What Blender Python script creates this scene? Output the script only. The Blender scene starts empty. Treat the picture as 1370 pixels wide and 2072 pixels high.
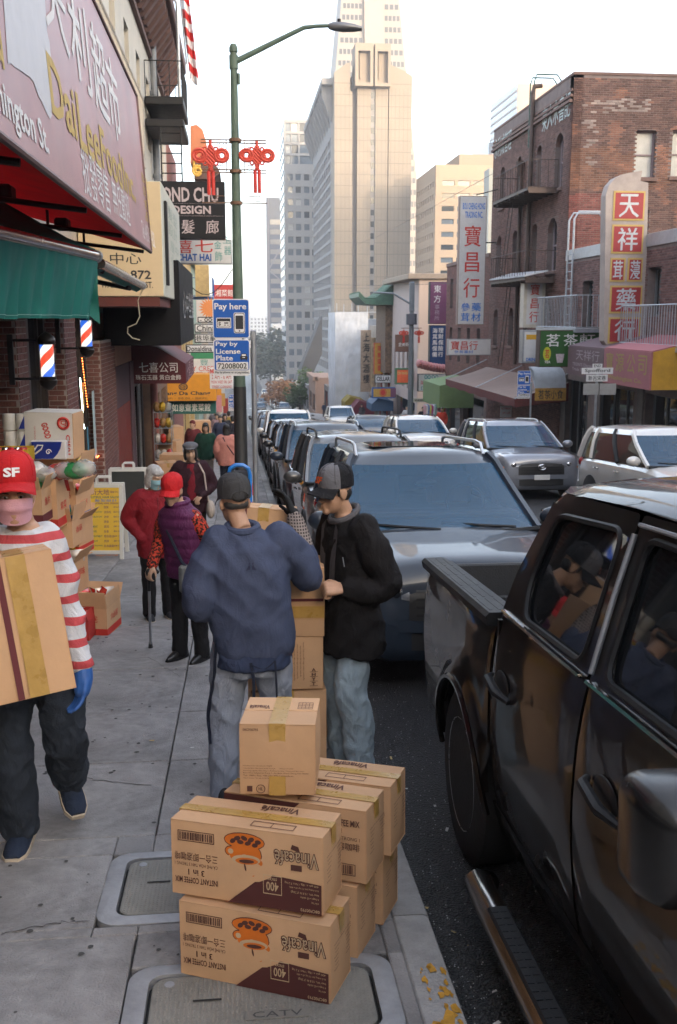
import bpy,bmesh,math,random
from mathutils import Vector,Matrix,noise
random.seed(7)
R = math.radians
sc = bpy.context.scene
COL = sc.collection
# ------------------------------------------------------------------ camera
CAMZ = 2.1
PITCH,YAW,FPX = R(11.01),R(5.73),2014.4
cd = bpy.data.cameras.new('camera');cam = bpy.data.objects.new('camera',cd);COL.objects.link(cam)
cam.location = (0,0,CAMZ);cam.rotation_euler = (R(90) - PITCH,0,-YAW)
cd.sensor_fit = 'VERTICAL';cd.sensor_height = 36;cd.lens = 35;cd.clip_start = .05;cd.clip_end = 6000
cd.dof.use_dof = True;cd.dof.focus_distance = 5.6;cd.dof.aperture_fstop = 8.0
sc.camera = cam
# ------------------------------------------------------------------ sky, sun, exposure
SUN_EL,SUN_AZ = R(5.0),R(24)          # sun low behind the camera, to the right
w = bpy.data.worlds.new('World');sc.world = w;w.use_nodes = True
nt = w.node_tree;nt.nodes.clear()
sky = nt.nodes.new('ShaderNodeTexSky');sky.sky_type = 'NISHITA';sky.sun_disc = False
sky.sun_elevation = R(14);sky.sun_rotation = math.pi - SUN_AZ
sky.altitude = 50;sky.air_density = 1.0;sky.dust_density = 3.5;sky.ozone_density = 1.0
hs = nt.nodes.new('ShaderNodeHueSaturation');hs.inputs['Saturation'].default_value = .95
mxw = nt.nodes.new('ShaderNodeMix');mxw.data_type = 'RGBA';mxw.inputs[0].default_value = .22
mxw.inputs[7].default_value = (5.6,5.65,6.1,1)        # thin even high cloud
bg = nt.nodes.new('ShaderNodeBackground');bg.inputs['Strength'].default_value = .10
ow = nt.nodes.new('ShaderNodeOutputWorld')
nt.links.new(sky.outputs[0],hs.inputs['Color']);nt.links.new(hs.outputs[0],mxw.inputs[6])
nt.links.new(mxw.outputs[2],bg.inputs['Color']);nt.links.new(bg.outputs[0],ow.inputs['Surface'])
sl = bpy.data.lights.new('sun','SUN');sun = bpy.data.objects.new('sun',sl);COL.objects.link(sun)
sl.energy = .85;sl.angle = R(2.2);sl.color = (1,.80,.62)
SUND = Vector((math.sin(SUN_AZ) * math.cos(SUN_EL),-math.cos(SUN_AZ) * math.cos(SUN_EL),math.sin(SUN_EL)))
sun.rotation_euler = SUND.to_track_quat('Z','Y').to_euler();sun.location = SUND * 50 + Vector((0,0,60))
vs = sc.view_settings;vs.view_transform = 'Standard';vs.look = 'None';vs.exposure = 2.85;vs.gamma = 1
vs.use_curve_mapping = False
sc.cycles.use_denoising = True;sc.cycles.max_bounces = 6;sc.cycles.diffuse_bounces = 4;sc.cycles.glossy_bounces = 3
sc.cycles.transmission_bounces = 4;sc.cycles.transparent_max_bounces = 8;sc.cycles.volume_bounces = 1
sc.cycles.caustics_reflective = False;sc.cycles.caustics_refractive = False
sc.cycles.sample_clamp_indirect = 4
# ------------------------------------------------------------------ photograph pixel -> place
_F = Vector((math.sin(YAW) * math.cos(PITCH),math.cos(YAW) * math.cos(PITCH),-math.sin(PITCH)))
_R = Vector((math.cos(YAW),-math.sin(YAW),0));_U = _R.cross(_F)
def ray(px,py): return _F + _R * ((px - 685) / FPX) + _U * ((1036 - py) / FPX)
def P(px,py,Y):                      # the point of that view line at street distance Y
    d = ray(px,py);return Vector((0,0,CAMZ)) + d * (Y / d.y)
def PX(px,py,X):
    d = ray(px,py);return Vector((0,0,CAMZ)) + d * (X / d.x)
def PZ(px,py,z):
    d = ray(px,py);return Vector((0,0,CAMZ)) + d * ((z - CAMZ) / d.z)
SL = .08
def gz(y):
    if y < 180: return -SL * y
    return -14.4 - 9.6 * (1 - math.exp(-(y - 180) / 120))
def G(px,py,off=0.0):                # where the view line meets the sloping pavement
    d = ray(px,py);t = (CAMZ - off) / (-d.z - SL * d.y);return Vector((0,0,CAMZ)) + d * t
KX,KW,RX0,RX1,FL,FR = .735,.15,.735,8.5,-2.6,11.7   # kerb, road edges, left and right house fronts
ROADZ = -.13
# ------------------------------------------------------------------ materials
MAT = {}
def lk(t,a,b): t.links.new(a,b)
def mat(name,col,rough=.7,metal=0.,var=.12,vs=6.,bump=0.,bs=60.,spec=.5,coat=0.,emit=0.,grime=0.,rnd=0.,alpha=1.,trans=0.):
    if name in MAT: return MAT[name]
    m = bpy.data.materials.new(name);m.use_nodes = True;t = m.node_tree
    b = t.nodes['Principled BSDF'];c4 = (*col,1)
    b.inputs['Base Color'].default_value = c4;b.inputs['Roughness'].default_value = rough;b.inputs['Metallic'].default_value = metal
    b.inputs['Specular IOR Level'].default_value = spec;b.inputs['Coat Weight'].default_value = coat;b.inputs['Coat Roughness'].default_value = .015
    b.inputs['Transmission Weight'].default_value = trans
    if emit: b.inputs['Emission Color'].default_value = c4;b.inputs['Emission Strength'].default_value = emit
    if alpha < 1: b.inputs['Alpha'].default_value = alpha
    tc = t.nodes.new('ShaderNodeTexCoord');co = tc.outputs['Object']
    last = None
    if var or grime or rnd:
        n = t.nodes.new('ShaderNodeTexNoise');n.inputs['Scale'].default_value = vs;n.inputs['Detail'].default_value = 6;n.inputs['Roughness'].default_value = .62
        lk(t,co,n.inputs['Vector'])
        mr = t.nodes.new('ShaderNodeMapRange');mr.inputs[1].default_value = .3;mr.inputs[2].default_value = .7
        mr.inputs[3].default_value = 1 - var;mr.inputs[4].default_value = 1 + var;lk(t,n.outputs[0],mr.inputs[0])
        val = mr.outputs[0]
        if rnd:
            oi = t.nodes.new('ShaderNodeObjectInfo');m2 = t.nodes.new('ShaderNodeMapRange')
            m2.inputs[3].default_value = 1 - rnd;m2.inputs[4].default_value = 1 + rnd;lk(t,oi.outputs['Random'],m2.inputs[0])
            mu = t.nodes.new('ShaderNodeMath');mu.operation = 'MULTIPLY';lk(t,val,mu.inputs[0]);lk(t,m2.outputs[0],mu.inputs[1]);val = mu.outputs[0]
        if grime:
            g = t.nodes.new('ShaderNodeTexNoise');g.inputs['Scale'].default_value = vs * .23;g.inputs['Detail'].default_value = 9;g.inputs['Roughness'].default_value = .72
            lk(t,co,g.inputs['Vector']);g2 = t.nodes.new('ShaderNodeMapRange');g2.inputs[1].default_value = .46;g2.inputs[2].default_value = .7
            g2.inputs[3].default_value = 1;g2.inputs[4].default_value = 1 - grime;lk(t,g.outputs[0],g2.inputs[0])
            mu = t.nodes.new('ShaderNodeMath');mu.operation = 'MULTIPLY';lk(t,val,mu.inputs[0]);lk(t,g2.outputs[0],mu.inputs[1]);val = mu.outputs[0]
        mx = t.nodes.new('ShaderNodeVectorMath');mx.operation = 'SCALE';mx.inputs[0].default_value = col;lk(t,val,mx.inputs['Scale'])
        lk(t,mx.outputs[0],b.inputs['Base Color'])
        r2 = t.nodes.new('ShaderNodeMapRange');r2.inputs[3].default_value = max(.02,rough - .12 * (rough > .2));r2.inputs[4].default_value = min(1,rough + .1 * (rough > .2));lk(t,n.outputs[0],r2.inputs[0]);lk(t,r2.outputs[0],b.inputs['Roughness'])
    if bump:
        n2 = t.nodes.new('ShaderNodeTexNoise');n2.inputs['Scale'].default_value = bs;n2.inputs['Detail'].default_value = 4;lk(t,co,n2.inputs['Vector'])
        bp = t.nodes.new('ShaderNodeBump');bp.inputs['Strength'].default_value = bump;bp.inputs['Distance'].default_value = .02;lk(t,n2.outputs[0],bp.inputs['Height']);lk(t,bp.outputs[0],b.inputs['Normal'])
    MAT[name] = m;return m
def ink(name,col): return mat('ink_' + name,col,.75,var=.06,vs=20)
# ------------------------------------------------------------------ mesh collecting
def chamfer_box(lo,hi,c):
    (x0,y0,z0),(x1,y1,z1) = lo,hi
    if c <= 0:
        v = [(x0,y0,z0),(x1,y0,z0),(x1,y1,z0),(x0,y1,z0),(x0,y0,z1),(x1,y0,z1),(x1,y1,z1),(x0,y1,z1)]
        return v,[(0,3,2,1),(4,5,6,7),(0,1,5,4),(1,2,6,5),(2,3,7,6),(3,0,4,7)]
    c = min(c,.49 * min(x1-x0,y1-y0,z1-z0));v,idx = [],{}
    X,Y,Z = (x0,x1),(y0,y1),(z0,z1)
    for i in (0,1):
        for j in (0,1):
            for k in (0,1):
                sx,sy,sz = (1,-1)[i],(1,-1)[j],(1,-1)[k]
                idx[i,j,k,0] = len(v);v.append((X[i],Y[j]+sy*c,Z[k]+sz*c))
                idx[i,j,k,1] = len(v);v.append((X[i]+sx*c,Y[j],Z[k]+sz*c))
                idx[i,j,k,2] = len(v);v.append((X[i]+sx*c,Y[j]+sy*c,Z[k]))
    f = []
    q = [(0,0),(1,0),(1,1),(0,1)]
    for s in (0,1):
        o = q if s else q[::-1]
        f.append([idx[s,a,b,0] for a,b in o]);f.append([idx[a,s,b,1] for a,b in o[::-1]]);f.append([idx[a,b,s,2] for a,b in o])
    for a in (0,1):
        for b in (0,1):
            f.append([idx[0,a,b,1],idx[1,a,b,1],idx[1,a,b,2],idx[0,a,b,2]]);f.append([idx[a,0,b,0],idx[a,1,b,0],idx[a,1,b,2],idx[a,0,b,2]])
            f.append([idx[a,b,0,0],idx[a,b,1,0],idx[a,b,1,1],idx[a,b,0,1]])
            for k in (0,1): f.append([idx[a,b,k,0],idx[a,b,k,1],idx[a,b,k,2]])
    return v,f
def frame_of(d):
    d = Vector(d).normalized();a = Vector((0,0,1)) if abs(d.z) < .9 else Vector((1,0,0))
    x = a.cross(d).normalized();return x,d.cross(x)
class MB:
    def __init__(s): s.v,s.f,s.m = [],[],[]
    def add(s,v,f,mi=0,M=None):
        o = len(s.v)
        s.v += [tuple(M @ Vector(p)) for p in v] if M else [tuple(p) for p in v]
        s.f += [[i + o for i in q] for q in f];s.m += [mi] * len(f);return s
    def box(s,lo,hi,c=0.,mi=0,M=None):
        lo,hi = [min(a,b) for a,b in zip(lo,hi)],[max(a,b) for a,b in zip(lo,hi)]
        return s.add(*chamfer_box(lo,hi,c),mi,M)
    def cbox(s,c,sz,ch=0.,mi=0,M=None): return s.box([a - b / 2 for a,b in zip(c,sz)],[a + b / 2 for a,b in zip(c,sz)],ch,mi,M)
    def tube(s,pts,r,n=8,mi=0,closed=False,caps=True,squash=1.,M=None):
        pts = [Vector(p) for p in pts];k = len(pts);rr = r if isinstance(r,(list,tuple)) else [r] * k
        rings = [];px = None
        for i,p in enumerate(pts):
            a = pts[(i - 1) % k] if closed or i else p;b = pts[(i + 1) % k] if closed or i < k - 1 else p
            d = (b - a)
            if d.length < 1e-9: d = Vector((0,0,1))
            d.normalize()
            if px is None: x,y = frame_of(d)
            else:
                x = px - d * px.dot(d)
                if x.length < 1e-6: x,y = frame_of(d)
                x.normalize();y = d.cross(x)
            px = x
            rings.append([p + x * (math.cos(2*math.pi*j/n) * rr[i]) + y * (math.sin(2*math.pi*j/n) * rr[i] * squash) for j in range(n)])
        return s.loft(rings,caps and not closed,closed,mi,M)
    def loft(s,rings,caps=True,closed=False,mi=0,M=None):
        n = len(rings[0]);v = [p for r_ in rings for p in r_];f = []
        k = len(rings)
        for i in range(k if closed else k - 1):
            a,b = i * n,((i + 1) % k) * n
            for j in range(n): f.append((a + j,a + (j + 1) % n,b + (j + 1) % n,b + j))
        if caps: f.append(list(range(n))[::-1]);f.append([(k - 1) * n + j for j in range(n)])
        return s.add(v,f,mi,M)
    def cyl(s,p0,p1,r0,r1=None,n=12,mi=0,caps=True,M=None): return s.tube([p0,p1],[r0,r0 if r1 is None else r1],n,mi,caps=caps,M=M)
    def prism(s,poly,d,mi=0,M=None):     # poly: 3D points, d: extrude vector
        d = Vector(d);n = len(poly);a = [Vector(p) for p in poly];v = a + [p + d for p in a]
        return s.add(v,[list(range(n))[::-1],[n + i for i in range(n)]] + [(i,(i+1) % n,n + (i+1) % n,n + i) for i in range(n)],mi,M)
    def lathe(s,prof,n=16,mi=0,M=None):
        return s.loft([[(r * math.cos(2*math.pi*j/n),r * math.sin(2*math.pi*j/n),z) for j in range(n)] for r,z in prof],True,False,mi,M)
    def ball(s,c,r,nu=12,nv=8,mi=0,M=None):
        r = r if isinstance(r,(list,tuple)) else (r,r,r);c = Vector(c)
        rings = []
        for i in range(nv + 1):
            t = math.pi * min(max(i / nv,.02),.98)
            rings.append([(c.x + r[0]*math.sin(t)*math.cos(2*math.pi*j/nu),c.y + r[1]*math.sin(t)*math.sin(2*math.pi*j/nu),c.z - r[2]*math.cos(t)) for j in range(nu)])
        return s.loft(rings,True,False,mi,M)
    def quad(s,a,b,c,d,mi=0): return s.add([a,b,c,d],[(0,1,2,3)],mi)
    def mesh(s,name,mats,smooth=False,ang=35,T=None):
        me = bpy.data.meshes.new(name);v = s.v
        if T is not None: v = [tuple(T @ Vector(p)) for p in v]
        me.from_pydata(v,[],s.f)
        for m in (mats if isinstance(mats,(list,tuple)) else [mats]): me.materials.append(m)
        if any(s.m): me.polygons.foreach_set('material_index',s.m)
        if smooth: me.shade_smooth();me.set_sharp_from_angle(angle=R(ang))
        me.update();return me
    def build(s,name,mats,parent=None,smooth=False,ang=35,label=None,kind=None):
        T = INV.get(parent.name) if parent else None
        me = s.mesh(name,mats,smooth,ang,T)
        return link(name,me,parent,label,kind)
INV = {}
def link(name,me,parent=None,label=None,kind=None):
    o = bpy.data.objects.new(name,me);COL.objects.link(o)
    if parent:
        o.parent = parent
        if parent.name in INV: INV[o.name] = INV[parent.name]
    if label: o['label'] = label
    if kind: o['kind'] = kind
    return o
def thing(name,label,cat,loc=(0,0,0),rz=0.,group=None,local=False,rot=None):
    o = bpy.data.objects.new(name,None);COL.objects.link(o);o.empty_display_size = .2
    o.location = loc;o.rotation_euler = rot or (0,0,rz);o['label'] = label;o['category'] = cat
    if group: o['group'] = group
    if not local: INV[o.name] = (Matrix.Translation(Vector(loc)) @ Matrix.Rotation(rz,4,'Z')).inverted()
    return o
def tag(o,label,cat,group=None):
    o['label'] = label;o['category'] = cat
    if group: o['group'] = group
    return o
def struct(o,kind='structure'): o['kind'] = kind;return o
def piece(parent,name,me,M,T=None):        # alike pieces share their mesh
    o = bpy.data.objects.new(name,me);COL.objects.link(o);o.parent = parent
    B = INV.get(parent.name)
    o.matrix_local = (B @ M) if B is not None else M
    return o
def frameM(o,x,z):                           # local x, z axes given; y = into the board
    x = Vector(x).normalized();z = Vector(z).normalized();y = z.cross(x)
    M = Matrix((x,y,z)).transposed().to_4x4();M.translation = Vector(o);return M
# ------------------------------------------------------------------ lettering
_TX = {}
def text_mesh(s,bold=0.):
    k = (s,bold)
    if k in _TX: return _TX[k]
    c = bpy.data.curves.new('t','FONT');c.body = s;c.size = 1;c.resolution_u = 2;c.offset = bold;c.space_line = 1.1
    o = bpy.data.objects.new('t',c);me = o.to_mesh()
    v = [tuple(p.co) for p in me.vertices];f = [tuple(p.vertices) for p in me.polygons]
    o.to_mesh_clear();bpy.data.objects.remove(o);bpy.data.curves.remove(c)
    if not v: v = [(0,0,0)]
    x0,x1 = min(p[0] for p in v),max(p[0] for p in v);y0,y1 = min(p[1] for p in v),max(p[1] for p in v)
    W,H = max(x1 - x0,1e-4),max(y1 - y0,1e-4)
    v = [((p[0] - x0) / W - .5,(p[1] - y0) / H - .5) for p in v]
    _TX[k] = (v,f,W,H);return _TX[k]
def write(mb,s,cx,cz,w,h,M,off=.004,bold=0.,fit=False,rot=0,mi=0):   # text centred at (cx, cz) on the face y=0 of M, at most w by h
    if bold and any(ord(c_) > 0x2e00 for c_ in s):          # dense characters: thicken by doubled strokes
        for k_,d_ in enumerate((-.5,.5)): write(mb,s,cx + d_ * bold * h * .9,cz + d_ * bold * h * .5,w,h,M,off + k_ * .0004,0.,fit,rot,mi)
        return
    v,f,W,H = text_mesh(s,bold)
    if fit:
        k = min(w / W,h / H);w,h = W * k,H * k
    c,sn = math.cos(rot),math.sin(rot)
    mb.add([(cx + c * a * w - sn * b * h,-off,cz + sn * a * w + c * b * h) for a,b in v],f,mi,M)
def board(name,label,cat,M,W,H,face,texts=(),thick=.14,edge=None,rim=.03,parent=None,group=None):
    """sign box: M origin at its lower left front corner, x along, z up; texts (string, x, z, w, h, ink, bold)"""
    t = parent or thing(name,label,cat,M.translation + M.to_3x3() @ Vector((W/2,thick/2,0)),group=group)
    MB().box((0,.0,0),(W,thick,H),.006,M=M).build('cabinet' if parent is None else 'panel',edge or face,t)
    MB().box((rim,-.006,rim),(W - rim,.001,H - rim),0,M=M).build('face',face,t)
    for s in texts:
        mb = MB();write(mb,s[0],s[1] * W,s[2] * H,s[3] * W,s[4] * H,M,.011,s[6] if len(s) > 6 else 0.)
        mb.build('lettering',s[5],t)
    return t
def rectM(px0,py0,px1,py1,Y):               # board that faces up the street, seen at that rectangle
    a = P(px0,py1,Y);b = P(px1,py1,Y);c = P(px0,py0,Y)
    return frameM(a,(1,0,0),(0,0,1)),b.x - a.x,c.z - a.z
# ------------------------------------------------------------------ ground
m_walk = mat('concrete_paving',(.275,.263,.258),.8,var=.26,vs=7,bump=.5,bs=110,grime=.5,rnd=.13)
m_joint = mat('joint_dirt',(.075,.07,.065),.95,var=.3,vs=30)
m_kerb = mat('kerb_stone',(.31,.30,.29),.75,var=.2,vs=7,bump=.4,bs=90,grime=.4,rnd=.12)
def asphalt():
    m = mat('asphalt',(.034,.034,.037),.45,var=.45,vs=14,bump=1.,bs=75,grime=.4);t = m.node_tree;b = t.nodes['Principled BSDF']
    tc = t.nodes.new('ShaderNodeTexCoord');v = t.nodes.new('ShaderNodeTexVoronoi');v.inputs['Scale'].default_value = 85;lk(t,tc.outputs['Object'],v.inputs['Vector'])
    bp = t.nodes.new('ShaderNodeBump');bp.inputs['Strength'].default_value = 1.;bp.inputs['Distance'].default_value = .03;lk(t,v.outputs['Distance'],bp.inputs['Height']);lk(t,bp.outputs[0],b.inputs['Normal'])
    return m
m_asph = asphalt()
YS = [-90,-60,-40,-25,-15,-8,-4,-2,0,2,4,6,8,10,13,16,20,25,30,36,44,52,60,70,80,95,110,125,140,155,170,180,190,200,215,230,250,270,300,340,400,500,700,1000,1500,2500]
def strip(name,x0,x1,off,m,y0=-90,y1=2500,crown=0.,nx=1):
    ys = [y0] + [y for y in YS if y0 < y < y1] + [y1];mb = MB();v = []
    for y in ys:
        for i in range(nx + 1):
            u = i / nx;v.append((x0 + (x1 - x0) * u,y,gz(y) + off + crown * 4 * u * (1 - u)))
    f = [(a*(nx+1)+i,a*(nx+1)+i+1,(a+1)*(nx+1)+i+1,(a+1)*(nx+1)+i) for a in range(len(ys) - 1) for i in range(nx)]
    mb.add(v,f);return struct(mb.build(name,m,None,True,60))
strip('ground',-900,1200,-.6,mat('city_ground',(.11,.11,.11),.9,var=.3,vs=.05))
strip('road',RX0 - .08,RX1 + .08,ROADZ,m_asph,crown=.05,nx=8)
# cross streets and farther carriageway
mb = MB()
for y0,y1 in ((140,151),):
    mb.add([(-60,y0,gz(y0) - .12),(80,y0,gz(y0) - .12),(80,y1,gz(y1) - .12),(-60,y1,gz(y1) - .12)],[(0,1,2,3)])
struct(mb.build('cross_street',m_asph))
m_paint = mat('road_paint',(.62,.62,.6),.7,var=.25,vs=9)
for yy in (136.5,153.5,214,246,290):
    mb = MB()
    for k in range(8):
        x = RX0 + .6 + k * .95;mb.add([(x,yy,gz(yy) - .085),(x + .5,yy,gz(yy) - .085),(x + .5,yy + 3,gz(yy + 3) - .085),(x,yy + 3,gz(yy + 3) - .085)],[(0,1,2,3)])
    struct(mb.build('crosswalk_marking',m_paint),'structure')
# pavements: bedding + separate slabs
strip('sidewalk_bedding',FL - .3,KX - KW + .01,-.035,m_joint)
rwb = strip('right_sidewalk',RX1 + KW - .01,FR + .3,-.012,m_walk)
swl = struct(MB().box((-.02,0,gz(0) - .08),(.02,.02,gz(0) - .06)).build('sidewalk',m_walk))
JX = -.44
strip('far_sidewalk',FL - .3,KX - KW + .01,-.02,m_walk,40,140)
ycuts = [-6,-4,-2,-.4,.9,2.2] + [G(300,y).y for y in (1888,1690,1541,1443,1352,1268,1205,1160)]
ycuts += [ycuts[-1] + 1.15 * (i + 1) for i in range(45)]
rs = random.Random(3)
HOLES = []
def slab(x0,x1,y0,y1,g=.0042,dz=0.):
    c = Vector(((x0 + x1) / 2,(y0 + y1) / 2,0));n = 4
    a,b = (x1 - x0) / 2 - g,(y1 - y0) / 2 - g;ch = .006
    outer = [(-a,-b),(a,-b),(a,b),(-a,b)];inner = [(-a + ch,-b + ch),(a - ch,-b + ch),(a - ch,b - ch),(-a + ch,b - ch)]
    v = [(p[0],p[1],-.03 - SL * p[1]) for p in outer] + [(p[0],p[1],-ch - SL * p[1]) for p in outer] + [(p[0],p[1],-SL * p[1]) for p in inner]
    f = [(i,(i+1) % 4,4 + (i+1) % 4,4 + i) for i in range(4)] + [(4 + i,4 + (i+1) % 4,8 + (i+1) % 4,8 + i) for i in range(4)] + [(8,9,10,11)]
    me = MB().add(v,f).mesh('slab',m_walk)
    o = link('slab',me,swl);o.location = (c.x,c.y,gz(c.y) + dz)
KI = KX - KW
CV = []           # utility covers: outer rectangle x0,x1,y0,y1
def cover_rect(pl,pt,pb,wid):
    a = G(*pl);return a
c1a,c1b = G(268,1727),G(178,1877);c2a = G(282,1958)
CV = [(c1b.x + .02,c1b.x + .80,c1b.y,c1a.y),(c2a.x - .03,c2a.x + .93,c2a.y - .52,c2a.y)]
for i in range(len(ycuts) - 1):
    y0,y1 = ycuts[i],ycuts[i + 1]
    for x0,x1 in ((FL - .02,-1.62),(-1.62,JX),(JX,KI)):
        cut = [c for c in CV if c[0] < x1 and c[1] > x0 and c[2] < y1 and c[3] > y0]
        if not cut: slab(x0,x1,y0,y1,dz=rs.uniform(-.003,.003));continue
        xs = sorted({x0,x1} | {min(max(q,x0),x1) for c in cut for q in c[:2]});ys = sorted({y0,y1} | {min(max(q,y0),y1) for c in cut for q in c[2:]})
        for a in range(len(xs) - 1):
            for b in range(len(ys) - 1):
                if xs[a+1] - xs[a] < .03 or ys[b+1] - ys[b] < .03: continue
                mx,my = (xs[a] + xs[a+1]) / 2,(ys[b] + ys[b+1]) / 2
                if any(c[0] < mx < c[1] and c[2] < my < c[3] for c in cut): continue
                slab(xs[a],xs[a+1],ys[b],ys[b+1],g=.0015)
# kerb stones
kb = struct(MB().box((KI + .03,-8,gz(-8) - .3),(KX - .03,-7.98,gz(-8) - .28)).build('kerb',m_kerb))
def kerb_me(L):
    a,b,ch = L / 2 - .004,KW / 2,.022
    pr = [(-b,-.25),(-b,-.006),(-b + .006,0),(b - ch - .012,0),(b - ch * .35,-ch * .3),(b,-ch),(b + .012,-.25)]
    return MB().loft([[(x,s * a,z - SL * s * a) for x,z in pr] for s in (-1,-.33,.33,1)]).mesh('kerb_stone',m_kerb,True,40)
_k = [kerb_me(1.8)]
kcuts = [G(845,1850).y - 1.8 * 5 + 1.8 * i for i in range(60)]
for y in kcuts:
    for x in (KX - KW / 2,):
        o = link('kerb_stone',_k[0],kb);o.location = (x,y + .9,gz(y + .9) + rs.uniform(-.004,.004));o.rotation_euler = (0,0,rs.uniform(-.003,.003))
mb = MB()
for i in range(36):
    y = 6 + i * 3.;mb.box((RX1,y + .006,0),(RX1 + KW,y + 2.99,.25),.015,M=Matrix.Translation((0,0,gz(y + 1.5) - .25)) @ Matrix.Shear('XY',4,(0,0)))
struct(strip('right_kerb',RX1,RX1 + KW,.0,m_kerb))
mb = MB();ys = [y for y in YS if y <= 400]
mb.add([(RX1,y,gz(y) + h) for y in ys for h in (-.2,.001)],[(2*i,2*i+1,2*i+3,2*i+2) for i in range(len(ys) - 1)]);struct(mb.build('right_kerb_face',m_kerb))
# worn yellow kerb paint, near end
m_yel = mat('kerb_paint_yellow',(.50,.25,.02),.75,var=.3,vs=30)
mb = MB()
for i in range(70):
    y = rs.uniform(2.2,3.25);x = rs.uniform(KX - .135,KX - .02);r = rs.uniform(.006,.03) * (1 if y < 3 else .6);n = 9
    ph = [rs.uniform(.4,1.2) for _ in range(n)]
    mb.add([(x + r * ph[k] * math.cos(6.283*k/n),y + 1.8 * r * ph[k] * math.sin(6.283*k/n),gz(y + 1.8 * r * ph[k] * math.sin(6.283*k/n)) + .0035 - max(0,x + r * ph[k] * math.cos(6.283*k/n) - KX + .033) * .45) for k in range(n)],[list(range(n))])
mb.build('paint_patch',m_yel,kb,kind='stuff')
# utility covers
m_frame = mat('galvanised_frame',(.36,.365,.38),.55,.25,var=.12,vs=12,bump=.15,bs=40,grime=.25)
m_lid = mat('polymer_lid',(.24,.23,.205),.85,var=.14,vs=9,bump=.3,bs=200,grime=.3)
m_slot = mat('dark_slot',(.02,.02,.02),.9,var=0)
def rrect(x0,x1,y0,y1,r,n=6):
    o = []
    for cx,cy,a in ((x1 - r,y1 - r,0),(x0 + r,y1 - r,90),(x0 + r,y0 + r,180),(x1 - r,y0 + r,270)):
        for k in range(n + 1): o.append((cx + r * math.cos(R(a + 90 * k / n)),cy + r * math.sin(R(a + 90 * k / n))))
    return o
for (x0,x1,y0,y1),lab,word in zip(CV,('grey utility cover with rounded metal frame, farther of two in the pavement','grey utility cover lettered CATV in the pavement nearest the camera'),('','CATV')):
    cy = (y0 + y1) / 2;t = thing('utility_cover',lab,'utility cover',((x0 + x1) / 2,cy,gz(cy)),group='utility covers in the pavement')
    H = lambda p,d: (p[0],p[1],gz(p[1]) + d)
    ro,ri,rl = rrect(x0,x1,y0,y1,.10),rrect(x0 + .075,x1 - .075,y0 + .065,y1 - .065,.06),rrect(x0 + .09,x1 - .09,y0 + .08,y1 - .08,.055)
    MB().loft([[H(p,-.03) for p in ro],[H(p,.003) for p in ro],[H(p,.006) for p in rrect(x0 + .006,x1 - .006,y0 + .006,y1 - .006,.1)],[H(p,.006) for p in ri],[H(p,-.03) for p in ri]],False).build('frame',m_frame,t,True,40)
    MB().add([H(p,-.029) for p in ro],[list(range(len(ro)))]).build('pit',m_slot,t)
    lid = MB().loft([[H(p,-.03) for p in rl],[H(p,.000) for p in rl],[H(p,.003) for p in rrect(x0 + .096,x1 - .096,y0 + .086,y1 - .086,.053)]]).build('lid',m_lid,t)
    mb = MB();nx,ny = int((x1 - x0 - .2) / .0165),int((y1 - y0 - .19) / .0165)
    for i in range(nx):
        for j in range(ny):
            X,Y = x0 + .105 + i * .0165,y0 + .095 + j * .0165
            mb.add([(X,Y,gz(Y) + .003),(X + .011,Y,gz(Y) + .003),(X + .011,Y + .011,gz(Y + .011) + .003),(X,Y + .011,gz(Y + .011) + .003),(X + .0055,Y + .0055,gz(Y + .0055) + .0062)],[(0,1,4),(1,2,4),(2,3,4),(3,0,4)])
    mb.build('grip_studs',m_lid,lid,kind='stuff')
    for fx in (.3,.72):
        X = x0 + (x1 - x0) * fx;Y = cy + .02
        MB().add([H((X - .05,Y - .006),.0066),H((X + .05,Y - .006),.0066),H((X + .05,Y + .006),.0066),H((X - .05,Y + .006),.0066)],[(0,1,2,3)]).build('lifting_slot',m_slot,lid)
    MB().lathe([(.018,0),(.018,.003),(.012,.004)],12,M=Matrix.Translation(H((x0 + .15,y1 - .13),.004))).build('bolt',m_frame,lid)
    if word:
        mb = MB();Ml = Matrix.Translation(H(((x0 + x1) / 2 + .05,cy - .09),.0075)) @ Matrix.Rotation(-math.atan(SL) - math.pi / 2,4,'X')
        mb.box((-.11,-.002,-.022),(.11,.001,.022),M=Ml);mb.build('name_plate',m_lid,lid)
        mb = MB();write(mb,word,0,0,.17,.032,Ml,.004);mb.build('lettering',mat('dark_letter',(.07,.07,.07),.8),lid)
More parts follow.
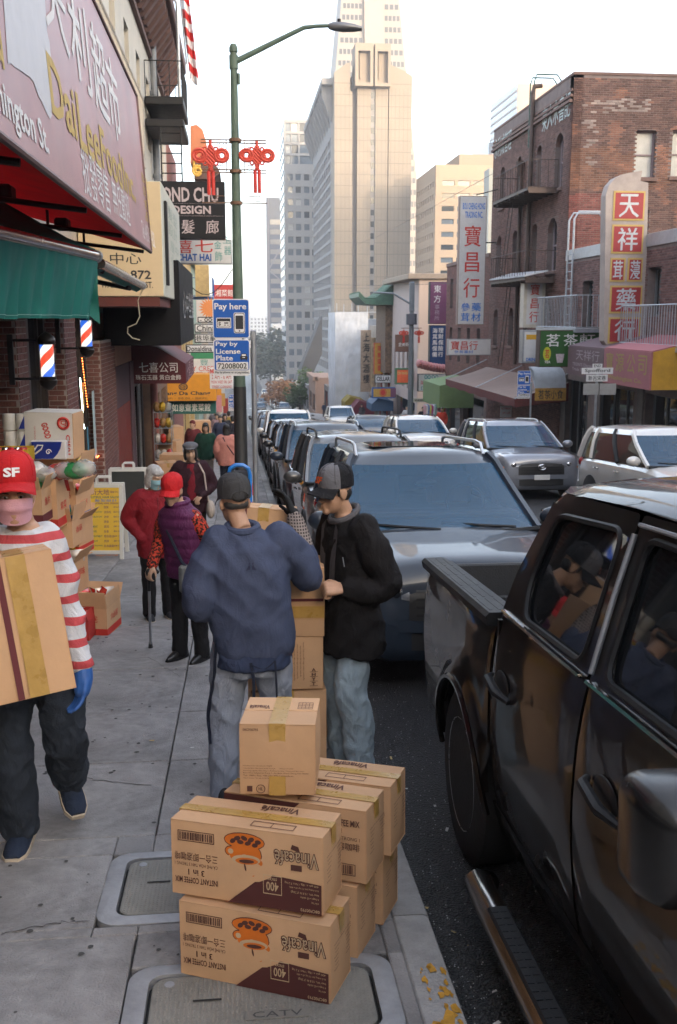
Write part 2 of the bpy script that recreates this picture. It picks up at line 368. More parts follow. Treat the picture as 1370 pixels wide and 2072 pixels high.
# litter and gum spots
m_gum = mat('gum_spot',(.06,.058,.055),.9,var=.1)
mb = MB()
for i in range(420):
    y = rs.uniform(2.3,18);x = rs.uniform(-1.6,.5)
    if any(c[0] - .05 < x < c[1] + .05 and c[2] - .05 < y < c[3] + .05 for c in CV): continue
    r = rs.uniform(.005,.016);n = 8
    mb.add([(x + r * rs.uniform(.7,1.2) * math.cos(6.283*k/n),y + r * math.sin(6.283*k/n),gz(y + r * math.sin(6.283*k/n)) + .0045) for k in range(n)],[list(range(n))])
struct(mb.build('gum_stains',m_gum),'stuff')
m_pap = mat('paper_scrap',(.6,.6,.58),.9);m_leaf2 = mat('dry_scrap',(.33,.25,.12),.9)
for i in range(26):
    if i < 12: y = rs.uniform(2.8,7);x = rs.uniform(-1.2,.55);z = gz(y) + .008
    else: y = rs.uniform(2.4,6);x = rs.uniform(KX + .03,KX + .3);z = gz(y) + ROADZ + .012
    a,l = rs.uniform(0,6.28),rs.uniform(.006,.022)
    M = Matrix.Translation((x,y,z)) @ Matrix.Rotation(a,4,'Z')
    o = MB().add([(-l,-.4*l,0),(l,-.3*l,.004),(.8*l,.5*l,.006),(-.7*l,.4*l,.001)],[(0,1,2,3)],0,M).build('litter_scrap',(m_pap,m_leaf2)[i % 2])
    struct(o,'stuff')
# hairline cracks across slabs
m_crk = mat('crack',(.045,.042,.04),.95,var=0)
def crack(pts,w):
    mb = MB();q = []
    for (a,b) in zip(pts,pts[1:]):
        a,b = G(*a),G(*b);n = 10
        for k in range(n): q.append(a.lerp(b,k / n) + Vector((rs.uniform(-.012,.012),rs.uniform(-.012,.012),0)))
    v = []
    for p in q:
        ww = w * rs.uniform(.4,1.3);v += [(p.x,p.y - ww,gz(p.y - ww) + .0042),(p.x,p.y + ww,gz(p.y + ww) + .0042)]
    mb.add(v,[(2*i,2*i+2,2*i+3,2*i+1) for i in range(len(q) - 1)]);mb.build('crack',m_crk,swl,kind='stuff')
crack([(118,1566),(200,1580),(318,1592)],.004);crack([(300,1330),(335,1352),(366,1372)],.004);crack([(0,1892),(120,1868),(190,1862)],.003)
# pale chips stand in for wet glints among dark gravel along the gutter
for nm,m,n in (('grit',mat('grit_pale',(.42,.42,.43),.5),900),('grit',mat('grit_dark',(.09,.09,.095),.4),1400)):
    mb = MB();v,f = [],[]
    for i in range(n):
        y = 3. + 6.5 * rs.random() ** 1.2;x = KX + .03 + abs(rs.gauss(0,.28));z = gz(y) + ROADZ + .05 * 4 * ((x - RX0 + .08) / 7.92) * (1 - (x - RX0 + .08) / 7.92);r = rs.uniform(.0015,.0055);o = len(v);a = rs.uniform(0,6)
        v += [(x + r * math.cos(a + k * 2.1),y + r * math.sin(a + k * 2.1),z) for k in range(3)] + [(x,y,z + r * rs.uniform(.6,1.4))];f += [(o,o+1,o+3),(o+1,o+2,o+3),(o+2,o,o+3)]
    mb.add(v,f);struct(mb.build(nm,m),'stuff')
# ------------------------------------------------------------------ building helpers
def glassy(name,col,rough=.06,spec=.6): return mat(name,col,rough,0,var=.25,vs=.35,spec=spec)
m_win = glassy('window_dark',(.018,.025,.034));m_win2 = glassy('window_blue',(.10,.13,.165));m_win3 = mat('window_blind',(.42,.43,.42),.35,var=.15,vs=2)
m_shop = glassy('shop_glass',(.02,.02,.022),.04)
m_black = mat('black_metal',(.009,.009,.011),.5,0.,var=.2,spec=.3);m_steel = mat('grey_steel',(.34,.36,.39),.45,.6,var=.15,vs=9)
m_wht = mat('white_enamel',(.68,.68,.68),.4,var=.06,vs=4,grime=.12);m_alu = mat('aluminium',(.55,.56,.57),.35,.8,var=.1)
_PM = {}
def pane_mesh(w,h,fr,gl,t=.06,mull=0,sash=False):
    k = (round(w,3),round(h,3),fr.name,gl.name,t,mull,sash)
    if k not in _PM:
        mb = MB();b = min(.06,w * .12)
        mb.add([(0,.05,0),(w,.05,0),(w,.05,h),(0,.05,h)],[(0,1,2,3)],1)
        mb.box((0,0,0),(b,t,h));mb.box((w - b,0,0),(w,t,h));mb.box((b,0,0),(w - b,t,b));mb.box((b,0,h - b),(w - b,t,h))
        if sash: mb.box((b,.004,h * .48),(w - b,t,h * .48 + b * .9))
        for i in range(mull): x = w * (i + 1) / (mull + 1);mb.box((x - b / 3,.004,b),(x + b / 3,t,h - b))
        _PM[k] = mb.mesh('window',[fr,gl])
    return _PM[k]
def cells(W,H,ops):          # rectangles of the wall that are not openings
    xs = sorted({0,W} | {v for o in ops for v in (o[0],o[1])});zs = sorted({0,H} | {v for o in ops for v in (o[2],o[3])});out = []
    for j in range(len(zs) - 1):
        run = None
        for i in range(len(xs) - 1):
            cx,cz = (xs[i] + xs[i+1]) / 2,(zs[j] + zs[j+1]) / 2
            if any(o[0] < cx < o[1] and o[2] < cz < o[3] for o in ops):
                if run: out.append(run);run = None
            else: run = (run[0],xs[i+1],zs[j],zs[j+1]) if run else (xs[i],xs[i+1],zs[j],zs[j+1])
        if run: out.append(run)
    return out
def facade(parent,M,W,H,ops,wall,depth=.25,fr=None,gl=None,variants=None,name='window',wname='wall',mull=0,sash=False,rr=random.Random(5),sill=None):
    mb = MB()
    for x0,x1,z0,z1 in cells(W,H,ops): mb.box((x0,0,z0),(x1,depth,z1),M=M)
    wl = mb.build(wname,wall,parent)
    for o in ops:
        g = gl or m_win
        if variants: g = rr.choice(variants)
        wd = piece(parent,name,pane_mesh(o[1] - o[0],o[3] - o[2],fr or m_black,g,.06,mull,sash),M @ Matrix.Translation((o[0],depth * .6,o[2])))
        if sill:
            k = ('sill',round(o[1] - o[0],3),sill.name)
            if k not in _PM: _PM[k] = MB().box((-.08,0,-.12),(o[1] - o[0] + .08,.2,0),.01).mesh('sill',sill)
            s = bpy.data.objects.new('sill',_PM[k]);COL.objects.link(s);s.parent = wd;s.matrix_local = Matrix.Translation((0,-depth * .6 - .08,0))
    return wl
def grid_ops(xs,zs): return [(a,b,c,d) for a,b in xs for c,d in zs]
FC = lambda x,y,z: frameM((x,y,z),(1,0,0),(0,0,1))       # wall that faces the camera
FRT = lambda x,y,z: frameM((x,y,z),(0,-1,0),(0,0,1))     # right-hand house front (faces -X), x runs towards the camera
FLT = lambda x,y,z: frameM((x,y,z),(0,1,0),(0,0,1))      # left-hand house front (faces +X), x runs away
# ------------------------------------------------------------------ far towers
m_con = mat('tower_concrete',(.25,.212,.17),.85,var=.08,vs=.12,grime=.12);m_con2 = mat('tower_concrete_grey',(.22,.215,.215),.85,var=.08,vs=.2)
Y = 260.
a = P(677,800,Y);zb = gz(Y) - 1;x0 = P(677,500,Y).x;x1 = P(830,500,Y).x
ht = thing('hotel_tower','brutalist beige concrete tower with two boxy openings at its top','tower',((x0 + x1) / 2,Y,zb))
zt = lambda py: P(750,py,Y).z
xa = lambda px: P(px,500,Y).x
mb = MB()
def fpanel(mb,pts,y0,dep): mb.prism([(x,y0,z) for x,z in pts][::-1],(0,dep,0))
fpanel(mb,[(xa(677),zb),(xa(712.5),zb),(xa(712.5),zt(190)),(xa(708),zt(182)),(xa(708),zt(128)),(xa(702),zt(128)),(xa(677),zt(148))],Y,9);mb.build('left_slab',m_con,ht)
mb = MB();fpanel(mb,[(xa(712.5),zb),(xa(722),zb),(xa(722),zt(150)),(xa(712.5),zt(150))],Y + 2.2,9);mb.build('recess',m_con2,ht)
mb = MB();fpanel(mb,[(xa(722),zb),(xa(748.5),zb),(xa(748.5),zt(150)),(xa(722),zt(150))],Y,9);fpanel(mb,[(xa(758),zb),(xa(782.5),zb),(xa(782.5),zt(150)),(xa(758),zt(150))],Y,9);mb.build('centre_slab',m_con,ht)
mb = MB();fpanel(mb,[(xa(784.5),zb),(xa(830),zb),(xa(830),zt(152)),(xa(815),zt(142)),(xa(787),zt(130)),(xa(784.5),zt(130))],Y,9);mb.build('right_slab',m_con,ht)
mb = MB();fpanel(mb,[(xa(782.5),zb),(xa(784.5),zb),(xa(784.5),zt(140)),(xa(782.5),zt(140))],Y + .8,7);fpanel(mb,[(xa(748.5),zb),(xa(758),zb),(xa(758),zt(150)),(xa(748.5),zt(150))],Y + .5,7);mb.build('recess',m_con2,ht)
mb = MB()
for py in range(170,640,23):
    for p0,p1 in ((677,712.5),(722,748.5),(758,782.5),(784.5,830)): mb.box((xa(p0) + .02,Y - .03,zt(py)),(xa(p1) - .02,Y + .02,zt(py) + .18))
for p0,p1 in ((677,712.5),(722,748.5),(758,782.5),(784.5,830)):
    k = xa(p0) + .5
    while k < xa(p1) - .3: mb.box((k,Y - .025,zb),(k + .1,Y + .02,zt(178)));k += 1.05
mb.build('form_joint',mat('joint_shadow',(.17,.15,.125),.9),ht,kind='stuff')
wme = pane_mesh(xa(757) - xa(749.5),1.5,m_con2,m_win)
for i in range(24): piece(ht,'window',wme,FC(xa(749.5),Y + .4,zt(199 + i * 23.7)))
for p0,p1 in ((716,751),(754,785)):
    c0,c1 = xa(p0),xa(p1);mb = MB();W = c1 - c0;z0,z1 = zt(178),zt(92)
    for x,z,xx,zz in ((0,0,.17,1),(.83,0,1,1),(.17,0,.83,.08),(.17,.82,.83,1)): mb.box((c0 + x * W,Y - 2.2,z0 + z * (z1 - z0)),(c0 + xx * W,Y + 5,z0 + zz * (z1 - z0)))
    mb.build('roof_box',m_con,ht);MB().box((c0 + .1 * W,Y - .4,z0 + .02),(c1 - .1 * W,Y + 4,z1 - .1)).build('recess',mat('tower_recess',(.24,.20,.16),.9),ht)
    MB().box((c0 + .28 * W,Y - .9,z0 + 2),(c0 + .33 * W,Y - .4,z1 - 2)).build('recess_fin',m_con,ht)
# receding long side with its window grid
L = 68.;zs0 = zt(165);Ms = frameM((x0 + .05,Y + 4 + L,zb),(0,-1,0),(0,0,1));Hs = zs0 - zb
ops = grid_ops([(2 + i * 6.5,6.6 + i * 6.5) for i in range(10)],[(8 + j * 2.9,10.1 + j * 2.9) for j in range(int((Hs - 18) / 2.9))])
mb = MB()
for q in cells(L,Hs,ops): mb.box((q[0],0,q[2]),(q[1],1.1,q[3]),M=Ms)
mb.build('window_grid',m_con2,ht);MB().box((x0 + 1.2,Y + 5,zb),(x1 - 1,Y + 4 + L,zs0 - 1)).build('glazing',m_win2,ht)
mb = MB()
for i in range(11):
    yy = Y + 6 + i * 6.5;mb.prism([(x0 - .1,yy,zs0 - 9),(x0 - 2.6,yy,zs0 - 2.5),(x0 - 2.6,yy,zs0),(x0 - .1,yy,zs0)],(0,.8,0))
mb.box((x0 - 2.8,Y + 4,zs0),(x0 + 3,Y + 4 + L,zs0 + 1.5));mb.build('cornice',m_con2,ht)
# sloping buttress at its foot
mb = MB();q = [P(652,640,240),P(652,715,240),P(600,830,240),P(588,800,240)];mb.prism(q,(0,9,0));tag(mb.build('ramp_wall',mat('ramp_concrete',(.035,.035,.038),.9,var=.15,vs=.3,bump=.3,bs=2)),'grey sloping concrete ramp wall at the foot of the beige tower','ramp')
# white gridded tower
Y = 345.;x0,x1 = P(577,500,Y).x,P(648,500,Y).x + 6;zb = gz(Y);zt_ = lambda py: P(610,py,Y).z;xb = lambda px: P(px,500,Y).x
wt = thing('office_tower','pale office tower with square dark windows in four columns','tower',((x0 + x1) / 2,Y,zb))
Hh = zt_(242) - zb
ops = []
for j in range(20):
    c = 352 + j * 25.3
    for p0,p1 in ((583,594),(599,610),(616,627),(631.5,642.5)): ops.append((xb(p0) - x0,xb(p1) - x0,zt_(c + 13) - zb,zt_(c) - zb))
for j in range(4):
    for p0,p1 in ((580,590),(592,605),(608,641)): ops.append((xb(p0) - x0,xb(p1) - x0,zt_(266 + j * 22) - zb,zt_(249 + j * 22) - zb))
facade(wt,FC(x0,Y,zb),x1 - x0,Hh,ops,mat('tower_white',(.25,.245,.245),.7,var=.06,vs=.1),.9,m_con2,None,[m_win,m_win2,m_win2,m_win3])
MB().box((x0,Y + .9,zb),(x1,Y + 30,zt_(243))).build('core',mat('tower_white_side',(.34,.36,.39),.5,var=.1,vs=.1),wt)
mb = MB()
for j in range(40): mb.box((x0 - .25,Y + .2,zb + 4 + j * 3.4),(x0 - .02,Y + 30,zb + 5.9 + j * 3.4)) if zb + 6 + j * 3.4 < zt_(250) else 0
mb.build('window_band',m_win2,wt)
# dark braced tower
Y = 560.;x0,x1 = P(541,500,Y).x,P(577,500,Y).x + 6;zb = gz(Y);z1 = P(560,400,Y).z
dt = thing('braced_tower','slim dark blue tower with diagonal braces left of the pale tower','tower',((x0 + x1) / 2,Y,zb))
MB().box((x0,Y,zb),(x1,Y + 30,z1)).build('shaft',glassy('blue_glass',(.03,.045,.085),.2),dt);m_br = mat('brace_steel',(.16,.15,.17),.6)
mb = MB();W = x1 - x0
for s in range(5):
    za,zc = z1 - 38 - s * 38,z1 - 12 - s * 38
    mb.prism([(x0,Y - .3,za),(x0 + 1,Y - .3,za),(x1,Y - .3,zc),(x1 - 1,Y - .3,zc)],(0,.3,0));mb.prism([(x1 - 1,Y - .6,za - 12),(x1,Y - .6,za - 12),(x0 + 1,Y - .6,za),(x0,Y - .6,za)],(0,.3,0))
mb.box((x0 - .4,Y - .8,zb),(x0 + 1.2,Y - .02,z1));mb.build('brace',m_br,dt)
for j in range(26): MB().box((x0 + 1.6,Y - .2,z1 - 14 - j * 5.2),(x1 - 2,Y - .02,z1 - 11.4 - j * 5.2)).build('window_strip',mat('strip_glass',(.22,.2,.18),.1,spec=.8),dt)
# tapering pyramid
Y = 430.;zb = gz(Y);pxm = 757.;cx = P(pxm,500,Y).x
zy = lambda py: P(760,py,Y).z
sc_ = P(761,0,Y).x - P(760,0,Y).x
hw = lambda z: max(.3,(63 * sc_) * (zy(-741) - z) / (zy(-741) - zy(0)))
py_ = thing('pyramid_tower','tall white tapering pyramid tower behind the beige tower','tower',(cx,Y,zb));top = zy(-700)
m_pyr = mat('pyramid_white',(.23,.2,.17),.6,var=.04,vs=.1)
mb = MB();mb.loft([[(cx + sx * hw(z),Y + hw(zb) + sy * hw(z),z) for sx,sy in ((-1,-1),(1,-1),(1,1),(-1,1))] for z in (zb,top)]);mb.build('shaft',m_pyr,py_)
fy = lambda z: Y + hw(zb) - hw(z)
mb = MB();zc = zy(450);cw = 20 * sc_
mb.prism([(cx + 5 * sc_ - cw,fy(zc),zc),(cx + 5 * sc_ - cw,fy(zc) - 3,zc + 10),(cx + 5 * sc_ - cw,fy(zy(-500)),zy(-500))],(2 * cw,0,0));mb.build('centre_fin',m_pyr,py_)
for j in range(32):
    c = -40 + j * 24.6;z0,z1 = zy(c + 11),zy(c)
    for s,n0 in ((-1,0),(1,0)):
        mb = MB();n = 5
        lo = cx + 5 * sc_ + s * 23 * sc_;hi = cx + s * (hw(z1) - 2.2 * sc_)
        n = max(1,int(abs(hi - lo) / (8.2 * sc_)))
        if s * (hi - lo) < 3 * sc_: continue
        for k in range(n):
            xa0 = lo + (hi - lo) * (k + .1) / n;xa1 = lo + (hi - lo) * (k + .82) / n
            mb.add([(xa0,fy(z0) - .15,z0),(xa1,fy(z0) - .15,z0),(xa1,fy(z1) - .15,z1),(xa0,fy(z1) - .15,z1)],[(0,1,2,3) if xa1 > xa0 else (3,2,1,0)])
        mb.build('window_strip',m_win,py_)
# tan banded block
Y = 232.;xc = P(881,400,Y).x;x1 = xc + 30;zb = gz(Y);z1 = P(900,333,Y).z
tb = thing('banded_office','tan office block with horizontal window bands behind the brick building','building',(xc + 15,Y,zb))
m_tan = mat('tan_stone',(.36,.27,.19),.75,var=.06,vs=.2)
z_ = lambda py: P(930,py,Y).z
ops = []
for j in range(9):
    for k in range(8): ops.append((1.5 + k * 3.6,4.4 + k * 3.6,z_(376 + j * 26) - zb,z_(365 + j * 26) - zb))
facade(tb,FC(xc,Y,zb),x1 - xc,z1 - zb,ops,m_tan,.5,m_tan,None,[m_win,m_win2])
ops = grid_ops([(1 + k * 2.9,2.5 + k * 2.9) for k in range(8)],[(z_(376 + j * 26) - zb,z_(365 + j * 26) - zb) for j in range(9)])
facade(tb,FRT(xc,Y + 25,zb),24.98,z1 - zb,ops,m_tan,.5,m_tan,None,[m_win,m_win2])
MB().box((xc + .55,Y + .55,zb),(x1 - .1,Y + 24.9,z1 - .05)).build('core',m_tan,tb);MB().box((xc + 6,Y + 3,z1),(x1 - 2,Y + 20,z1 + 2.8)).build('penthouse',mat('penthouse',(.30,.23,.17),.8),tb)
# blue glass towers far right
Y = 560.;xc = P(1043,300,Y).x;zb = gz(Y);zT = P(1043,168,Y).z
bt = thing('glass_tower','blue glass tower stepping up behind the brick roof line','tower',(xc,Y,zb));m_bg = glassy('pale_blue_glass',(.12,.17,.24),.12)
MB().box((xc,Y,zb),(xc + 26,Y + 58,zT)).build('shaft',m_bg,bt);MB().box((xc + .3,Y - .5,zb),(xc + 26,Y - .02,zT - .3)).build('stone_face',m_tan,bt)
mb = MB();zl = P(985,262,Y).z
mb.box((xc - 5,Y + 40,zb),(xc + 20,Y + 85,zl));mb.build('lower_wing',m_bg,bt)
mb = MB()
for j in range(30): mb.box((xc - .3,Y,zT - 4 - j * 4.2),(xc - .02,Y + 58,zT - 3.2 - j * 4.2))
mb.build('floor_band',m_con2,bt)
# pale slab and small white block
def plain(name,label,px0,px1,py,Y,dep,wall,win=True,nw=3,cat='building',fl=3.2):
    x0,x1 = P(px0,500,Y).x,P(px1,500,Y).x;zb = gz(Y) - .5;z1 = P((px0 + px1) / 2,py,Y).z
    t = thing(name,label,cat,((x0 + x1) / 2,Y,zb));W = x1 - x0;ops = []
    if win:
        n = max(1,int((z1 - zb - 2) / fl))
        ops = grid_ops([(W * (i + .25) / nw,W * (i + .75) / nw) for i in range(nw)],[(z1 - zb - 1 - (j + .75) * fl,z1 - zb - 1 - (j + .2) * fl) for j in range(n) if z1 - zb - 1 - (j + .75) * fl > 0])
    facade(t,FC(x0,Y,zb),W,z1 - zb,ops,wall,.3,m_con2,None,[m_win,m_win2]);MB().box((x0 + .02,Y + .31,zb),(x1 - .02,Y + dep,z1 - .02)).build('core',wall,t);return t
plain('pale_block','pale cream windowless slab beside the tall blue lettered sign',986,1014,340,140,3,mat('pale_cream',(.36,.36,.32),.8,var=.06,vs=.4),False)
plain('white_block','small white building among the trees at the street end',548,578,655,420,12,mat('white_wall',(.55,.56,.58),.8,var=.06,vs=.3),True,3)
plain('hazy_block','faint pale building in the haze beyond the street trees',496,540,640,900,30,mat('pale_wall',(.45,.47,.5),.8),True,6)
# ------------------------------------------------------------------ trees
def leaf_mat(name,col): return mat(name,col,.6,var=.5,vs=.9,spec=.3)
def tree(name,label,base,h,r,m,seed,n=2600,ls=.45,trunk=.22,group=None):
    q = random.Random(seed);t = thing(name,label,'tree',base,group=group);b = Vector(base)
    mb = MB();mb.tube([b,b + Vector((.1,0,h * .3)),b + Vector((-.1,.1,h * .62))],[trunk,trunk * .75,trunk * .35],8);tips = []
    for k in range(9):
        a = k * 2.4;s = b + Vector((0,0,h * (.3 + .035 * k)));e = b + Vector((math.cos(a) * r * q.uniform(.4,.75),math.sin(a) * r * q.uniform(.4,.75),h * q.uniform(.5,.92)))
        mb.tube([s,s.lerp(e,.5) + Vector((0,0,-.05 * h)),e],[trunk * .4,trunk * .25,trunk * .08],5);tips.append(e)
    mb.build('trunk',mat('bark',(.06,.05,.04),.9,var=.3,vs=3,bump=.5,bs=9),t)
    cl = [(b + Vector((q.gauss(0,.45) * r,q.gauss(0,.45) * r,h * (.62 + q.uniform(-.28,.34)))),r * q.uniform(.2,.42)) for _ in range(16)] + [(e,r * q.uniform(.25,.4)) for e in tips]
    mb = MB();v,f = [],[]
    for i in range(n):
        c,cr = q.choice(cl);d = Vector((q.gauss(0,1),q.gauss(0,1),q.gauss(0,.8))).normalized() * cr * q.uniform(.55,1.05);p = c + d
        x,y = frame_of((q.gauss(0,1),q.gauss(0,1),q.gauss(.5,1)));l = ls * q.uniform(.6,1.3);o = len(v)
        v += [p - x * l,p + y * l * .5,p + x * l,p - y * l * .5];f.append((o,o+1,o+2,o+3))
    mb.add(v,f);mb.build('crown',m,t)
m_l1,m_l2,m_l3 = leaf_mat('leaf_dark',(.035,.055,.035)),leaf_mat('leaf_autumn',(.16,.075,.03)),leaf_mat('leaf_green',(.05,.085,.03))
tg = 'street trees at the far end'
def tr(px,py_top,Y,r,m,seed,name='street_tree',label='',n=2200,ls=.5):
    p = P(px,800,Y);zb = gz(Y);tree(name,label,(p.x,Y,zb),P(px,py_top,Y).z - zb,r,m,seed,n,ls,.3,tg)
tr(556,668,400,9,m_l1,1,label='dark leafy tree closing the far end of the street',n=2600,ls=.9)
tr(528,700,410,8,m_l1,2,label='dark tree on the left of the far street end',ls=.9)
tr(547,705,360,7,m_l1,3,label='dark tree just left of the pale office tower',ls=.8)
tr(572,775,215,4.2,m_l2,5,label='brown autumn tree beside the far carriageway',n=1900,ls=.35)
tr(556,800,250,3.4,m_l2,6,label='small brown tree farther down the far carriageway',n=1500,ls=.35)
tr(592,790,186,3.6,m_l2,61,label='reddish brown tree nearest the crossing',n=1500,ls=.33)
tr(627,755,172,4.,m_l3,7,label='green tree beside the wrapped building',n=2200,ls=.33)
tr(606,800,180,3.,m_l3,8,label='small green tree left of the wrapped building',n=1500,ls=.3)
# ------------------------------------------------------------------ brickwork
def attr_mat(name,rough=.85,bump=.4,bs=50):
    if name in MAT: return MAT[name]
    m = mat(name,(.3,.3,.3),rough,var=0,bump=bump,bs=bs);t = m.node_tree;b = t.nodes['Principled BSDF']
    at = t.nodes.new('ShaderNodeAttribute');at.attribute_name = 'tint';tc = t.nodes.new('ShaderNodeTexCoord');n = t.nodes.new('ShaderNodeTexNoise');n.inputs['Scale'].default_value = 3;n.inputs['Detail'].default_value = 8
    lk(t,tc.outputs['Object'],n.inputs['Vector']);mr = t.nodes.new('ShaderNodeMapRange');mr.inputs[3].default_value = .65;mr.inputs[4].default_value = 1.3;lk(t,n.outputs[0],mr.inputs[0])
    mx = t.nodes.new('ShaderNodeVectorMath');mx.operation = 'SCALE';lk(t,at.outputs['Color'],mx.inputs[0]);lk(t,mr.outputs[0],mx.inputs['Scale']);lk(t,mx.outputs[0],b.inputs['Base Color']);return m
m_brick = attr_mat('brick_faces')
def bricks(parent,M,W,H,inside,colf,bw=.215,bh=.072,proud=.012,gap=.011,name='brick_facing',seed=1):
    q = random.Random(seed);v,f,cols = [],[],[];nr = int(H / bh)
    for j in range(nr):
        z = j * bh;x = -(bw / 2 if j % 2 else 0)
        while x < W:
            a,b = max(x,0) + gap / 2,min(x + bw,W) - gap / 2;x += bw
            if b - a < .02: continue
            if inside((a + b) / 2,z + bh / 2): continue
            p = -proud * q.uniform(.6,1.3);o = len(v);z0,z1 = z + gap / 2,z + bh - gap / 2;e = .006
            v += [(a,0,z0),(b,0,z0),(b,0,z1),(a,0,z1),(a + e,p,z0 + e),(b - e,p,z0 + e),(b - e,p,z1 - e),(a + e,p,z1 - e)]
            f += [(o+4,o+5,o+6,o+7),(o,o+1,o+5,o+4),(o+1,o+2,o+6,o+5),(o+2,o+3,o+7,o+6),(o+3,o,o+4,o+7)]
            c = colf((a + b) / 2,z,q);cols.append(c)
    mb = MB();mb.add(v,f,0,M);o = mb.build(name,m_brick,parent,kind='stuff');me = o.data
    ca = me.color_attributes.new('tint','FLOAT_COLOR','CORNER');buf = []
    for c in cols: buf += list((*c,1)) * 20
    ca.data.foreach_set('color',buf);return o
def lerp3(a,b,t): return tuple(x + (y - x) * t for x,y in zip(a,b))
def brickcol(base,spread,dark=.25,odd=None):
    def f(x,z,q):
        c = lerp3(base[0],base[1],q.random());k = 1 + q.uniform(-spread,spread)
        if q.random() < .08: k *= 1 - dark
        if odd: c = odd(x,z,c,q)
        return tuple(v * k for v in c)
    return f
m_mortar = mat('mortar',(.19,.15,.14),.95,var=.2,vs=3);m_stone = mat('stone_trim',(.16,.10,.085),.85,var=.2,vs=3)
m_brown = mat('brown_iron',(.075,.05,.042),.6,.2,var=.25,vs=4)
RED = ((.13,.068,.058),(.19,.098,.08))
def rail(parent,pts,h,n,m,r=.012,name='railing',top=.018):
    mb = MB();pts = [Vector(p) for p in pts]
    for hh in (0.04,h): mb.tube([p + Vector((0,0,hh)) for p in pts],top,6)
    for a,b in zip(pts,pts[1:]):
        k = max(1,int((b - a).length / n))
        for i in range(k + 1): p = a.lerp(b,i / k);mb.cyl(p + Vector((0,0,.04)),p + Vector((0,0,h)),r,n=5)
    return mb.build(name,m,parent)
def ladder(parent,a,b,w,m,axis=(0,1,0),r=.022,step=.3,name='ladder'):
    a,b,ax = Vector(a),Vector(b),Vector(axis) * w / 2;mb = MB();mb.cyl(a - ax,b - ax,r,n=6);mb.cyl(a + ax,b + ax,r,n=6)
    k = int((b - a).length / step)
    for i in range(k + 1): p = a.lerp(b,(i + .5) / (k + 1));mb.cyl(p - ax,p + ax,r * .8,n=6)
    return mb.build(name,m,parent)
# ---- three storey brick building
pc,pf = PX(1162,148,FR),PX(1000,270,FR);YC,YF,ZT = pc.y,pf.y,(pc.z + pf.z) / 2
zb = gz(YF) - .6;W1 = YF - YC;H1 = ZT - zb
b1 = thing('brick_building','tall three storey red brick building with arched windows and fire escape','building',(FR + 4,(YC + YF) / 2,zb))
lx = lambda px: YF - PX(px,400,FR).y
ops = []
for row in (((1120,1136,272,382),(1083,1093,296,398),(1044,1054,318,410),(1011,1021,338,420)),((1111,1130,440,548),(1080,1090,452,555),(1040,1050,465,555),(1008,1018,476,560)),((1106,1124,612,652),(1076,1086,615,655),(1037,1047,622,700),(1006,1015,625,700))):
    for p0,p1,y0,y1 in row:
        z1 = PX((p0 + p1) / 2,y0,FR).z - zb;z0 = PX((p0 + p1) / 2,y1,FR).z - zb;ops.append((lx(p0),lx(p1),z0,z1))
M1 = FRT(FR,YF,zb)
fr_l = mat('lilac_frame',(.33,.27,.29),.7)
facade(b1,M1,W1,H1,ops,m_mortar,.35,fr_l,m_win,None,sash=True,sill=m_stone)
for a,b,c,d in ops:                        # arched heads
    mb = MB()
    cx,r = (a + b) / 2,(b - a) / 2;n = 8;hgt = r * .9
    arc = [(cx + r * math.cos(math.pi * k / n),d - hgt + hgt * math.sin(math.pi * k / n)) for k in range(n + 1)]
    for k in range(n):
        (xa_,za_),(xb_,zb_) = arc[k],arc[k+1];mb.prism([(xa_,0.001,za_),(xb_,0.001,zb_),(xb_,.001,d),(xa_,.001,d)],(0,.16,0),M=M1)
    mb.build('arch_infill',m_stone,b1)
def ins1(x,z):
    for a,b,c,d in ops:
        if a < x < b and c < z < d: return True
    return False
bricks(b1,M1,W1,H1 - .9,ins1,brickcol(RED,.22),seed=2)
W2 = 15.
def odd_side(x,z,c,q):
    wz = z + zb;px = 1162 + x * 11.9
    n = noise.noise(Vector((x * 1.6,z * 1.6,3)))
    s = PXY(x,z)
    if 300 < s[1] < 385: c = lerp3(c,(.21,.10,.06),.6) if n > -.2 else c
    if s[1] > 395 and s[0] < 1290: c = lerp3(c,(.23,.075,.065),.75)
    if 203 < s[1] < 230 and 1178 < s[0] < 1312 and noise.noise(Vector((x * 9,z * 9,1))) > -.02: c = lerp3(c,(.42,.37,.34),.55)
    if 245 < s[1] < 342 and 1182 < s[0] < 1206 and (s[1] - 245) % 34 < 24 and noise.noise(Vector((x * 8,z * 9,5))) > .0: c = lerp3(c,(.42,.38,.36),.5)
    if n > .35: c = lerp3(c,(.36,.16,.10),.4)
    return c
def PXY(x,z):
    p = Vector((FR + x,YC,zb + z)) - Vector((0,0,CAMZ));k = p.dot(_F);return (685 + p.dot(_R) / k * FPX,1036 - p.dot(_U) / k * FPX)
M2 = FC(FR,YC,zb)
xs = lambda px: P(px,300,YC).x - FR
ops2 = [(xs(1285),xs(1328),P(1300,360,YC).z - zb,P(1300,263,YC).z - zb),(xs(1360),xs(1402),P(1370,358,YC).z - zb,P(1370,263,YC).z - zb),(xs(1304),xs(1322),P(1300,478,YC).z - zb,P(1300,422,YC).z - zb)]
facade(b1,M2,W2,H1,ops2,m_mortar,.35,mat('mauve_frame',(.25,.19,.20),.7),None,[m_win3],sash=True,sill=m_stone)
bricks(b1,M2,W2,H1 - .05,lambda x,z: any(a < x < b and c < z < d for a,b,c,d in ops2),brickcol(((.10,.056,.048),(.155,.086,.07)),.25,odd=odd_side),seed=3)
MB().box((FR + .36,YC + .36,zb),(FR + W2,YF,ZT - .1)).build('core',m_stone,b1);MB().box((FR - .02,YC - .03,ZT),(FR + W2,YF,ZT + .1),.01).build('coping',m_stone,b1)
mb = MB()
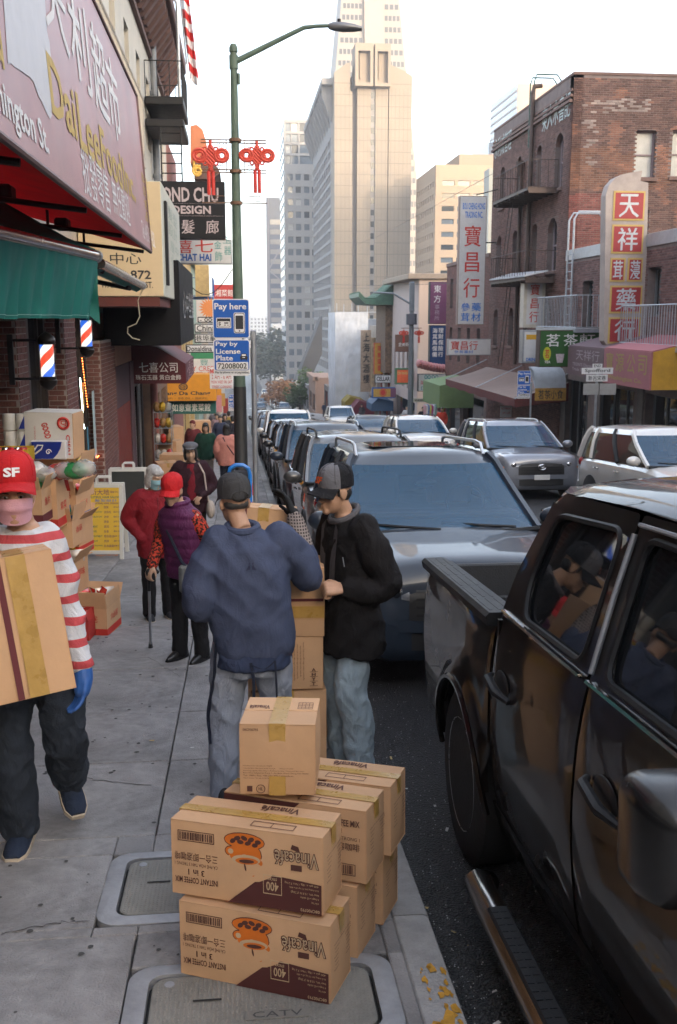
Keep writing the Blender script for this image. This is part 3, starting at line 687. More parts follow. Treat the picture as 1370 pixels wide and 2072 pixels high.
for k,dz in enumerate((.88,.70,.52)): mb.box((FR - .05 - .04 * (2 - k),YC + .02,ZT - dz),(FR - .003,YF,ZT - dz + .09))
mb.build('corbel_course',m_stone,b1)
for (x0,x1,y0,y1,s) in ((1097,1154,222,275,'東人木書記'),(1001,1035,296,328,'永利成管理')):
    pa,pb = PX(x0,y1,FR - .03),PX(x1,y1 - (x1 - x0) * .55,FR - .03);Ml = frameM((FR - .03,pa.y,(pa.z + pb.z) / 2 + .1),(0,-1,0),(0,0,1));L = pa.y - pb.y
    mb = MB();write(mb,s,L / 2,.45,L,.85,Ml,.02,.012);mb.build('raised_lettering',mat('verdigris_letter',(.42,.48,.47),.6,var=.2,vs=5),b1)
# pipes and funnel
mb = MB();yp = PX(1082,300,FR).y;mb.cyl((FR - .14,yp,gz(yp) + 3.5),(FR - .14,yp,ZT + .3),.09,n=10);mb.tube([(FR - .14,yp,ZT + .3),(FR - .1,yp,ZT + .55),(FR + .2,yp,ZT + .6)],.09,8)
yp2 = PX(1062,300,FR).y;mb.cyl((FR - .12,yp2,gz(yp2) + 3.5),(FR - .12,yp2,ZT - 2.6),.08,n=10);mb.cyl((FR - .15,yp2,ZT - 2.6),(FR - .15,yp2,ZT - 2.0),.09,.2,n=8)
mb.build('drain_pipe',m_brown,b1,True)
# roof hoops in dark green
t = thing('roof_ladder','dark green tubular hoop ladder over the brick parapet','ladder',(FR,yp + .4,ZT))
mb = MB()
for dy in (.0,.55): mb.tube([(FR - .1,yp + dy,ZT - 1.6),(FR - .1,yp + dy,ZT + .75),(FR - .02,yp + dy,ZT + 1.0),(FR + .8,yp + dy,ZT + 1.0),(FR + .95,yp + dy,ZT + .8),(FR + .95,yp + dy,ZT + .1)],.03,6)
mb.build('hoop',mat('dark_green_paint',(.03,.07,.05),.5),t);ladder(t,(FR - .1,yp + .27,ZT - 1.6),(FR - .1,yp + .27,ZT + .6),.5,MAT['dark_green_paint'])
# fire escape
fe = thing('fire_escape','brown iron fire escape hung on the brick front','fire escape',(FR - .6,YF - 3,zb))
y0e,y1e = YC + 1.2,PX(997,412,FR - 1.15).y
for pyy,lad in ((412,560),(572,740)):
    zp = PX(1030,pyy,FR - .5).z
    mb = MB();mb.box((FR - 1.15,y0e,zp - .06),(FR - .04,y1e,zp + .02))
    for i in range(9): y = y0e + (y1e - y0e) * i / 8;mb.box((FR - 1.12,y - .02,zp - .16),(FR - .02,y + .02,zp - .06))
    mb.build('platform',m_brown,fe);rail(fe,[(FR - .05,y0e,zp),(FR - 1.13,y0e,zp),(FR - 1.13,y1e,zp),(FR - .05,y1e,zp)],1.0,.35,m_brown)
    ladder(fe,(FR - .75,y1e - 1.5,zp),(FR - .95,y1e - 1.1,PX(1030,lad,FR - .6).z),.5,m_brown)
MB().prism([(FR - 1.2,y0e - .1,PX(1030,572,FR - .5).z + .05),(FR - .3,y0e - .1,PX(1030,572,FR - .5).z + .25),(FR - .3,y1e,PX(1030,572,FR - .5).z + .35),(FR - 1.2,y1e,PX(1030,572,FR - .5).z + .1)],(0,0,.05)).build('tarpaulin',mat('grey_tarp',(.4,.42,.45),.6,var=.3,vs=2),fe)
# ---- two storey brick shop building in front of it
pt0,pt1 = PX(1370,457,FR),PX(1165,512,FR);z0t = (pt0.z + pt1.z) / 2;YA = 21.;zb0 = gz(YC) - .5;H0 = z0t - zb0;W0 = YC - YA - .02
b0 = thing('brick_shop_building','lower two storey brick building behind the tall red character sign','building',(FR + 4,29,zb0))
l0 = lambda px: YC - .01 - PX(px,600,FR).y
zz = lambda px,py: PX(px,py,FR).z - zb0
ops0 = [(l0(1178),l0(1200),zz(1190,665),zz(1190,568)),(l0(1308),l0(1336),zz(1320,640),zz(1320,540))]
g0 = zz(1200,745)                                    # shop floor height
so = [(W0 * a,W0 * b,.62,g0 - .5) for a,b in ((.03,.2),(.24,.47),(.53,.72),(.76,.97))]
M0 = FRT(FR,YC - .01,zb0)
facade(b0,M0,W0,H0,ops0 + so,m_mortar,.4,mat('grey_frame',(.16,.17,.18),.6),None,[m_shop],mull=2)
bricks(b0,M0,W0,H0 - .35,lambda x,z: z < g0 or any(a < x < b and c < z < d for a,b,c,d in ops0),brickcol(((.15,.078,.074),(.22,.125,.115)),.25),seed=5,gap=.016)
MB().box((FR - .04,YA,z0t - .32),(FR + .5,YC - .03,z0t + .04),.01).build('coping',mat('pale_flashing',(.42,.44,.47),.5,.3),b0)
MB().box((FR + .41,YA,zb0),(FR + 14,YC - .03,z0t - .3)).build('core',m_stone,b0)
for k in range(5): MB().box((FR - .05,YA + k * W0 / 4.2,zb0),(FR - .003,YA + k * W0 / 4.2 + .45,zb0 + g0 - .3),.01).build('shop_pier',mat('shop_pier',(.13,.12,.115),.7,var=.2),b0)
m_zinc = mat('zinc_pipe',(.42,.45,.49),.45,.5,var=.15)
rl = thing('roof_ladder','pale grey tubular ladder arching over the lower brick roof','ladder',(FR - .2,PX(1160,500,FR).y,z0t))
ya,yb_ = PX(1158,520,FR).y,PX(1172,520,FR).y
mb = MB()
for y in (ya - .1,ya - .65): mb.tube([(FR - .2,y,z0t - 3.2),(FR - .2,y,z0t + 1.0),(FR - .05,y,z0t + 1.25),(FR + .85,y,z0t + 1.25),(FR + 1.05,y,z0t + 1.05),(FR + 1.05,y,z0t)],.035,6)
mb.build('hoop',m_zinc,rl);ladder(rl,(FR - .2,ya - .37,z0t - 3.2),(FR - .2,ya - .37,z0t),.5,m_zinc)
for (p0,p1,pyb,lab) in ((1258,1385,700,'grey railed balcony over the pink awning'),(1088,1168,664,'small grey railed balcony above the green tea sign')):
    yb0,yb1 = PX(p0,640,FR - .9).y,PX(p1,640,FR - .9).y;zp = PX((p0 + p1) / 2,pyb,FR - .9).z
    bl = thing('balcony',lab,'balcony',(FR - .5,(yb0 + yb1) / 2,zp));mb = MB();mb.box((FR - .95,yb1,zp - .12),(FR - .03,yb0,zp));mb.build('deck',m_zinc,bl)
    rail(bl,[(FR - .05,yb0,zp),(FR - .92,yb0,zp),(FR - .92,yb1,zp),(FR - .05,yb1,zp)],1.05,.16,m_zinc,.013)
# ---- smaller brown brick building beyond
YG = PX(905,540,FR).y;z2 = PX(950,530,FR).z;zb2 = gz(YG) - .5;H2 = z2 - zb2;Wd = YG - YF - .02
b2 = thing('brown_brick_building','low brown brick building behind the tall blue lettered sign','building',(FR + 4,(YF + YG) / 2,zb2))
gs = 3.9;ops = grid_ops([(Wd * (.1 + .22 * i),Wd * (.1 + .22 * i) + .75) for i in range(4)],[(gs + .9,gs + 2.7),(gs + 3.7,gs + 5.3)]) + [(Wd * .05,Wd * .42,.7,3.2),(Wd * .5,Wd * .95,.7,3.2)]
ops = [o for o in ops if o[3] < H2 - .3]
M3 = FRT(FR,YG,zb2);facade(b2,M3,Wd,H2,ops,m_mortar,.35,m_stone,m_win)
bricks(b2,M3,Wd,H2,lambda x,z: z < gs or any(a < x < b and c < z < d for a,b,c,d in ops),brickcol(((.13,.055,.045),(.19,.075,.06)),.2),seed=7)
M4 = FC(FR,YF + .02,ZT - 6)
MB().box((FR + .36,YF + .03,zb2),(FR + 12,YG - .02,z2 - .1)).build('core',m_stone,b2);MB().box((FR - .06,YF + .03,z2),(FR + .6,YG,z2 + .18),.01).build('coping',m_stone,b2)
# ---- peach building across the alley
YP0,YP1 = PX(846,600,FR).y,PX(795,600,FR).y;zp1 = PX(846,565,FR).z;zbp = gz(YP1) - .5
bp = thing('peach_building','peach stucco building with long side wall and deep eaves','building',(FR + 6,(YP0 + YP1) / 2,zbp));m_peach = mat('peach_stucco',(.55,.42,.34),.85,var=.06,vs=.6,grime=.1);m_pink = mat('pinkish_stucco',(.46,.38,.36),.85,var=.06,vs=.8)
Wp,Hp = YP1 - YP0,zp1 - zbp
ops = grid_ops([(Wp * (.08 + .18 * i),Wp * (.08 + .18 * i) + .9) for i in range(5)],[(gs,gs + 2.6),(gs + 4,gs + 6.6)])
facade(bp,FRT(FR,YP1,zbp),Wp,Hp,[o for o in ops if o[3] < Hp - 1] + [(.6,Wp - .6,.5,3.1)],m_pink,.4,m_pink,m_win)
MB().box((FR + .02,YP0 - .3,zbp),(FR + 13,YP0,zp1)).build('side_wall',m_peach,bp);MB().box((FR + .41,YP0 + .02,zbp),(FR + 13,YP1,zp1 - .1)).build('core',m_peach,bp)
MB().box((FR - .75,YP0 - .5,zp1),(FR + 13,YP1 + .3,zp1 + .35),.03).build('eaves',mat('eaves_tan',(.30,.24,.19),.8),bp)
# ---- green roofed chinese building
YQ = PX(748,600,FR).y;zq = PX(775,660,FR).z;zbq = gz(YQ) - .5;Wq,Hq = YQ - YP1 - .05,zq - zbq
bq = thing('pagoda_building','ornate shopfront with curved green tiled pagoda roof','building',(FR + 4,(YQ + YP1) / 2,zbq));m_grn = mat('green_tile',(.05,.12,.085),.5,var=.3,vs=3);m_orn = mat('ornate_paint',(.30,.22,.13),.8,var=.5,vs=5);m_redp = mat('red_paint',(.33,.045,.03),.6,var=.2)
ops = grid_ops([(Wq * (.08 + .31 * i),Wq * (.08 + .31 * i) + Wq * .24) for i in range(3)],[(gs,gs + 2.8),(gs + 3.6,gs + 6.2)])
facade(bq,FRT(FR,YQ,zbq),Wq,Hq,[o for o in ops if o[3] < Hq - .5] + [(.6,Wq - .6,.5,3.)],mat('sand_render',(.36,.31,.26),.85,var=.25,vs=1.5),.5,m_redp,m_win,mull=2)
MB().box((FR + .51,YP1 + .05,zbq),(FR + 11,YQ,zq - .1)).build('core',m_orn,bq)
yr0,yr1 = YP1 + .3,YP1 + .3 + 5.2
MB().box((FR - .5,yr0,zq - 3.5),(FR + 1,yr1,zq + 1.6)).build('tower_bay',mat('carved_bay',(.14,.09,.06),.8,var=.6,vs=6),bq)
mb = MB();prof = [(1.5,1.5),(.4,1.35),(-.6,.75),(-1.5,.35),(-2.4,.35),(-2.9,.7),(-2.9,.45),(-2.3,.05),(-1.4,0.02),(1.5,0)]
mb.prism([(FR + x * .9,yr0 - .6,zq + 1.6 + z * 1.3) for x,z in prof],(0,yr1 - yr0 + 1.2,0));mb.build('pagoda_roof',m_grn,bq)
mb = MB()
for i in range(12): y = yr0 - .5 + i * .55;mb.tube([(FR + x * .9,y,zq + 1.65 + z * 1.3) for x,z in prof[:6]],.07,6)
mb.build('roof_tile_ridge',m_grn,bq)
MB().box((FR - .3,YQ - 4.2,zbq + gs - .2),(FR - .02,YQ - 2.8,zq - 1),.02).build('carved_strip',m_orn,bq)
# ---- sheet wrapped building at the corner
YW0,YW1 = YQ + 1.,134.;zw = PX(700,634,FR).z;zbw = gz(YW1) - .5
bw_ = thing('wrapped_building','corner building wrapped in white translucent scaffold sheeting','building',(FR + 5,(YW0 + YW1) / 2,zbw));m_sheet = mat('scaffold_sheet',(.56,.58,.62),.9,var=.2,vs=.6,bump=.6,bs=5,alpha=.82)
MB().box((FR + .9,YW0 + .8,zbw),(FR + 16,YW1 - .8,zw - .6)).build('wall',mat('grey_render',(.3,.29,.29),.9,var=.3,vs=.3),bw_)
def sheet(fn,nu,nv):
    v = [fn(i / nu,j / nv) for j in range(nv + 1) for i in range(nu + 1)]
    return v,[(j*(nu+1)+i,j*(nu+1)+i+1,(j+1)*(nu+1)+i+1,(j+1)*(nu+1)+i) for j in range(nv) for i in range(nu)]
zl = PX(690,800,FR).z
YS1 = YW0 + 7.;XS = 8.75
mb = MB();mb.add(*sheet(lambda u,v_: (XS + .1 * noise.noise(Vector((u * 9,v_ * 6,0))),YS1 - u * (YS1 - YW0),zl + (zw - zl) * v_),20,24));mb.add(*sheet(lambda u,v_: (XS + u * 2.95,YW0 - .10 * abs(noise.noise(Vector((u * 5,v_ * 9,5)))) - .04 * noise.noise(Vector((u * 14,v_ * 22,1))),zl + (zw - zl) * v_),30,60));mb.build('sheeting',m_sheet,bw_,True,80)
mb = MB()
for x in (XS + .15,XS + 1.5,XS + 2.9):
    for y in (YW0 + .2,YS1): mb.cyl((x,y,gz(y)),(x,y,zw + .8),.045,n=6)
for z in (zl,zl + (zw - zl) * .25,zl + (zw - zl) * .5,zl + (zw - zl) * .75,zw): mb.cyl((XS + .1,YW0 + .15,z),(XS + 4,YW0 + .15,z),.045,n=6)
mb.build('scaffold_tube',m_steel,bw_)
facade(bw_,FRT(FR - .2,YW1,zbw),YW1 - YW0,zl - zbw,[(1 + 4.2 * i,4.6 + 4.2 * i,.8,zl - zbw - .7) for i in range(int((YW1 - YW0 - 2) / 4.2))],mat('shop_base',(.10,.08,.07),.7),.4,m_redp,m_shop)
# ---- more houses: right side behind the camera, beyond the crossing
def row_house(name,label,side,y0,y1,h,wall,dep=14,fl=3.4,nw=3,shop=True):
    zb = gz(max(y0,y1)) - .5;zt = gz((y0 + y1) / 2) + h;W = y1 - y0;X = FR if side > 0 else FL
    t = thing(name,label,'building',(X + side * 4,(y0 + y1) / 2,zb));g = zt - zb - h + 4.2
    ops = grid_ops([(W * (i + .28) / nw,W * (i + .72) / nw) for i in range(nw)],[(g + j * fl + .7,g + j * fl + 2.6) for j in range(int((h - 4.6) / fl))])
    if shop: ops += [(W * (i + .12) / 2,W * (i + .88) / 2,g - 3.6,g - .9) for i in range(2)]
    M = FRT(X,y1,zb) if side > 0 else FLT(X,y0,zb)
    facade(t,M,W,zt - zb,ops,wall,.35,m_black,None,[m_win,m_win2],sash=True);MB().box((X + side * .36,y0 + .02,zb),(X + side * dep,y1 - .02,zt - .05)).build('core',wall,t)
    MB().box((X - side * .35,y0,zt - .5),(X + side * .5,y1,zt + .12),.02).build('cornice',wall,t);return t
st1,st2,st3,st4 = mat('stucco_buff',(.42,.36,.28),.85,var=.1,vs=1),mat('stucco_grey',(.33,.33,.34),.85,var=.1,vs=1),mat('stucco_brown',(.24,.15,.11),.85,var=.1,vs=1),mat('stucco_green',(.26,.33,.27),.85,var=.1,vs=1)
for i,(y0,y1,h,m) in enumerate(((8,20.9,8.5,st3),(-6,7.9,8.2,st1),(-20,-6.1,8.8,st2),(-36,-20.1,9,st1),(-54,-36.1,9.5,st3),(-75,-54.1,10,st2))): row_house('row_house',('brown','buff','grey','tall buff','tall brown','tall grey')[i] + ' stucco row house uphill on the right side',1,y0,y1,h,m)
for i,(y0,y1,h,m) in enumerate(((152,166,9,st3),(166.1,180,8,st2),(180.1,200,8,st1))): row_house('corner_shop',('brown low shop just past the crossing','grey low shop past the crossing','buff low shop past the crossing farthest down')[i],1,y0,y1,h - 3,m)
# unseen blocks added far uphill behind the camera to keep the street shaded
for i in range(11):
    xx = -130 + i * 48;yy = -250 - (i % 3) * 14;d = Vector((xx,yy,0));hh = (64,70,61,72,66,69,62,73,65,70,63)[i]
    t = thing('apartment_block','%s apartment block on the ridge uphill' % ('first grey|second tall|third lower|fourth very tall|fifth|sixth|seventh low|eighth tallest|ninth|tenth|last'.split('|')[i]),'building',(xx,yy,18),group='apartment blocks on the ridge uphill')
    ops = grid_ops([(3 + k * 6,7 + k * 6) for k in range(7)],[(4 + j * 5,6.8 + j * 5) for j in range(int((hh - 5) / 5))])
    facade(t,frameM((xx + 23,yy + 18,18),(-1,0,0),(0,0,1)),46,hh,ops,(st1,st2)[i % 2],.5,m_con2,m_win2);MB().box((xx - 23,yy,-5),(xx + 23,yy + 17.4,18 + hh - .1)).build('core',(st1,st2)[i % 2],t)
mb = MB();mb.add([(-500,-420,-1),(600,-420,-1),(600,-300,26),(-500,-300,26),(600,-120,9),(-500,-120,9),(600,-75,5),(-500,-75,5)],[(0,1,2,3),(3,2,4,5),(5,4,6,7)]);struct(mb.build('hill',mat('city_ground',(.11,.11,.11))))
# ------------------------------------------------------------------ left-hand houses
m_cream = mat('cream_stucco',(.50,.44,.36),.85,var=.08,vs=.8,grime=.18);m_tileW = mat('white_wall_tile',(.42,.42,.42),.45,var=.06,vs=2)
YB = 22.
la = thing('shop_building','cream shop building with balcony above the faded pink awning sign','building',(FL - 4,8,gz(22)))
zb = gz(YB) - .5;zA = 11.5;Y0 = -14.
up = zb + 4.2 - .0
zl_ = 3.1                              # underside of first floor above street datum
ops = grid_ops([(2 + 2.9 * i,3.1 + 2.9 * i) for i in range(12)],[(zl_ - zb + 1.3,zl_ - zb + 3.7),(zl_ - zb + 5.2,zl_ - zb + 7.4)])
MA = FLT(FL,Y0,zl_)
ops = [(a,b,c - (zl_ - zb),d - (zl_ - zb)) for a,b,c,d in ops]
facade(la,MA,YB - Y0,zA - zl_,[o for o in ops if o[1] < YB - Y0],m_cream,.3,mat('dark_sash',(.10,.08,.07),.6),m_win,sash=True)
MB().box((FL - 12,Y0,zl_ - .2),(FL - .31,YB,zA - .1)).build('core',m_cream,la)
# balcony
yb0,yb1,zf = 2.,21.2,5.2
mb = MB();mb.box((-1.75,yb0,zf - .16),(FL - .02,yb1,zf));mb.build('balcony_deck',m_cream,la)
m_bal = mat('balcony_paint',(.47,.42,.35),.6,var=.15,vs=2)
rail(la,[(-1.78,yb0,zf),(-1.78,yb1,zf),(FL + .05,yb1,zf)],1.15,.13,m_bal,.016,'balcony_railing',.03)
# shop interior behind the open front, then pilasters and tiled wall
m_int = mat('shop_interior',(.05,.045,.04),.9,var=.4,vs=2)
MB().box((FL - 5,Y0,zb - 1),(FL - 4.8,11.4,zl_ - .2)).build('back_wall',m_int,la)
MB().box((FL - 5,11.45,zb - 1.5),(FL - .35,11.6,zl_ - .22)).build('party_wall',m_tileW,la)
mb = MB()
for j in range(34):
    for i in range(14): mb.box((FL - .36 - i * .152 - .147,11.437,zb + .3 + j * .152),(FL - .36 - i * .152,11.449,zb + .3 + j * .152 + .147))
mb.build('wall_tile',m_tileW,la,kind='stuff')
m_bk = mat('shop_brick',(.13,.05,.04),.8,var=.25,vs=9,bump=.5,bs=40,rnd=.22);m_mort2 = mat('pale_mortar',(.30,.26,.24),.95,var=.1)
_bm = {}
def brick_me(w,h,d):
    k = (round(w,3),round(h,3))
    if k not in _bm: _bm[k] = MB().box((0,-d,0),(w,.004,h),.004).mesh('brick',m_bk)
    return _bm[k]
def pilaster(x0,x1,y0,y1,z0,z1,nb=True,tall=None):
    mb = MB();mb.box((x0,y0,z0),(x1,y1,z1));core = mb.build('pilaster',m_mort2,la)
    bh = .074;n = int((z1 - z0) / bh)
    for j in range(n):
        z = z0 + j * bh;off = (j % 2) * .1
        for M,L in ((frameM((x0,y0,z),(1,0,0),(0,0,1)),x1 - x0),(frameM((x1,y0,z),(0,1,0),(0,0,1)),y1 - y0)):
            x = -off
            while x < L - .02:
                a,b = max(x,0),min(x + .205,L);x += .215
                if b - a > .03: piece(core,'brick',brick_me(round((b - a) / .02) * .02 if b - a < .2 else .205,.063,.01),M @ Matrix.Translation((a,0,0)))
YP = [(11.6,12.15),(14.75,15.75),(18.5,20.6)]
for k,(a,b) in enumerate(YP): pilaster(FL - .32,FL + .14,a,b,gz(b) + (1.35 if k < 1 else .2),2.35 if k < 2 else 1.7)
m_drk = mat('dark_timber',(.03,.022,.02),.6,var=.3)
for a,b in ((12.15,14.75),(15.75,18.5)):
    y0,y1 = a + .01,b - .01;z0 = gz(b) + .75;M = FLT(FL - .12,y0,z0);h = zl_ - .25 - z0
    facade(la,M,y1 - y0,h,[(.12,(y1 - y0) * .48,.1,h - .5),((y1 - y0) * .55,y1 - y0 - .12,.1,h - .5)],m_drk,.12,m_drk,m_shop)
    MB().box((FL - .3,y0,gz(b) - .3),(FL + .02,y1,z0 - .005)).build('stall_riser',m_bk,la)
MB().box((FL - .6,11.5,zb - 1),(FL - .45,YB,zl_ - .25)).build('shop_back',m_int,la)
m_led = mat('orange_lamp_strip',(1.,.16,.03),.4,var=0,emit=5.);m_tubew = mat('white_neon_tube',(.75,1.,.85),.4,var=0,emit=3.)
for (a,b) in ((PX(166,725,FL + .03),PX(178,828,FL + .03)),(PX(199,858,FL + .03),PX(205,915,FL + .03)),(PX(205,917,FL + .03),PX(196,926,FL + .03)),(PX(177,940,FL + .03),PX(183,925,FL + .03))):
    mb = MB();n = max(3,int((b - a).length / .05))
    for i in range(n): p = a.lerp(b,i / n);mb.cbox(p,(.008,.012,.012))
    mb.build('lamp_strip',m_led,la,kind='stuff')
mb = MB();mb.tube([PX(162,765,FL + .02),PX(168,835,FL + .02),PX(164,841,FL + .02),PX(171,867,FL + .02)],.008,6);mb.build('neon_tube',m_tubew,la,True)
for (p0,y0,p1,y1,m) in ((186,792,196,925,mat('pale_poster',(.42,.52,.55),.6)),(163,776,171,830,mat('yellow_poster',(.5,.3,.05),.6)),(176,865,181,930,mat('blue_poster',(.05,.2,.3),.6))):
    a,b = PX(p0,y0,FL - .0),PX(p1,y1,FL - .0);MB().box((FL - .005,a.y,b.z),(FL + .004,b.y,a.z)).build('poster',m,la)
# red painted bay, door, pipe of the next house
lb = thing('cornice_building','pale house with brown bracketed cornice and black fire escape on the left','building',(FL - 4,31,gz(40)))
YE = 41.;zb = gz(YE) - .5;ztop = 11.6
m_pale = mat('pale_stucco',(.52,.49,.43),.85,var=.07,vs=.8,grime=.15)
ops = grid_ops([(1.4 + 3. * i,2.5 + 3. * i) for i in range(6)],[(1.5,3.6),(5.,7.1)])
facade(lb,FLT(FL,YB + .02,2.2),YE - YB - .04,ztop - 2.2,ops,m_pale,.3,MAT['dark_sash'],m_win,sash=True)
MB().box((FL - 12,YB + .02,2.),(FL - .31,YE,ztop - .1)).build('core',m_pale,lb)
m_bcor = mat('brown_cornice',(.11,.06,.055),.8,var=.2)
mb = MB();mb.box((FL - .1,YB + .3,ztop - .35),(FL + .85,YE,ztop + .1),.03);mb.box((FL - .1,YB + .3,ztop - 1.5),(FL + .12,YE,ztop - 1.35));mb.build('cornice',m_bcor,lb)
for i in range(24): y = YB + .5 + i * .77;MB().prism([(FL + .01,y,ztop - 1.3),(FL + .2,y,ztop - 1.25),(FL + .7,y,ztop - .6),(FL + .7,y,ztop - .36),(FL + .01,y,ztop - .36)],(0,.3,0)).build('bracket',m_bcor,lb)
m_red1,m_plum,m_skinw = mat('red_enamel',(.20,.02,.015),.5,var=.2,grime=.3),mat('plum_paint',(.10,.055,.065),.7,var=.2),mat('salmon_wall',(.46,.27,.19),.8,var=.1)
mb = MB();mb.box((FL - .2,YB - 1.35,gz(24) - .2),(FL + .03,YB + 2.2,gz(24) + 2.1));mb.build('red_bay',m_red1,lb)
MB().box((FL - .2,YB - 1.35,gz(24) + 2.11),(FL + .03,YB + 2.2,gz(24) + 3.0)).build('plum_bay',m_plum,lb);MB().box((FL - .2,YB - 1.35,gz(24) + 3.01),(FL + .02,YB + 3.5,2.2)).build('salmon_bay',m_skinw,lb)
MB().box((FL - .2,YB + 2.21,gz(25) - .2),(FL + .06,YB + 3.,gz(24) + 3.0)).build('plum_pier',m_plum,lb)
M = FLT(FL - .3,YB + 3.02,gz(30) - .4);facade(lb,M,6.,4.6,[(.3,2.,.3,3.),(2.6,4.2,.3,3.),(4.6,5.8,.3,3.)],m_drk,.1,m_alu,m_shop)
mb = MB();p = PX(312,800,FL + .12);mb.cyl((FL + .12,p.y,gz(p.y)),(FL + .12,p.y,3.),.11,n=10);mb.build('painted_pipe',mat('pink_pipe',(.30,.11,.085),.7),lb,True)
mb = MB();yp = PX(311,150,FL + .15).y;mb.cyl((FL + .15,yp,2.2),(FL + .15,yp,ztop + 2),.11,n=10)
for z in (4.,6.5,9.): mb.cyl((FL + .15,yp,z),(FL + .15,yp,z + .12),.14,n=10)
mb.build('drain_pipe',mat('slate_pipe',(.17,.19,.22),.6,var=.15),lb,True)
facade(lb,FLT(FL,31.02,gz(41) - .4),9.9,2.2 - gz(41) + .38,[(.5,2.6,.5,3.4),(3.4,5.6,.5,3.4),(6.4,9.2,.5,3.4)],mat('timber_shop',(.14,.08,.05),.7,var=.3),.3,m_drk,m_shop)
# black fire escape
fe = thing('fire_escape','black iron fire escape with drop ladder on the left house front','fire escape',(FL + .6,33,6))
yf0 = 31.5;yf1 = yf0 + 3.2
for pyy in (205,250):
    zp = P(350,pyy,yf0).z;mb = MB();mb.box((FL + .02,yf0,zp - .1),(FL + 1.15,yf1,zp + .14),.03);mb.build('platform',m_black,fe)
zp = P(350,200,yf0).z;rail(fe,[(FL + .05,yf0,zp),(FL + 1.12,yf0,zp),(FL + 1.12,yf1,zp),(FL + .05,yf1,zp)],1.05,.3,m_black,.014)
ladder(fe,(FL + .75,yf0 + .1,P(350,258,yf0).z),(FL + .75,yf0 + .1,P(350,380,yf0).z),.6,m_black,(1,0,0),.025)
mb = MB();mb.tube([(FL + 1.0,yf0 + 1,zp),(FL + 1.0,yf0 + 1,zp + 2.9),(FL + .8,yf0 + 1,zp + 3.2),(FL + .3,yf0 + 1,zp + 3.2)],.05,8);mb.build('gooseneck',m_steel,fe,True)
# flag
fl = thing('flag','red and white striped flag hanging beside the brown cornice','flag',P(366,120,34))
mb = MB();a = P(358,-60,34)
def fv(u,v): return (a.x + .30 * u + .02 * v + .30 * v,34 + .12 * math.sin(u * 9 + v * 4),a.z - 3.2 * v - .25 * u)
v_,f_ = sheet(fv,8,24);mb.add(v_,f_);mb.m = [(i // 8 // 2) % 2 for i in range(len(f_))]
mb.build('cloth',[mat('flag_red',(.55,.03,.03),.7),mat('flag_white',(.7,.7,.72),.7)],fl,True)
MB().cyl(P(356,-90,34),P(378,130,34),.03,n=6).build('pole',m_steel,fl)
# brick and orange pagoda house
lc = thing('orange_gable_building','brick house with curved orange gable and dark tiled eave on the left','building',(FL - 3,44,gz(47)))
zb = gz(48) - .5;MB().box((FL - 10,YE + .02,zb),(FL - .02,48,P(380,275,YE).z)).build('wall',mat('house_brick',(.26,.10,.08),.85,var=.25,vs=5),lc)
m_or = mat('orange_render',(.42,.15,.07),.7,var=.2,vs=2)
pg = [(385,255),(398,252),(410,262),(417,285),(419,302),(419,330),(385,330)]
mb = MB();mb.prism([P(x,y,42.) for x,y in pg],(0,2.5,0));mb.build('curved_gable',m_or,lc)
mb = MB();mb.prism([P(x,y,41.95) for x,y in ((393,362),(393,330),(400,320),(425,326),(440,338),(446,350),(430,362))],(0,3.5,0));mb.build('tiled_eave',mat('dark_tile',(.07,.035,.03),.7,var=.3,vs=6),lc)
mb = MB();sp = [P(400 + (2 + k * .45) * math.cos(k * .55),346 + (2 + k * .45) * math.sin(k * .55),41.9) for k in range(22)];mb.tube(sp + [P(392,335,41.9),P(394,322,41.9),P(400,318,41.9)],.06,6);mb.build('scroll',mat('ochre_paint',(.52,.33,.07),.6),lc,True)
mb = MB()
for k in range(6): mb.box(P(371,282 + k * 13,40.9),P(377,288 + k * 13,40.88))
mb.build('white_quoin',m_wht,lc)
for i,(y0,y1,h,m,lab) in enumerate(((48.1,60,10,mat('stucco_ochre',(.45,.33,.15),.85,var=.1),'ochre house front past the orange gable on the left'),(60.1,74,11,st4,'pale green house on the left side'),(74.1,92,10,st1,'buff house farther down the left side'),(92.1,112,11,st2,'grey house far down the left side'),(112.1,138,12,st3,'brown house at the end of the left row'),(153,175,12,st1,'buff house across the crossing on the left'),(175.1,200,9,st2,'grey house across the crossing, farthest on the left'),(-34,-14.1,9,st2,'grey house uphill behind on the left side'))): row_house('terrace_house',lab,-1,y0,y1,h,m,nw=4)
# ------------------------------------------------------------------ vehicles (front towards -y)
def paint(name,col,metal=.55,rough=.32): return mat('paint_' + name,col,rough,metal,var=.04,vs=3,coat=1.,spec=.2)
m_tyre = mat('tyre_rubber',(.018,.018,.019),.8,var=.2,vs=12,bump=.2,bs=60);m_rim = mat('alloy_rim',(.38,.39,.41),.3,.8,var=.1)
m_wind = mat('windscreen',(.016,.082,.165),.03,var=.2,vs=.7,spec=.5,alpha=.62);m_side = mat('tinted_side_glass',(.012,.014,.016),.03,var=.2,vs=1,spec=.6)
m_lens = mat('lamp_lens',(.16,.17,.19),.08,.3,var=.3,vs=14,coat=1.);m_amber = mat('amber_lens',(.6,.17,.02),.2,coat=1.);m_tail = mat('tail_lens',(.35,.01,.015),.15,coat=1.)
m_plas = mat('black_plastic',(.013,.0135,.015),.55,var=.15,vs=10,bump=.1,bs=150,spec=.3);m_chr = mat('chrome',(.62,.63,.65),.12,1.,var=.05)
m_lin0 = mat('seat_cloth',(.06,.065,.075),.9);m_grl = mat('grille_black',(.012,.012,.013),.5);m_plate = mat('number_plate',(.6,.6,.58),.5)
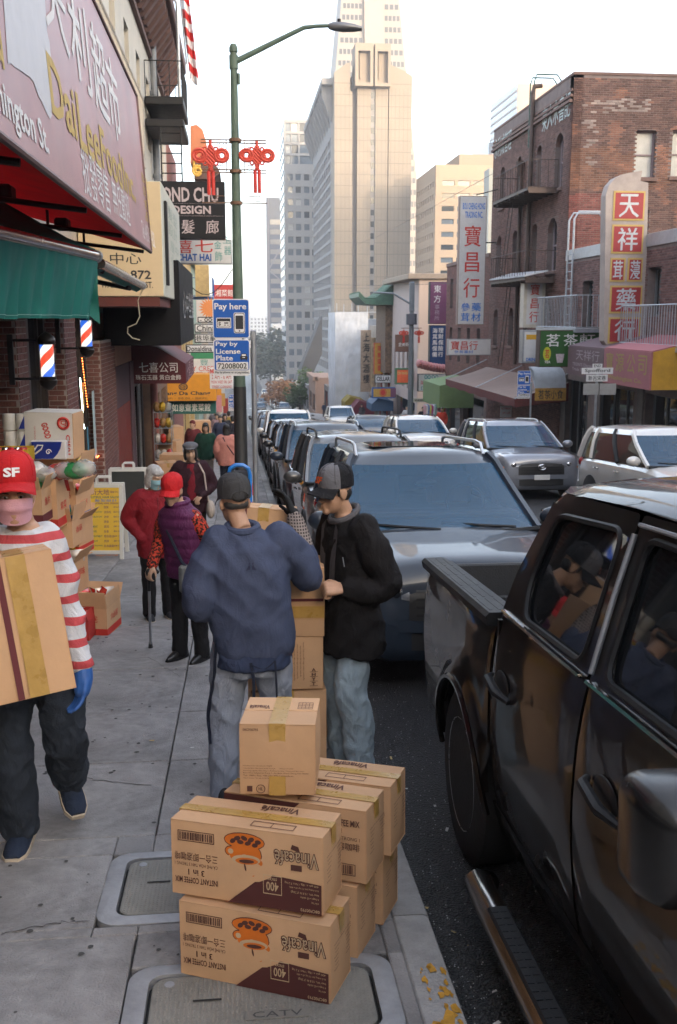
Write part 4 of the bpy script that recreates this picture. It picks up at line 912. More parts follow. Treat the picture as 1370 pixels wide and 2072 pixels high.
def cr(tab,y):                                   # smooth table lookup
    if y <= tab[0][0]: return tab[0][1:]
    if y >= tab[-1][0]: return tab[-1][1:]
    for i in range(len(tab) - 1):
        if tab[i][0] <= y <= tab[i+1][0]:
            a = tab[max(i-1,0)];b = tab[i];c = tab[i+1];d = tab[min(i+2,len(tab)-1)];t = (y - b[0]) / (c[0] - b[0])
            out = []
            for k in range(1,len(b)):
                m0 = (c[k] - a[k]) / max(c[0] - a[0],1e-6) * (c[0] - b[0]);m1 = (d[k] - b[k]) / max(d[0] - b[0],1e-6) * (c[0] - b[0])
                out.append((2*t**3 - 3*t**2 + 1) * b[k] + (t**3 - 2*t**2 + t) * m0 + (-2*t**3 + 3*t**2) * c[k] + (t**3 - t**2) * m1)
            return out
def wheel(parent,x,y,r,s,detail=True):
    M = Matrix.Translation((x,y,r)) @ Matrix.Rotation(R(90) * s,4,'Y');w = .11
    mb = MB();mb.loft([[(rr * math.cos(6.2832*j/28),rr * math.sin(6.2832*j/28),z) for j in range(28)] for rr,z in ((r*.66,-w),(r*.9,-w),(r*.985,-w*.8),(r,-w*.5),(r,w*.5),(r*.985,w*.8),(r*.9,w),(r*.66,w))],True,False,0,M)
    ty = mb.build('wheel',m_tyre,parent,True,40)
    mb = MB();mb.lathe([(r*.66,w*.6),(r*.64,w*1.02),(r*.58,w*.85),(r*.55,w*.4),(.05,w*.4),(.05,w*.7),(.0,w*.7)],24,M=M)
    for k in range(6):
        a = k * R(60);mb.box((.03,-.035,w*.42),(r*.6,.035,w*.72),.01,M=M @ Matrix.Rotation(a,4,'Z'))
    mb.build('rim',m_rim,ty,True,30)
SUVB = [(-2.30,.80,.70,.34),(-2.27,.90,.78,.27),(-2.18,.965,.845,.23),(-1.95,1.0,.895,.21),(-1.5,1.045,.915,.20),(-1.05,1.085,.92,.2),(-.6,1.10,.92,.2),(.6,1.11,.92,.2),(1.5,1.12,.915,.21),(2.0,1.10,.89,.24),(2.2,1.0,.85,.3),(2.3,.86,.76,.38)]
def make_suv(name,label,pm,roof_h=1.66,rails=True,sc_=1.,rail_m=None,grille='bar',loc=(0,0,0),group=None,detail=True,box_rear=False,L=1.0,badge=False,fancy=False,sunroof=False,rh=.025):
    t = thing(name,label,'car',loc,group=group,local=True);t.rotation_euler = (-math.atan(SL),0,0);t.scale = (sc_,sc_ * L,sc_)
    ys = [-2.30,-2.285,-2.25,-2.2,-2.1,-2.0,-1.85,-1.6,-1.35,-1.1,-.8,-.3,.3,.9,1.4,1.8,2.05,2.15,2.22,2.27,2.3]
    rings = []
    for y in ys:
        zt,hw,zb = cr(SUVB,y);zm = (zt + zb) / 2
        h = [(0,zb),(.78*hw,zb),(.95*hw,zb + .05),(.99*hw,zb + .2),(hw,zm),(.995*hw,zt - .24),(.965*hw,zt - .1),(.90*hw,zt - .03),(.78*hw,zt),(.5*hw,zt + .028),(.25*hw,zt + .036),(0,zt + .038)]
        rings.append([(x,y,z) for x,z in h] + [(-x,y,z) for x,z in h[-2:0:-1]])
    mb = MB();mb.loft(rings);mb.build('body',pm,t,True,28)
    # cabin: layers of (front y, rear y, half width, z)
    zr = roof_h;yr = 2.16 if box_rear else 2.05
    lay = [(-1.12,2.2,.855,1.07),(-.80,2.16,.82,1.22),(-.44,2.1,.775,1.40),(-.16,yr - .02,.715,zr - .13),(-.04,yr - .08,.665,zr - .06)]
    nf,ns = 8,10
    def outline(yf,yr_,hw,z,bow):
        o = []
        for i in range(nf + 1): u = -1 + 2 * i / nf;o.append((hw * .985 * u,yf - bow * (1 - u * u) + (.04 if abs(u) == 1 else 0),z))
        for i in range(1,ns): o.append((hw,yf + .04 + (yr_ - yf - .08) * i / ns,z))
        for i in range(nf + 1): u = 1 - 2 * i / nf;o.append((hw * .96 * u,yr_ + .05 * (1 - u * u),z))
        for i in range(1,ns): o.append((-hw,yr_ - .04 - (yr_ - yf - .08) * i / ns,z))
        return o
    LO = [outline(a,b,c,d,.16 - .02 * k) for k,(a,b,c,d) in enumerate(lay)];n = len(LO[0])
    def seg(i0,i1,nm,m,k0=0,k1=None,inset=0.):
        mb = MB();k1 = k1 if k1 is not None else len(LO);rows = LO[k0:k1];idx = [i % n for i in range(i0,i1 + 1)]
        v = [Vector(r_[i]) for r_ in rows for i in idx];c = len(idx)
        mb.add(v,[(a*c+b,a*c+b+1,(a+1)*c+b+1,(a+1)*c+b) for a in range(len(rows) - 1) for b in range(c - 1)]);return mb.build(nm,m,t,True,60)
    wsn = seg(0,nf,'windscreen',m_wind,0,4)
    q = nf;seg(q,q + 1,'side_glass',m_side,0,4)
    s1,s2 = q + 1,q + ns
    seg(s1,s1 + 3,'side_window',m_side,0,4);seg(s1 + 3,s1 + 7,'side_window',m_side,0,4);seg(s1 + 7,s2,'side_window',m_side,0,4)
    seg(s2,s2 + nf,'rear_window',m_side,0,4);s3 = s2 + nf
    seg(s3,s3 + 2,'side_window',m_side,0,4);seg(s3 + 2,s3 + 6,'side_window',m_side,0,4);seg(s3 + 6,s3 + ns,'side_window',m_side,0,4)
    mb = MB();rr = [LO[3],LO[4]] + [outline(lay[4][0] + .07 + .1*k,lay[4][1] - .05 - .1*k,lay[4][2] - .06 - .16 * k,zr - .03 + .02 * k,.1) for k in range(3)]
    mb.loft(rr,True);rf = mb.build('roof',pm,t,True,50)
    if sunroof: MB().box((-.42,.25,zr + .012),(.42,1.2,zr + .022),.004).build('sunroof',m_side,rf)
    def pillar(i,w,nm='pillar',m=pm,k1=4):
        pts = [Vector(LO[k][i % n]) for k in range(k1 + 1)];c = Vector((0,.4,0));mb = MB()
        mb.tube([p + (Vector((p.x,(p.y - .5) * .3,0)).normalized() * .006) for p in pts],w,6);mb.build(nm,m,t,True)
    for i in (0,nf): pillar(i,.042)
    for i in (s1 + 3,s3 + 6): pillar(i,.035,m=m_plas)
    for i in (s1 + 7,s3 + 2): pillar(i,.045)
    for i in (s2,s3): pillar(i,.07)
    # trim
    mb = MB();mb.tube([Vector(p) + Vector((0,-.012,.004)) for p in LO[0][:nf+1]],.028,6);mb.build('cowl',m_plas,t)
    if detail:
        MB().box((-.8,-.8,1.14),(.8,2.,1.155)).build('cabin_deck',m_grl,t);MB().box((-.76,-.82,1.14),(.76,-.5,1.20),.02).build('dashboard',m_plas,t)
        for x in (-.37,.37): mb = MB();mb.cbox((x,.42,1.30),(.46,.12,.34),.05);mb.cbox((x,.44,1.52),(.24,.09,.13),.04);mb.build('seat',m_lin0,t,True)
        mb = MB();mb.tube([(.37 + .18 * math.cos(k*.3142),-.33 + .07 * math.sin(k*.3142),1.24 + .16 * math.sin(k*.3142)) for k in range(20)],.014,6,closed=True);mb.build('steering_wheel',m_plas,t,True)
        for s,x0 in ((1,-.05),(-1,.62)):
            mb = MB();mb.tube([(x0,-1.26 + abs(x0)*.15,1.105),(x0 - .33,-1.17,1.125),(x0 - .62,-1.03,1.135)],.013,5);mb.build('wiper',m_plas,t)
        mb = MB();mb.ball((0,-.30,zr - .3),(.11,.03,.035),10,6);mb.build('rear_mirror',m_plas,t)
    for s in (-1,1):
        M = Matrix.Translation((s * 1.0,-.92,1.14));mb = MB();mb.ball((s * .03,0,.02),(.125,.075,.085),14,8,M=M)
        mm = mb.build('door_mirror',pm,t,True);MB().box((s * .02 - s * .12,-.02,-.06),(s * .02 - s * .02,.03,-.02),.01,M=M).build('mirror_arm',m_plas,mm)
        MB().box((s * .03 - .09,.066,-.04),(s * .03 + .09,.078,.075),.02,M=M).build('mirror_glass',m_side,mm)
    # front
    zf = .70
    fb = lambda x,z: -2.30 + .20 * (abs(x) / .92) ** 3. + max(0,(z - .76)) * .55
    def front_patch(nm,x0,x1,z0,z1,m,out=.012,nx=8,nz=4,skew=0.):
        mb = MB();vv = []
        for j in range(nz + 1):
            for i in range(nx + 1):
                x = x0 + (x1 - x0) * i / nx;z = z0 + (z1 - z0) * j / nz + skew * (abs(x) - .3);vv.append((x,fb(x,z) - out,z))
        mb.add(vv,[(j*(nx+1)+i,j*(nx+1)+i+1,(j+1)*(nx+1)+i+1,(j+1)*(nx+1)+i) for j in range(nz) for i in range(nx)]);return mb.build(nm,m,t,True,60)
    if detail:
        g = front_patch('grille',-.50,.50,.56,.83,m_grl,.035)
        for z in ((.63,.70,.77) if grille == 'bar' else (.60,.66,.72,.78)): front_patch('grille_bar',-.45,.45,z,z + .018,m_chr if grille == 'bar' else m_plas,.048,8,1)
        front_patch('lower_intake',-.62,.62,.34,.47,m_grl,.03);front_patch('bumper',-.78,.78,.48,.57,pm,.05)
        for s in (-1,1):
            x0,x1 = (.50,.80) if s > 0 else (-.80,-.50)
            hl = front_patch('headlight',x0,x1,.70,.84,m_lens,.045,8,4,.10);mb = MB();mb.ball((s * .6,fb(.6,.77) - .055,.785),(.055,.02,.05),12,8);mb.build('lamp_bowl',m_chr,hl,True)
            mb = MB();mb.ball((s * .80,fb(.80,.7) - .03,.72),(.025,.05,.04));mb.build('indicator',m_amber,hl,True)
            mb = MB();mb.ball((s * .66,fb(.66,.4) - .04,.43),(.05,.02,.04));mb.build('fog_lamp',m_lens,t,True)
        MB().box((-.17,fb(0,.5) - .065,.46),(.17,fb(0,.5) - .05,.57),.006).build('number_plate',m_plate,t)
        mb = MB();mb.tube([(.085 * math.cos(k*.3927),fb(0,.78) - .06,.735 + .055 * math.sin(k*.3927)) for k in range(16)],.011,6,closed=True)
        if badge:
            mb.tube([(.05 * math.cos(k*.3927),fb(0,.78) - .062,.75 + .024 * math.sin(k*.3927)) for k in range(16)],.008,6,closed=True);mb.tube([(.022 * math.cos(k*.3927),fb(0,.78) - .064,.735 + .05 * math.sin(k*.3927)) for k in range(16)],.008,6,closed=True)
        mb.build('badge',m_chr,t,True)
    for s in (-1,1):
        mb = MB();mb.ball((s * .78,2.16,.98),(.10,.12,.11),10,6);mb.build('tail_lamp',m_tail,t,True)
        if detail or fancy:
            mb = MB();mb.box((s * .905,-1.0,.22),(s * .935,1.0,.34),.01);mb.build('sill_trim',m_plas,t)
            for y in (-.05,.95): mb = MB();mb.tube([(s * .925,y,.92),(s * .95,y + .04,.925),(s * .95,y + .17,.925),(s * .925,y + .2,.92)],.013,6);mb.build('door_handle',m_chr,t,True)
        for y in (-1.42,1.38):
            M = Matrix.Translation((s * .915,y,.36)) @ Matrix.Rotation(R(90),4,'Y');mb = MB();mb.lathe([(.0,-.02),(.41,-.02),(.415,.012),(.40,.018),(.0,.018)] if s > 0 else [(.0,-.018),(.40,-.018),(.415,-.012),(.41,.02),(.0,.02)],26,M=M);mb.build('wheel_arch',m_plas,t,True,40)
            wheel(t,s * .835,y,.345,s)
    if rails:
        for s in (-1,1):
            mb = MB();xx = s * .62;mb.tube([(xx,.0,zr - .06),(xx,.12,zr - .02 + rh),(xx,.34,zr + rh),(xx,1.75,zr + rh - .007),(xx,1.93,zr - .03 + rh),(xx,1.98,zr - .05)],.017,8);mb.build('roof_rail',rail_m or m_plas,t,True)
    return t
def copy_tree(o,parent=None):
    c = o.copy();COL.objects.link(c)
    if parent: c.parent = parent
    for ch in list(o.children): copy_tree(ch,c)
    return c
def place(t,x,yfront,label,sc_=None):
    t.location = (x,yfront + 2.3 * t.scale.y,gz(yfront + 2.3) + ROADZ + .02);t['label'] = label;return t
CG = 'cars parked along the left kerb'
m_silver = paint('silver',(.2,.21,.22),.4);m_grey = mat('paint_slate_grey',(.02,.028,.042),.35,0.,var=.04,vs=3,coat=.6,spec=.2);m_blk = paint('black',(.012,.012,.014),.3);m_rav = paint('pale_silver',(.20,.215,.25),.4);m_whitep = paint('pearl_white',(.62,.60,.57),.15);m_bronze = paint('grey_bronze',(.07,.068,.066),.3)
s1_ = make_suv('parked_car','',m_grey,1.72,True,group=CG,rail_m=m_alu,sunroof=True,rh=.06,grille='mesh');place(s1_,1.73,6.95,'dark slate SUV parked right behind the black pickup')
s2_ = make_suv('parked_car','',m_bronze,1.70,True,group=CG,rh=.055,grille='mesh');place(s2_,1.74,11.9,'silver grey SUV parked second behind the pickup, with grey mirror')
s3_ = make_suv('parked_car','',m_grey,1.74,True,group=CG,rail_m=m_alu,box_rear=True);place(s3_,1.72,17.0,'dark grey van-like car third in the left parked row')
lab = ('black SUV fourth in the left parked row','black car fifth in the left parked row','white topped van sixth in the left row','grey car seventh in the left row','dark car eighth in the left row','pale car ninth in the left row','dark car tenth in the left row','grey car last in the left row before the crossing')
pm_ = [m_blk,m_blk,m_whitep,m_grey,m_blk,m_silver,m_blk,m_grey]
for i in range(8):
    c = make_suv('parked_car','',pm_[i],(1.62,1.6,1.85,1.5,1.62,1.55,1.6,1.5)[i],i in (0,4),group=CG,detail=i < 3,box_rear=i == 2);place(c,1.72 + (i % 3) * .03,22.3 + i * 5.5,lab[i])
rv = make_suv('suv','',m_rav,1.69,True,rail_m=m_alu,grille='mesh',badge=True,rh=.008);place(rv,6.4,20.4,'pale silver SUV with black mesh grille facing up the street')
wc = make_suv('suv','',m_whitep,1.68,False,rail_m=m_alu,fancy=True);place(wc,7.4,14.0,'cream white SUV seen from its side at the right edge')
c = make_suv('car','',m_whitep,1.64,True,detail=True);place(c,5.95,30.5,'white car with dark roof rails in the traffic lane')
c = make_suv('car','',m_grey,1.55,False,detail=False);place(c,5.4,37.5,'grey car behind the white car in the lane')
c = make_suv('car','',m_whitep,1.78,False,detail=False);place(c,6.6,62.,'white car far down the lane seen head on');fc = c
c = make_suv('car','',m_silver,1.5,False,detail=False);place(c,4.0,66.,'silver car far down the lane beside the white one')
# far carriageway cars
m_hl = mat('lit_headlamp',(1,.93,.75),.3,var=0,emit=6.)
for i,(px,Y,lt) in enumerate(((549,178,0),(557,186,0),(563,193,0),(569,201,0),(574,209,0),(578,217,0),(583,226,0),(532,235,1),(541,262,1),(536,300,1),(575,158,1),(527,170,0))):
    c = copy_tree(s3_ if i % 3 else fc);X = P(px,830,Y).x if i > 6 else 9.2 - .4;X = min(max(X,2.0),8.0)
    c.location = (X,Y,gz(Y) + ROADZ + .02);c.rotation_euler = (0 if Y > 180 else -math.atan(SL),0,0);c.name = 'distant_car';c['label'] = ('small dark car parked on the far right kerb, %s of that line' % ('nearest','second','third','fourth','fifth','sixth','farthest')[i]) if i < 7 else ('oncoming car with lit headlamps on the far road, left one','oncoming car with lit headlamps farther along the far road','oncoming car with lit headlamps farthest away','oncoming car with lit headlamps at the crossing','pale car at the left of the crossing')[i - 7];c['group'] = 'cars on the far carriageway'
    if lt:
        for s in (-1,1): mb = MB();mb.ball((s * .66,-2.22,.76),(.12,.05,.1),8,6);mb.build('headlight',m_hl,c)
# ------------------------------------------------------------------ black pickup beside the camera
TY = 2.7
tk = thing('pickup_truck','black pickup truck parked at the kerb on the right','pickup truck',(2.0,TY,gz(TY) + ROADZ - .01),local=True);tk.rotation_euler = (-math.atan(SL),0,0)
m_tk = mat('paint_dark_brown_black',(.0075,.005,.0045),.4,0.,var=.05,vs=2,coat=.8,spec=.1)
m_lin = mat('bed_liner',(.022,.024,.027),.65,var=.2,vs=20,bump=.3,bs=120)
def sx(z):                                   # half width of the body side at height z
    return cr([(.30,.87),(.45,.915),(.6,.94),(.85,.955),(1.05,.948),(1.2,.93),(1.32,.905)],z)[0] if z <= 1.32 else .905 - (z - 1.32) * .34
def side_panel(nm,y0,y1,zlo,zhi,s,m=m_tk,flare=None,ny=16,nz=9,th=.03):
    v = [];outer,inner = [],[]
    for i in range(ny + 1):
        y = y0 + (y1 - y0) * i / ny;lo = zlo(y) if callable(zlo) else zlo;hi = zhi(y) if callable(zhi) else zhi
        for j in range(nz + 1):
            z = lo + (hi - lo) * j / nz;x = sx(z) + (flare(y,z) if flare else 0)
            edge = min(j,nz - j,i,ny - i) == 0
            outer.append((s * (x - (.006 if edge else 0)),y,z));inner.append((s * (x - th - .006),y,z))
    k = (ny + 1) * (nz + 1);f = []
    for i in range(ny):
        for j in range(nz):
            a,b,c,d = i*(nz+1)+j,(i+1)*(nz+1)+j,(i+1)*(nz+1)+j+1,i*(nz+1)+j+1
            f.append((a,b,c,d) if s > 0 else (d,c,b,a));f.append((k+d,k+c,k+b,k+a) if s > 0 else (k+a,k+b,k+c,k+d))
    bd = [i*(nz+1) for i in range(ny+1)] + [ny*(nz+1)+j for j in range(1,nz+1)] + [i*(nz+1)+nz for i in range(ny-1,-1,-1)] + [j for j in range(nz-1,0,-1)]
    for a,b in zip(bd,bd[1:] + bd[:1]): f.append((a,k + a,k + b,b) if s > 0 else (b,k + b,k + a,a))
    return MB().add(outer + inner,f).build(nm,m,tk,True,50)
WY,WR,WZ = 1.69,.475,.42                 # rear arch centre, radius, height (local)
def arch(cy): return lambda y: (WZ + math.sqrt(max(WR**2 - (y - cy)**2,0))) if abs(y - cy) < WR else .46
def flare(cy): return lambda y,z: .035 * math.exp(-((math.hypot(y - cy,z - WZ) - WR) / .07) ** 2) + (.012 if math.hypot(y - cy,z - WZ) < WR + .06 else 0)
CB = 1.195                                    # cab rear face
for s in (-1,1):
    bs_ = side_panel('bed_side',CB + .03,2.74,arch(WY),1.27,s,flare=flare(WY),ny=44,nz=12)
    mb = MB();pts = [(s * (sx(WZ + WR * math.sin(R(a))) + .046),WY + WR * math.cos(R(a)) * 1.0,WZ + WR * math.sin(R(a))) for a in range(0,181,9)]
    mb.tube(pts,.016,6);mb.build('arch_lip',m_tk,bs_,True)
    # rail cap with ribs
    pr = [(.955,1.262),(.962,1.30),(.945,1.318),(.83,1.318),(.815,1.30),(.815,1.25)]
    mb = MB();mb.loft([[(s * x,y,z) for x,z in pr] for y in (CB + .03,2.0,2.73)]);rc = mb.build('rail_cap',m_plas,tk,True,30)
    for k in range(5):
        y0 = CB + .08 + k * .29
        for xx in (.845,.885,.925): MB().box((s * xx - .006,y0,1.316),(s * xx + .006,y0 + .25,1.3195),.0012).build('cap_rib',m_plas,rc)
    MB().box((s * .79,CB + .05,.72),(s * .82,2.7,1.30)).build('bed_wall',m_lin,tk)
    # doors
    side_panel('rear_door',.14,CB - .012,.47,1.318,s,ny=14);side_panel('front_door',-.98,.118,.47,1.318,s,ny=14)
    side_panel('front_fender',-2.62,-1.0,arch(-1.62),lambda y: 1.318 - max(0,-y - 1.2) * .10,s,flare=flare(-1.62),ny=44,nz=12)
    side_panel('rocker',-1.1,CB + .1,.30,.462,s,m_tk,nz=4)
    MB().box((s * .86 - .02,-1.2,.5),(s * .86 + .02,CB,1.29)).build('door_shut',m_grl,tk)
    # greenhouse frames
    def gp(y,z,out=0.): return Vector((s * (sx(z) + out),y,z))
    def gpoly(nm,pts,m,out=0.,th=.035):
        a = [gp(y,z,out) for y,z in pts];mb = MB();mb.prism(a if s < 0 else a[::-1],(-s * th,0,0));return mb.build(nm,m,tk,True,40)
    def rpoly(pts,r=.06,n=4):
        o = [];k = len(pts)
        for i in range(k):
            p,a,b = Vector(pts[i]),Vector(pts[i-1]),Vector(pts[(i+1) % k]);da,db = (a - p),(b - p);ra = min(r,da.length * .45);rb = min(r,db.length * .45)
            A,B = p + da.normalized() * ra,p + db.normalized() * rb
            for j in range(n + 1): u = j / n;o.append(tuple((1-u)**2 * A + 2*u*(1-u) * p + u*u * B))
        return o
    ZR = 1.86
    rw = [(.90,1.36),(.98,1.50),(.93,1.74),(.86,1.775),(.26,1.795),(.22,1.36)]
    fw = [(.02,1.36),(.06,1.795),(-.36,1.79),(-.78,1.50),(-.86,1.36)]
    def frame_with_hole(nm,outer,hole,m):
        o2 = rpoly(outer,.02,2);h2 = rpoly(hole,.07,5);bm = bmesh.new()
        def lp(pts,off): return [bm.verts.new(gp(y,z,off)) for y,z in pts]
        vo,vh = lp(o2,.0),lp(h2,.0);es = [bm.edges.new((a,b)) for L_ in (vo,vh) for a,b in zip(L_,L_[1:] + L_[:1])]
        bmesh.ops.triangle_fill(bm,use_beauty=True,use_dissolve=False,edges=es)
        vi = lp(h2,-.028)
        for i in range(len(vh)): bm.faces.new((vh[i],vh[(i+1) % len(vh)],vi[(i+1) % len(vi)],vi[i]))
        bmesh.ops.recalc_face_normals(bm,faces=bm.faces);me = bpy.data.meshes.new(nm);bm.to_mesh(me);bm.free();me.materials.append(m);me.shade_smooth();me.set_sharp_from_angle(angle=R(40));fr_ = link(nm,me,tk)
        g = [gp(y,z,-.02) for y,z in h2];MB().add(g,[list(range(len(g))) if s < 0 else list(range(len(g)))[::-1]]).build('window',m_side,tk)
        mb = MB();mb.tube([gp(y,z,-.004) for y,z in h2],.013,6,closed=True);mb.build('window_seal',m_plas,fr_,True);return fr_
    frame_with_hole('rear_door_frame',[(.14,1.325),(CB - .012,1.325),(CB - .03,1.5),(1.02,1.80),(.9,ZR),(.17,ZR)],rw,m_tk)
    frame_with_hole('front_door_frame',[(-1.0,1.325),(.118,1.325),(.148,ZR),(-.44,ZR),(-.6,1.75)],fw,m_tk)
    mb = MB();mb.tube([gp(CB - .06,1.345,.012),gp(.9,1.34,.012),gp(.5,1.336,.014),gp(.17,1.334,.014)],.012,6,squash=.7);mb.build('chrome_strip',m_chr,tk,True)
    mb = MB();mb.tube([gp(.10,1.334,.014),gp(-.4,1.334,.014),gp(-.95,1.334,.012)],.012,6,squash=.7);mb.build('chrome_strip',m_chr,tk,True)
    mb = MB();mb.tube([gp(.10,1.36,.012),gp(.13,1.6,.012),gp(.14,1.8,.012)],.010,6);mb.tube([gp(.13,1.83,.01),gp(-.4,1.83,.01)],.008,6);mb.build('window_trim',m_steel,tk,True)
    for y in (1.00,-.16):                       # handles
        M = Matrix.Translation((s * .948,y,1.06));mb = MB();mb.ball((0,-.0,0),(.012,.10,.062),16,10,M=M);hr = mb.build('handle_recess',m_grl,tk,True)
        mb = MB();mb.tube([(s * .955,y + .13,1.075),(s * .985,y + .09,1.072),(s * .99,y - .06,1.05),(s * .955,y - .13,1.03)],[.012,.02,.022,.014],8,squash=.8);mb.build('door_handle',m_plas,tk,True)
    # side step
    mb = MB();mb.tube([(s * 1.0,.99,.22),(s * 1.055,.93,.255),(s * 1.06,.7,.26),(s * 1.06,-1.2,.26),(s * 1.0,-1.35,.22)],[.05,.058,.06,.06,.05],14);stp = mb.build('side_step',mat('step_steel',(.33,.30,.28),.22,1.,var=.1),tk,True)
    mb = MB();mb.box((s * 1.06 - .04,-1.0,.302),(s * 1.06 + .04,.62,.322),.008);pad = mb.build('step_pad',m_plas,stp)
    for k in range(34):
        for q_ in (-.02,.012): MB().box((s * 1.06 + q_ - .012,-.95 + k * .046,.321),(s * 1.06 + q_ + .012,-.95 + k * .046 + .014,.324)).build('tread',m_plas,pad) if s < 0 and k > 6 else 0
    for y in (WY,-1.62):
        wheel(tk,s * .85,y,.425,s);MB().box((s * .45,y - .52,.2),(s * .72,y + .52,.98)).build('wheel_well',m_grl,tk)
    mb = MB();M = Matrix.Translation((s * 1.10,-1.02,1.34));mb.loft([[(s * x,y,z) for x,z in rrect(-.13 * k,.13 * k,-.125 * k,.125 * k,.05 * k)] for k,y in ((.55,-.11),(.88,-.085),(1,-.02),(1,.05),(.95,.07))],M=M);mm = mb.build('door_mirror',mat('mirror_shell',(.012,.012,.013),.25,var=.1),tk,True,50)
    mb = MB();mb.add([(s * x,.071,z) for x,z in rrect(-.115,.115,-.11,.11,.045)],[list(range(28)) if s > 0 else list(range(28))[::-1]],0,M);mb.build('mirror_glass',m_side,mm);mb = MB();mb.box((s * .9,-1.0,1.29),(s * 1.08,-.94,1.35),.01);mb.build('mirror_arm',m_plas,mm)
# roof, ends, bed
mb = MB();rings = []
for y,h,wd in ((1.20,1.70,.70),(1.12,1.84,.715),(.98,1.90,.72),(.7,1.925,.725),(.2,1.935,.725),(-.3,1.92,.72),(-.5,1.88,.71)):
    rings.append([(-wd,y,h - .06),(-wd + .04,y,h - .022),(-wd * .6,y,h + .005),(0,y,h + .02),(wd * .6,y,h + .005),(wd - .04,y,h - .022),(wd,y,h - .06),(0,y,h - .07)])
mb.loft(rings);mb.build('roof',m_tk,tk,True,40)
MB().prism([(-.9,CB - .02,1.3),(.9,CB - .02,1.3),(.70,CB - .06,1.80),(-.70,CB - .06,1.80)],(0,-.03,0)).build('rear_glass',m_side,tk);MB().box((-.92,CB - .04,.5),(.92,CB - .01,1.3)).build('cab_back',m_tk,tk)
MB().prism([(-.86,-1.02,1.33),(.86,-1.02,1.33),(.70,-.48,1.86),(-.70,-.48,1.86)],(0,.03,0)).build('windscreen',m_wind,tk)
mb = MB();mb.loft([[(-.9,y,1.2),(-.88,y,z - .02),(-.5,y,z + .03),(0,y,z + .045),(.5,y,z + .03),(.88,y,z - .02),(.9,y,1.2)] for y,z in ((-2.6,1.16),(-2.3,1.24),(-1.6,1.30),(-1.0,1.325))]);mb.build('bonnet',m_tk,tk,True,40)
MB().box((-.9,-2.68,.6),(.9,-2.6,1.14),.03).build('grille',m_grl,tk);MB().box((-.95,-2.8,.42),(.95,-2.62,.62),.04).build('front_bumper',m_tk,tk)
MB().box((-.79,CB + .03,.70),(.79,2.72,.73)).build('bed_floor',m_lin,tk)
tg_ = MB().box((-.8,2.70,.62),(.8,2.76,1.27),.015).build('tailgate',m_tk,tk);MB().box((-.8,2.66,.74),(.8,2.699,1.285),.01).build('tailgate_liner',m_lin,tg_)
for k in range(9): MB().box((-.66 + k * .165 - .055,2.640,.80),(-.66 + k * .165 + .055,2.661,1.10),.012).build('liner_rib',m_lin,tg_)
MB().box((-.79,CB + .025,.73),(.79,CB + .045,1.28)).build('bed_front_wall',m_lin,tk);MB().box((-.9,2.70,.42),(.9,2.86,.6),.03).build('rear_bumper',m_plas,tk)
MB().box((-.7,-2.4,.35),(.7,2.6,.55)).build('chassis',m_grl,tk)
MB().box((-.8,-1.0,.56),(.8,1.2,.6)).build('cab_floor',m_grl,tk)
# ------------------------------------------------------------------ awnings and signs, left side
k_wht,k_blk,k_gold,k_red,k_blue,k_teal = ink('white',(.72,.71,.70)),ink('black',(.03,.03,.032)),ink('gold',(.52,.37,.12)),ink('red',(.52,.035,.025)),ink('blue',(.02,.10,.38)),ink('teal',(.06,.28,.27))
m_fad = mat('faded_pink_vinyl',(.40,.215,.225),.45,var=.16,vs=1.6,grime=.25,spec=.6);m_redin = mat('red_awning_lining',(.42,.010,.012),.7,var=.2,vs=3)
XB,XT = -1.05,-1.16
def translucent(m,f):
    t = m.node_tree;b = t.nodes['Principled BSDF'];tr_ = t.nodes.new('ShaderNodeBsdfTranslucent');mx = t.nodes.new('ShaderNodeMixShader');mx.inputs[0].default_value = f;out = t.nodes['Material Output']
    src = b.inputs['Base Color'].links[0].from_socket if b.inputs['Base Color'].links else None
    if src: lk(t,src,tr_.inputs[0])
    else: tr_.inputs[0].default_value = b.inputs['Base Color'].default_value
    lk(t,b.outputs[0],mx.inputs[1]);lk(t,tr_.outputs[0],mx.inputs[2]);lk(t,mx.outputs[0],out.inputs[0])
translucent(m_redin,.75)
e0,e1 = PX(305,510,XB),PX(0,275,XB);f0,f1 = PX(298,247,XT),PX(190,0,XT)
ye = e0.y;ys_ = 2.2;zB,zT = (e0.z + e1.z) / 2,(f0.z + f1.z) / 2
aw = thing('awning_sign','faded pink fabric awning sign with gold and white lettering over the food shop','awning sign',(-1.6,(ye + ys_) / 2,zB))
MS = frameM((XB,ys_,zB),(0,1,0),(XT - XB,0,zT - zB));HS = math.hypot(XT - XB,zT - zB);LS = ye - ys_
mb = MB();v_,f_ = sheet(lambda u,v: (u * LS,.0006 * math.sin(u * 60) * (1 - v) + .0015 * noise.noise(Vector((u * 14,v * 5,2))),v * HS),60,12);mb.add(v_,f_,0,MS);mb.build('front_sheet',m_fad,aw,True,80)
mb = MB();mb.tube([(XB,ys_,zB),(XB,ye,zB),(XT,ye,zT),(XT,ys_,zT)],.022,8);mb.build('edge_tube',mat('sign_edge',(.13,.075,.07),.6),aw,True)
mb = MB();mb.add([(XB - .02,ys_,zB + .02),(XB - .02,ye,zB + .02),(FL + .05,ye,zB + .42),(FL + .05,ys_,zB + .42)],[(0,1,2,3)]);mb.add([(XB - .02,ye - .01,zB),(FL + .02,ye - .01,zB + .7),(FL + .02,ye - .01,zT),(XT - .02,ye - .01,zT)],[(0,1,2,3)]);mb.build('lining',m_redin,aw)
MB().box((FL + .03,ys_,2.25),(FL + .06,ye - .05,zB + .40)).build('dark_fascia',m_black,aw)  # black panel put in for the deep shadow under the awning
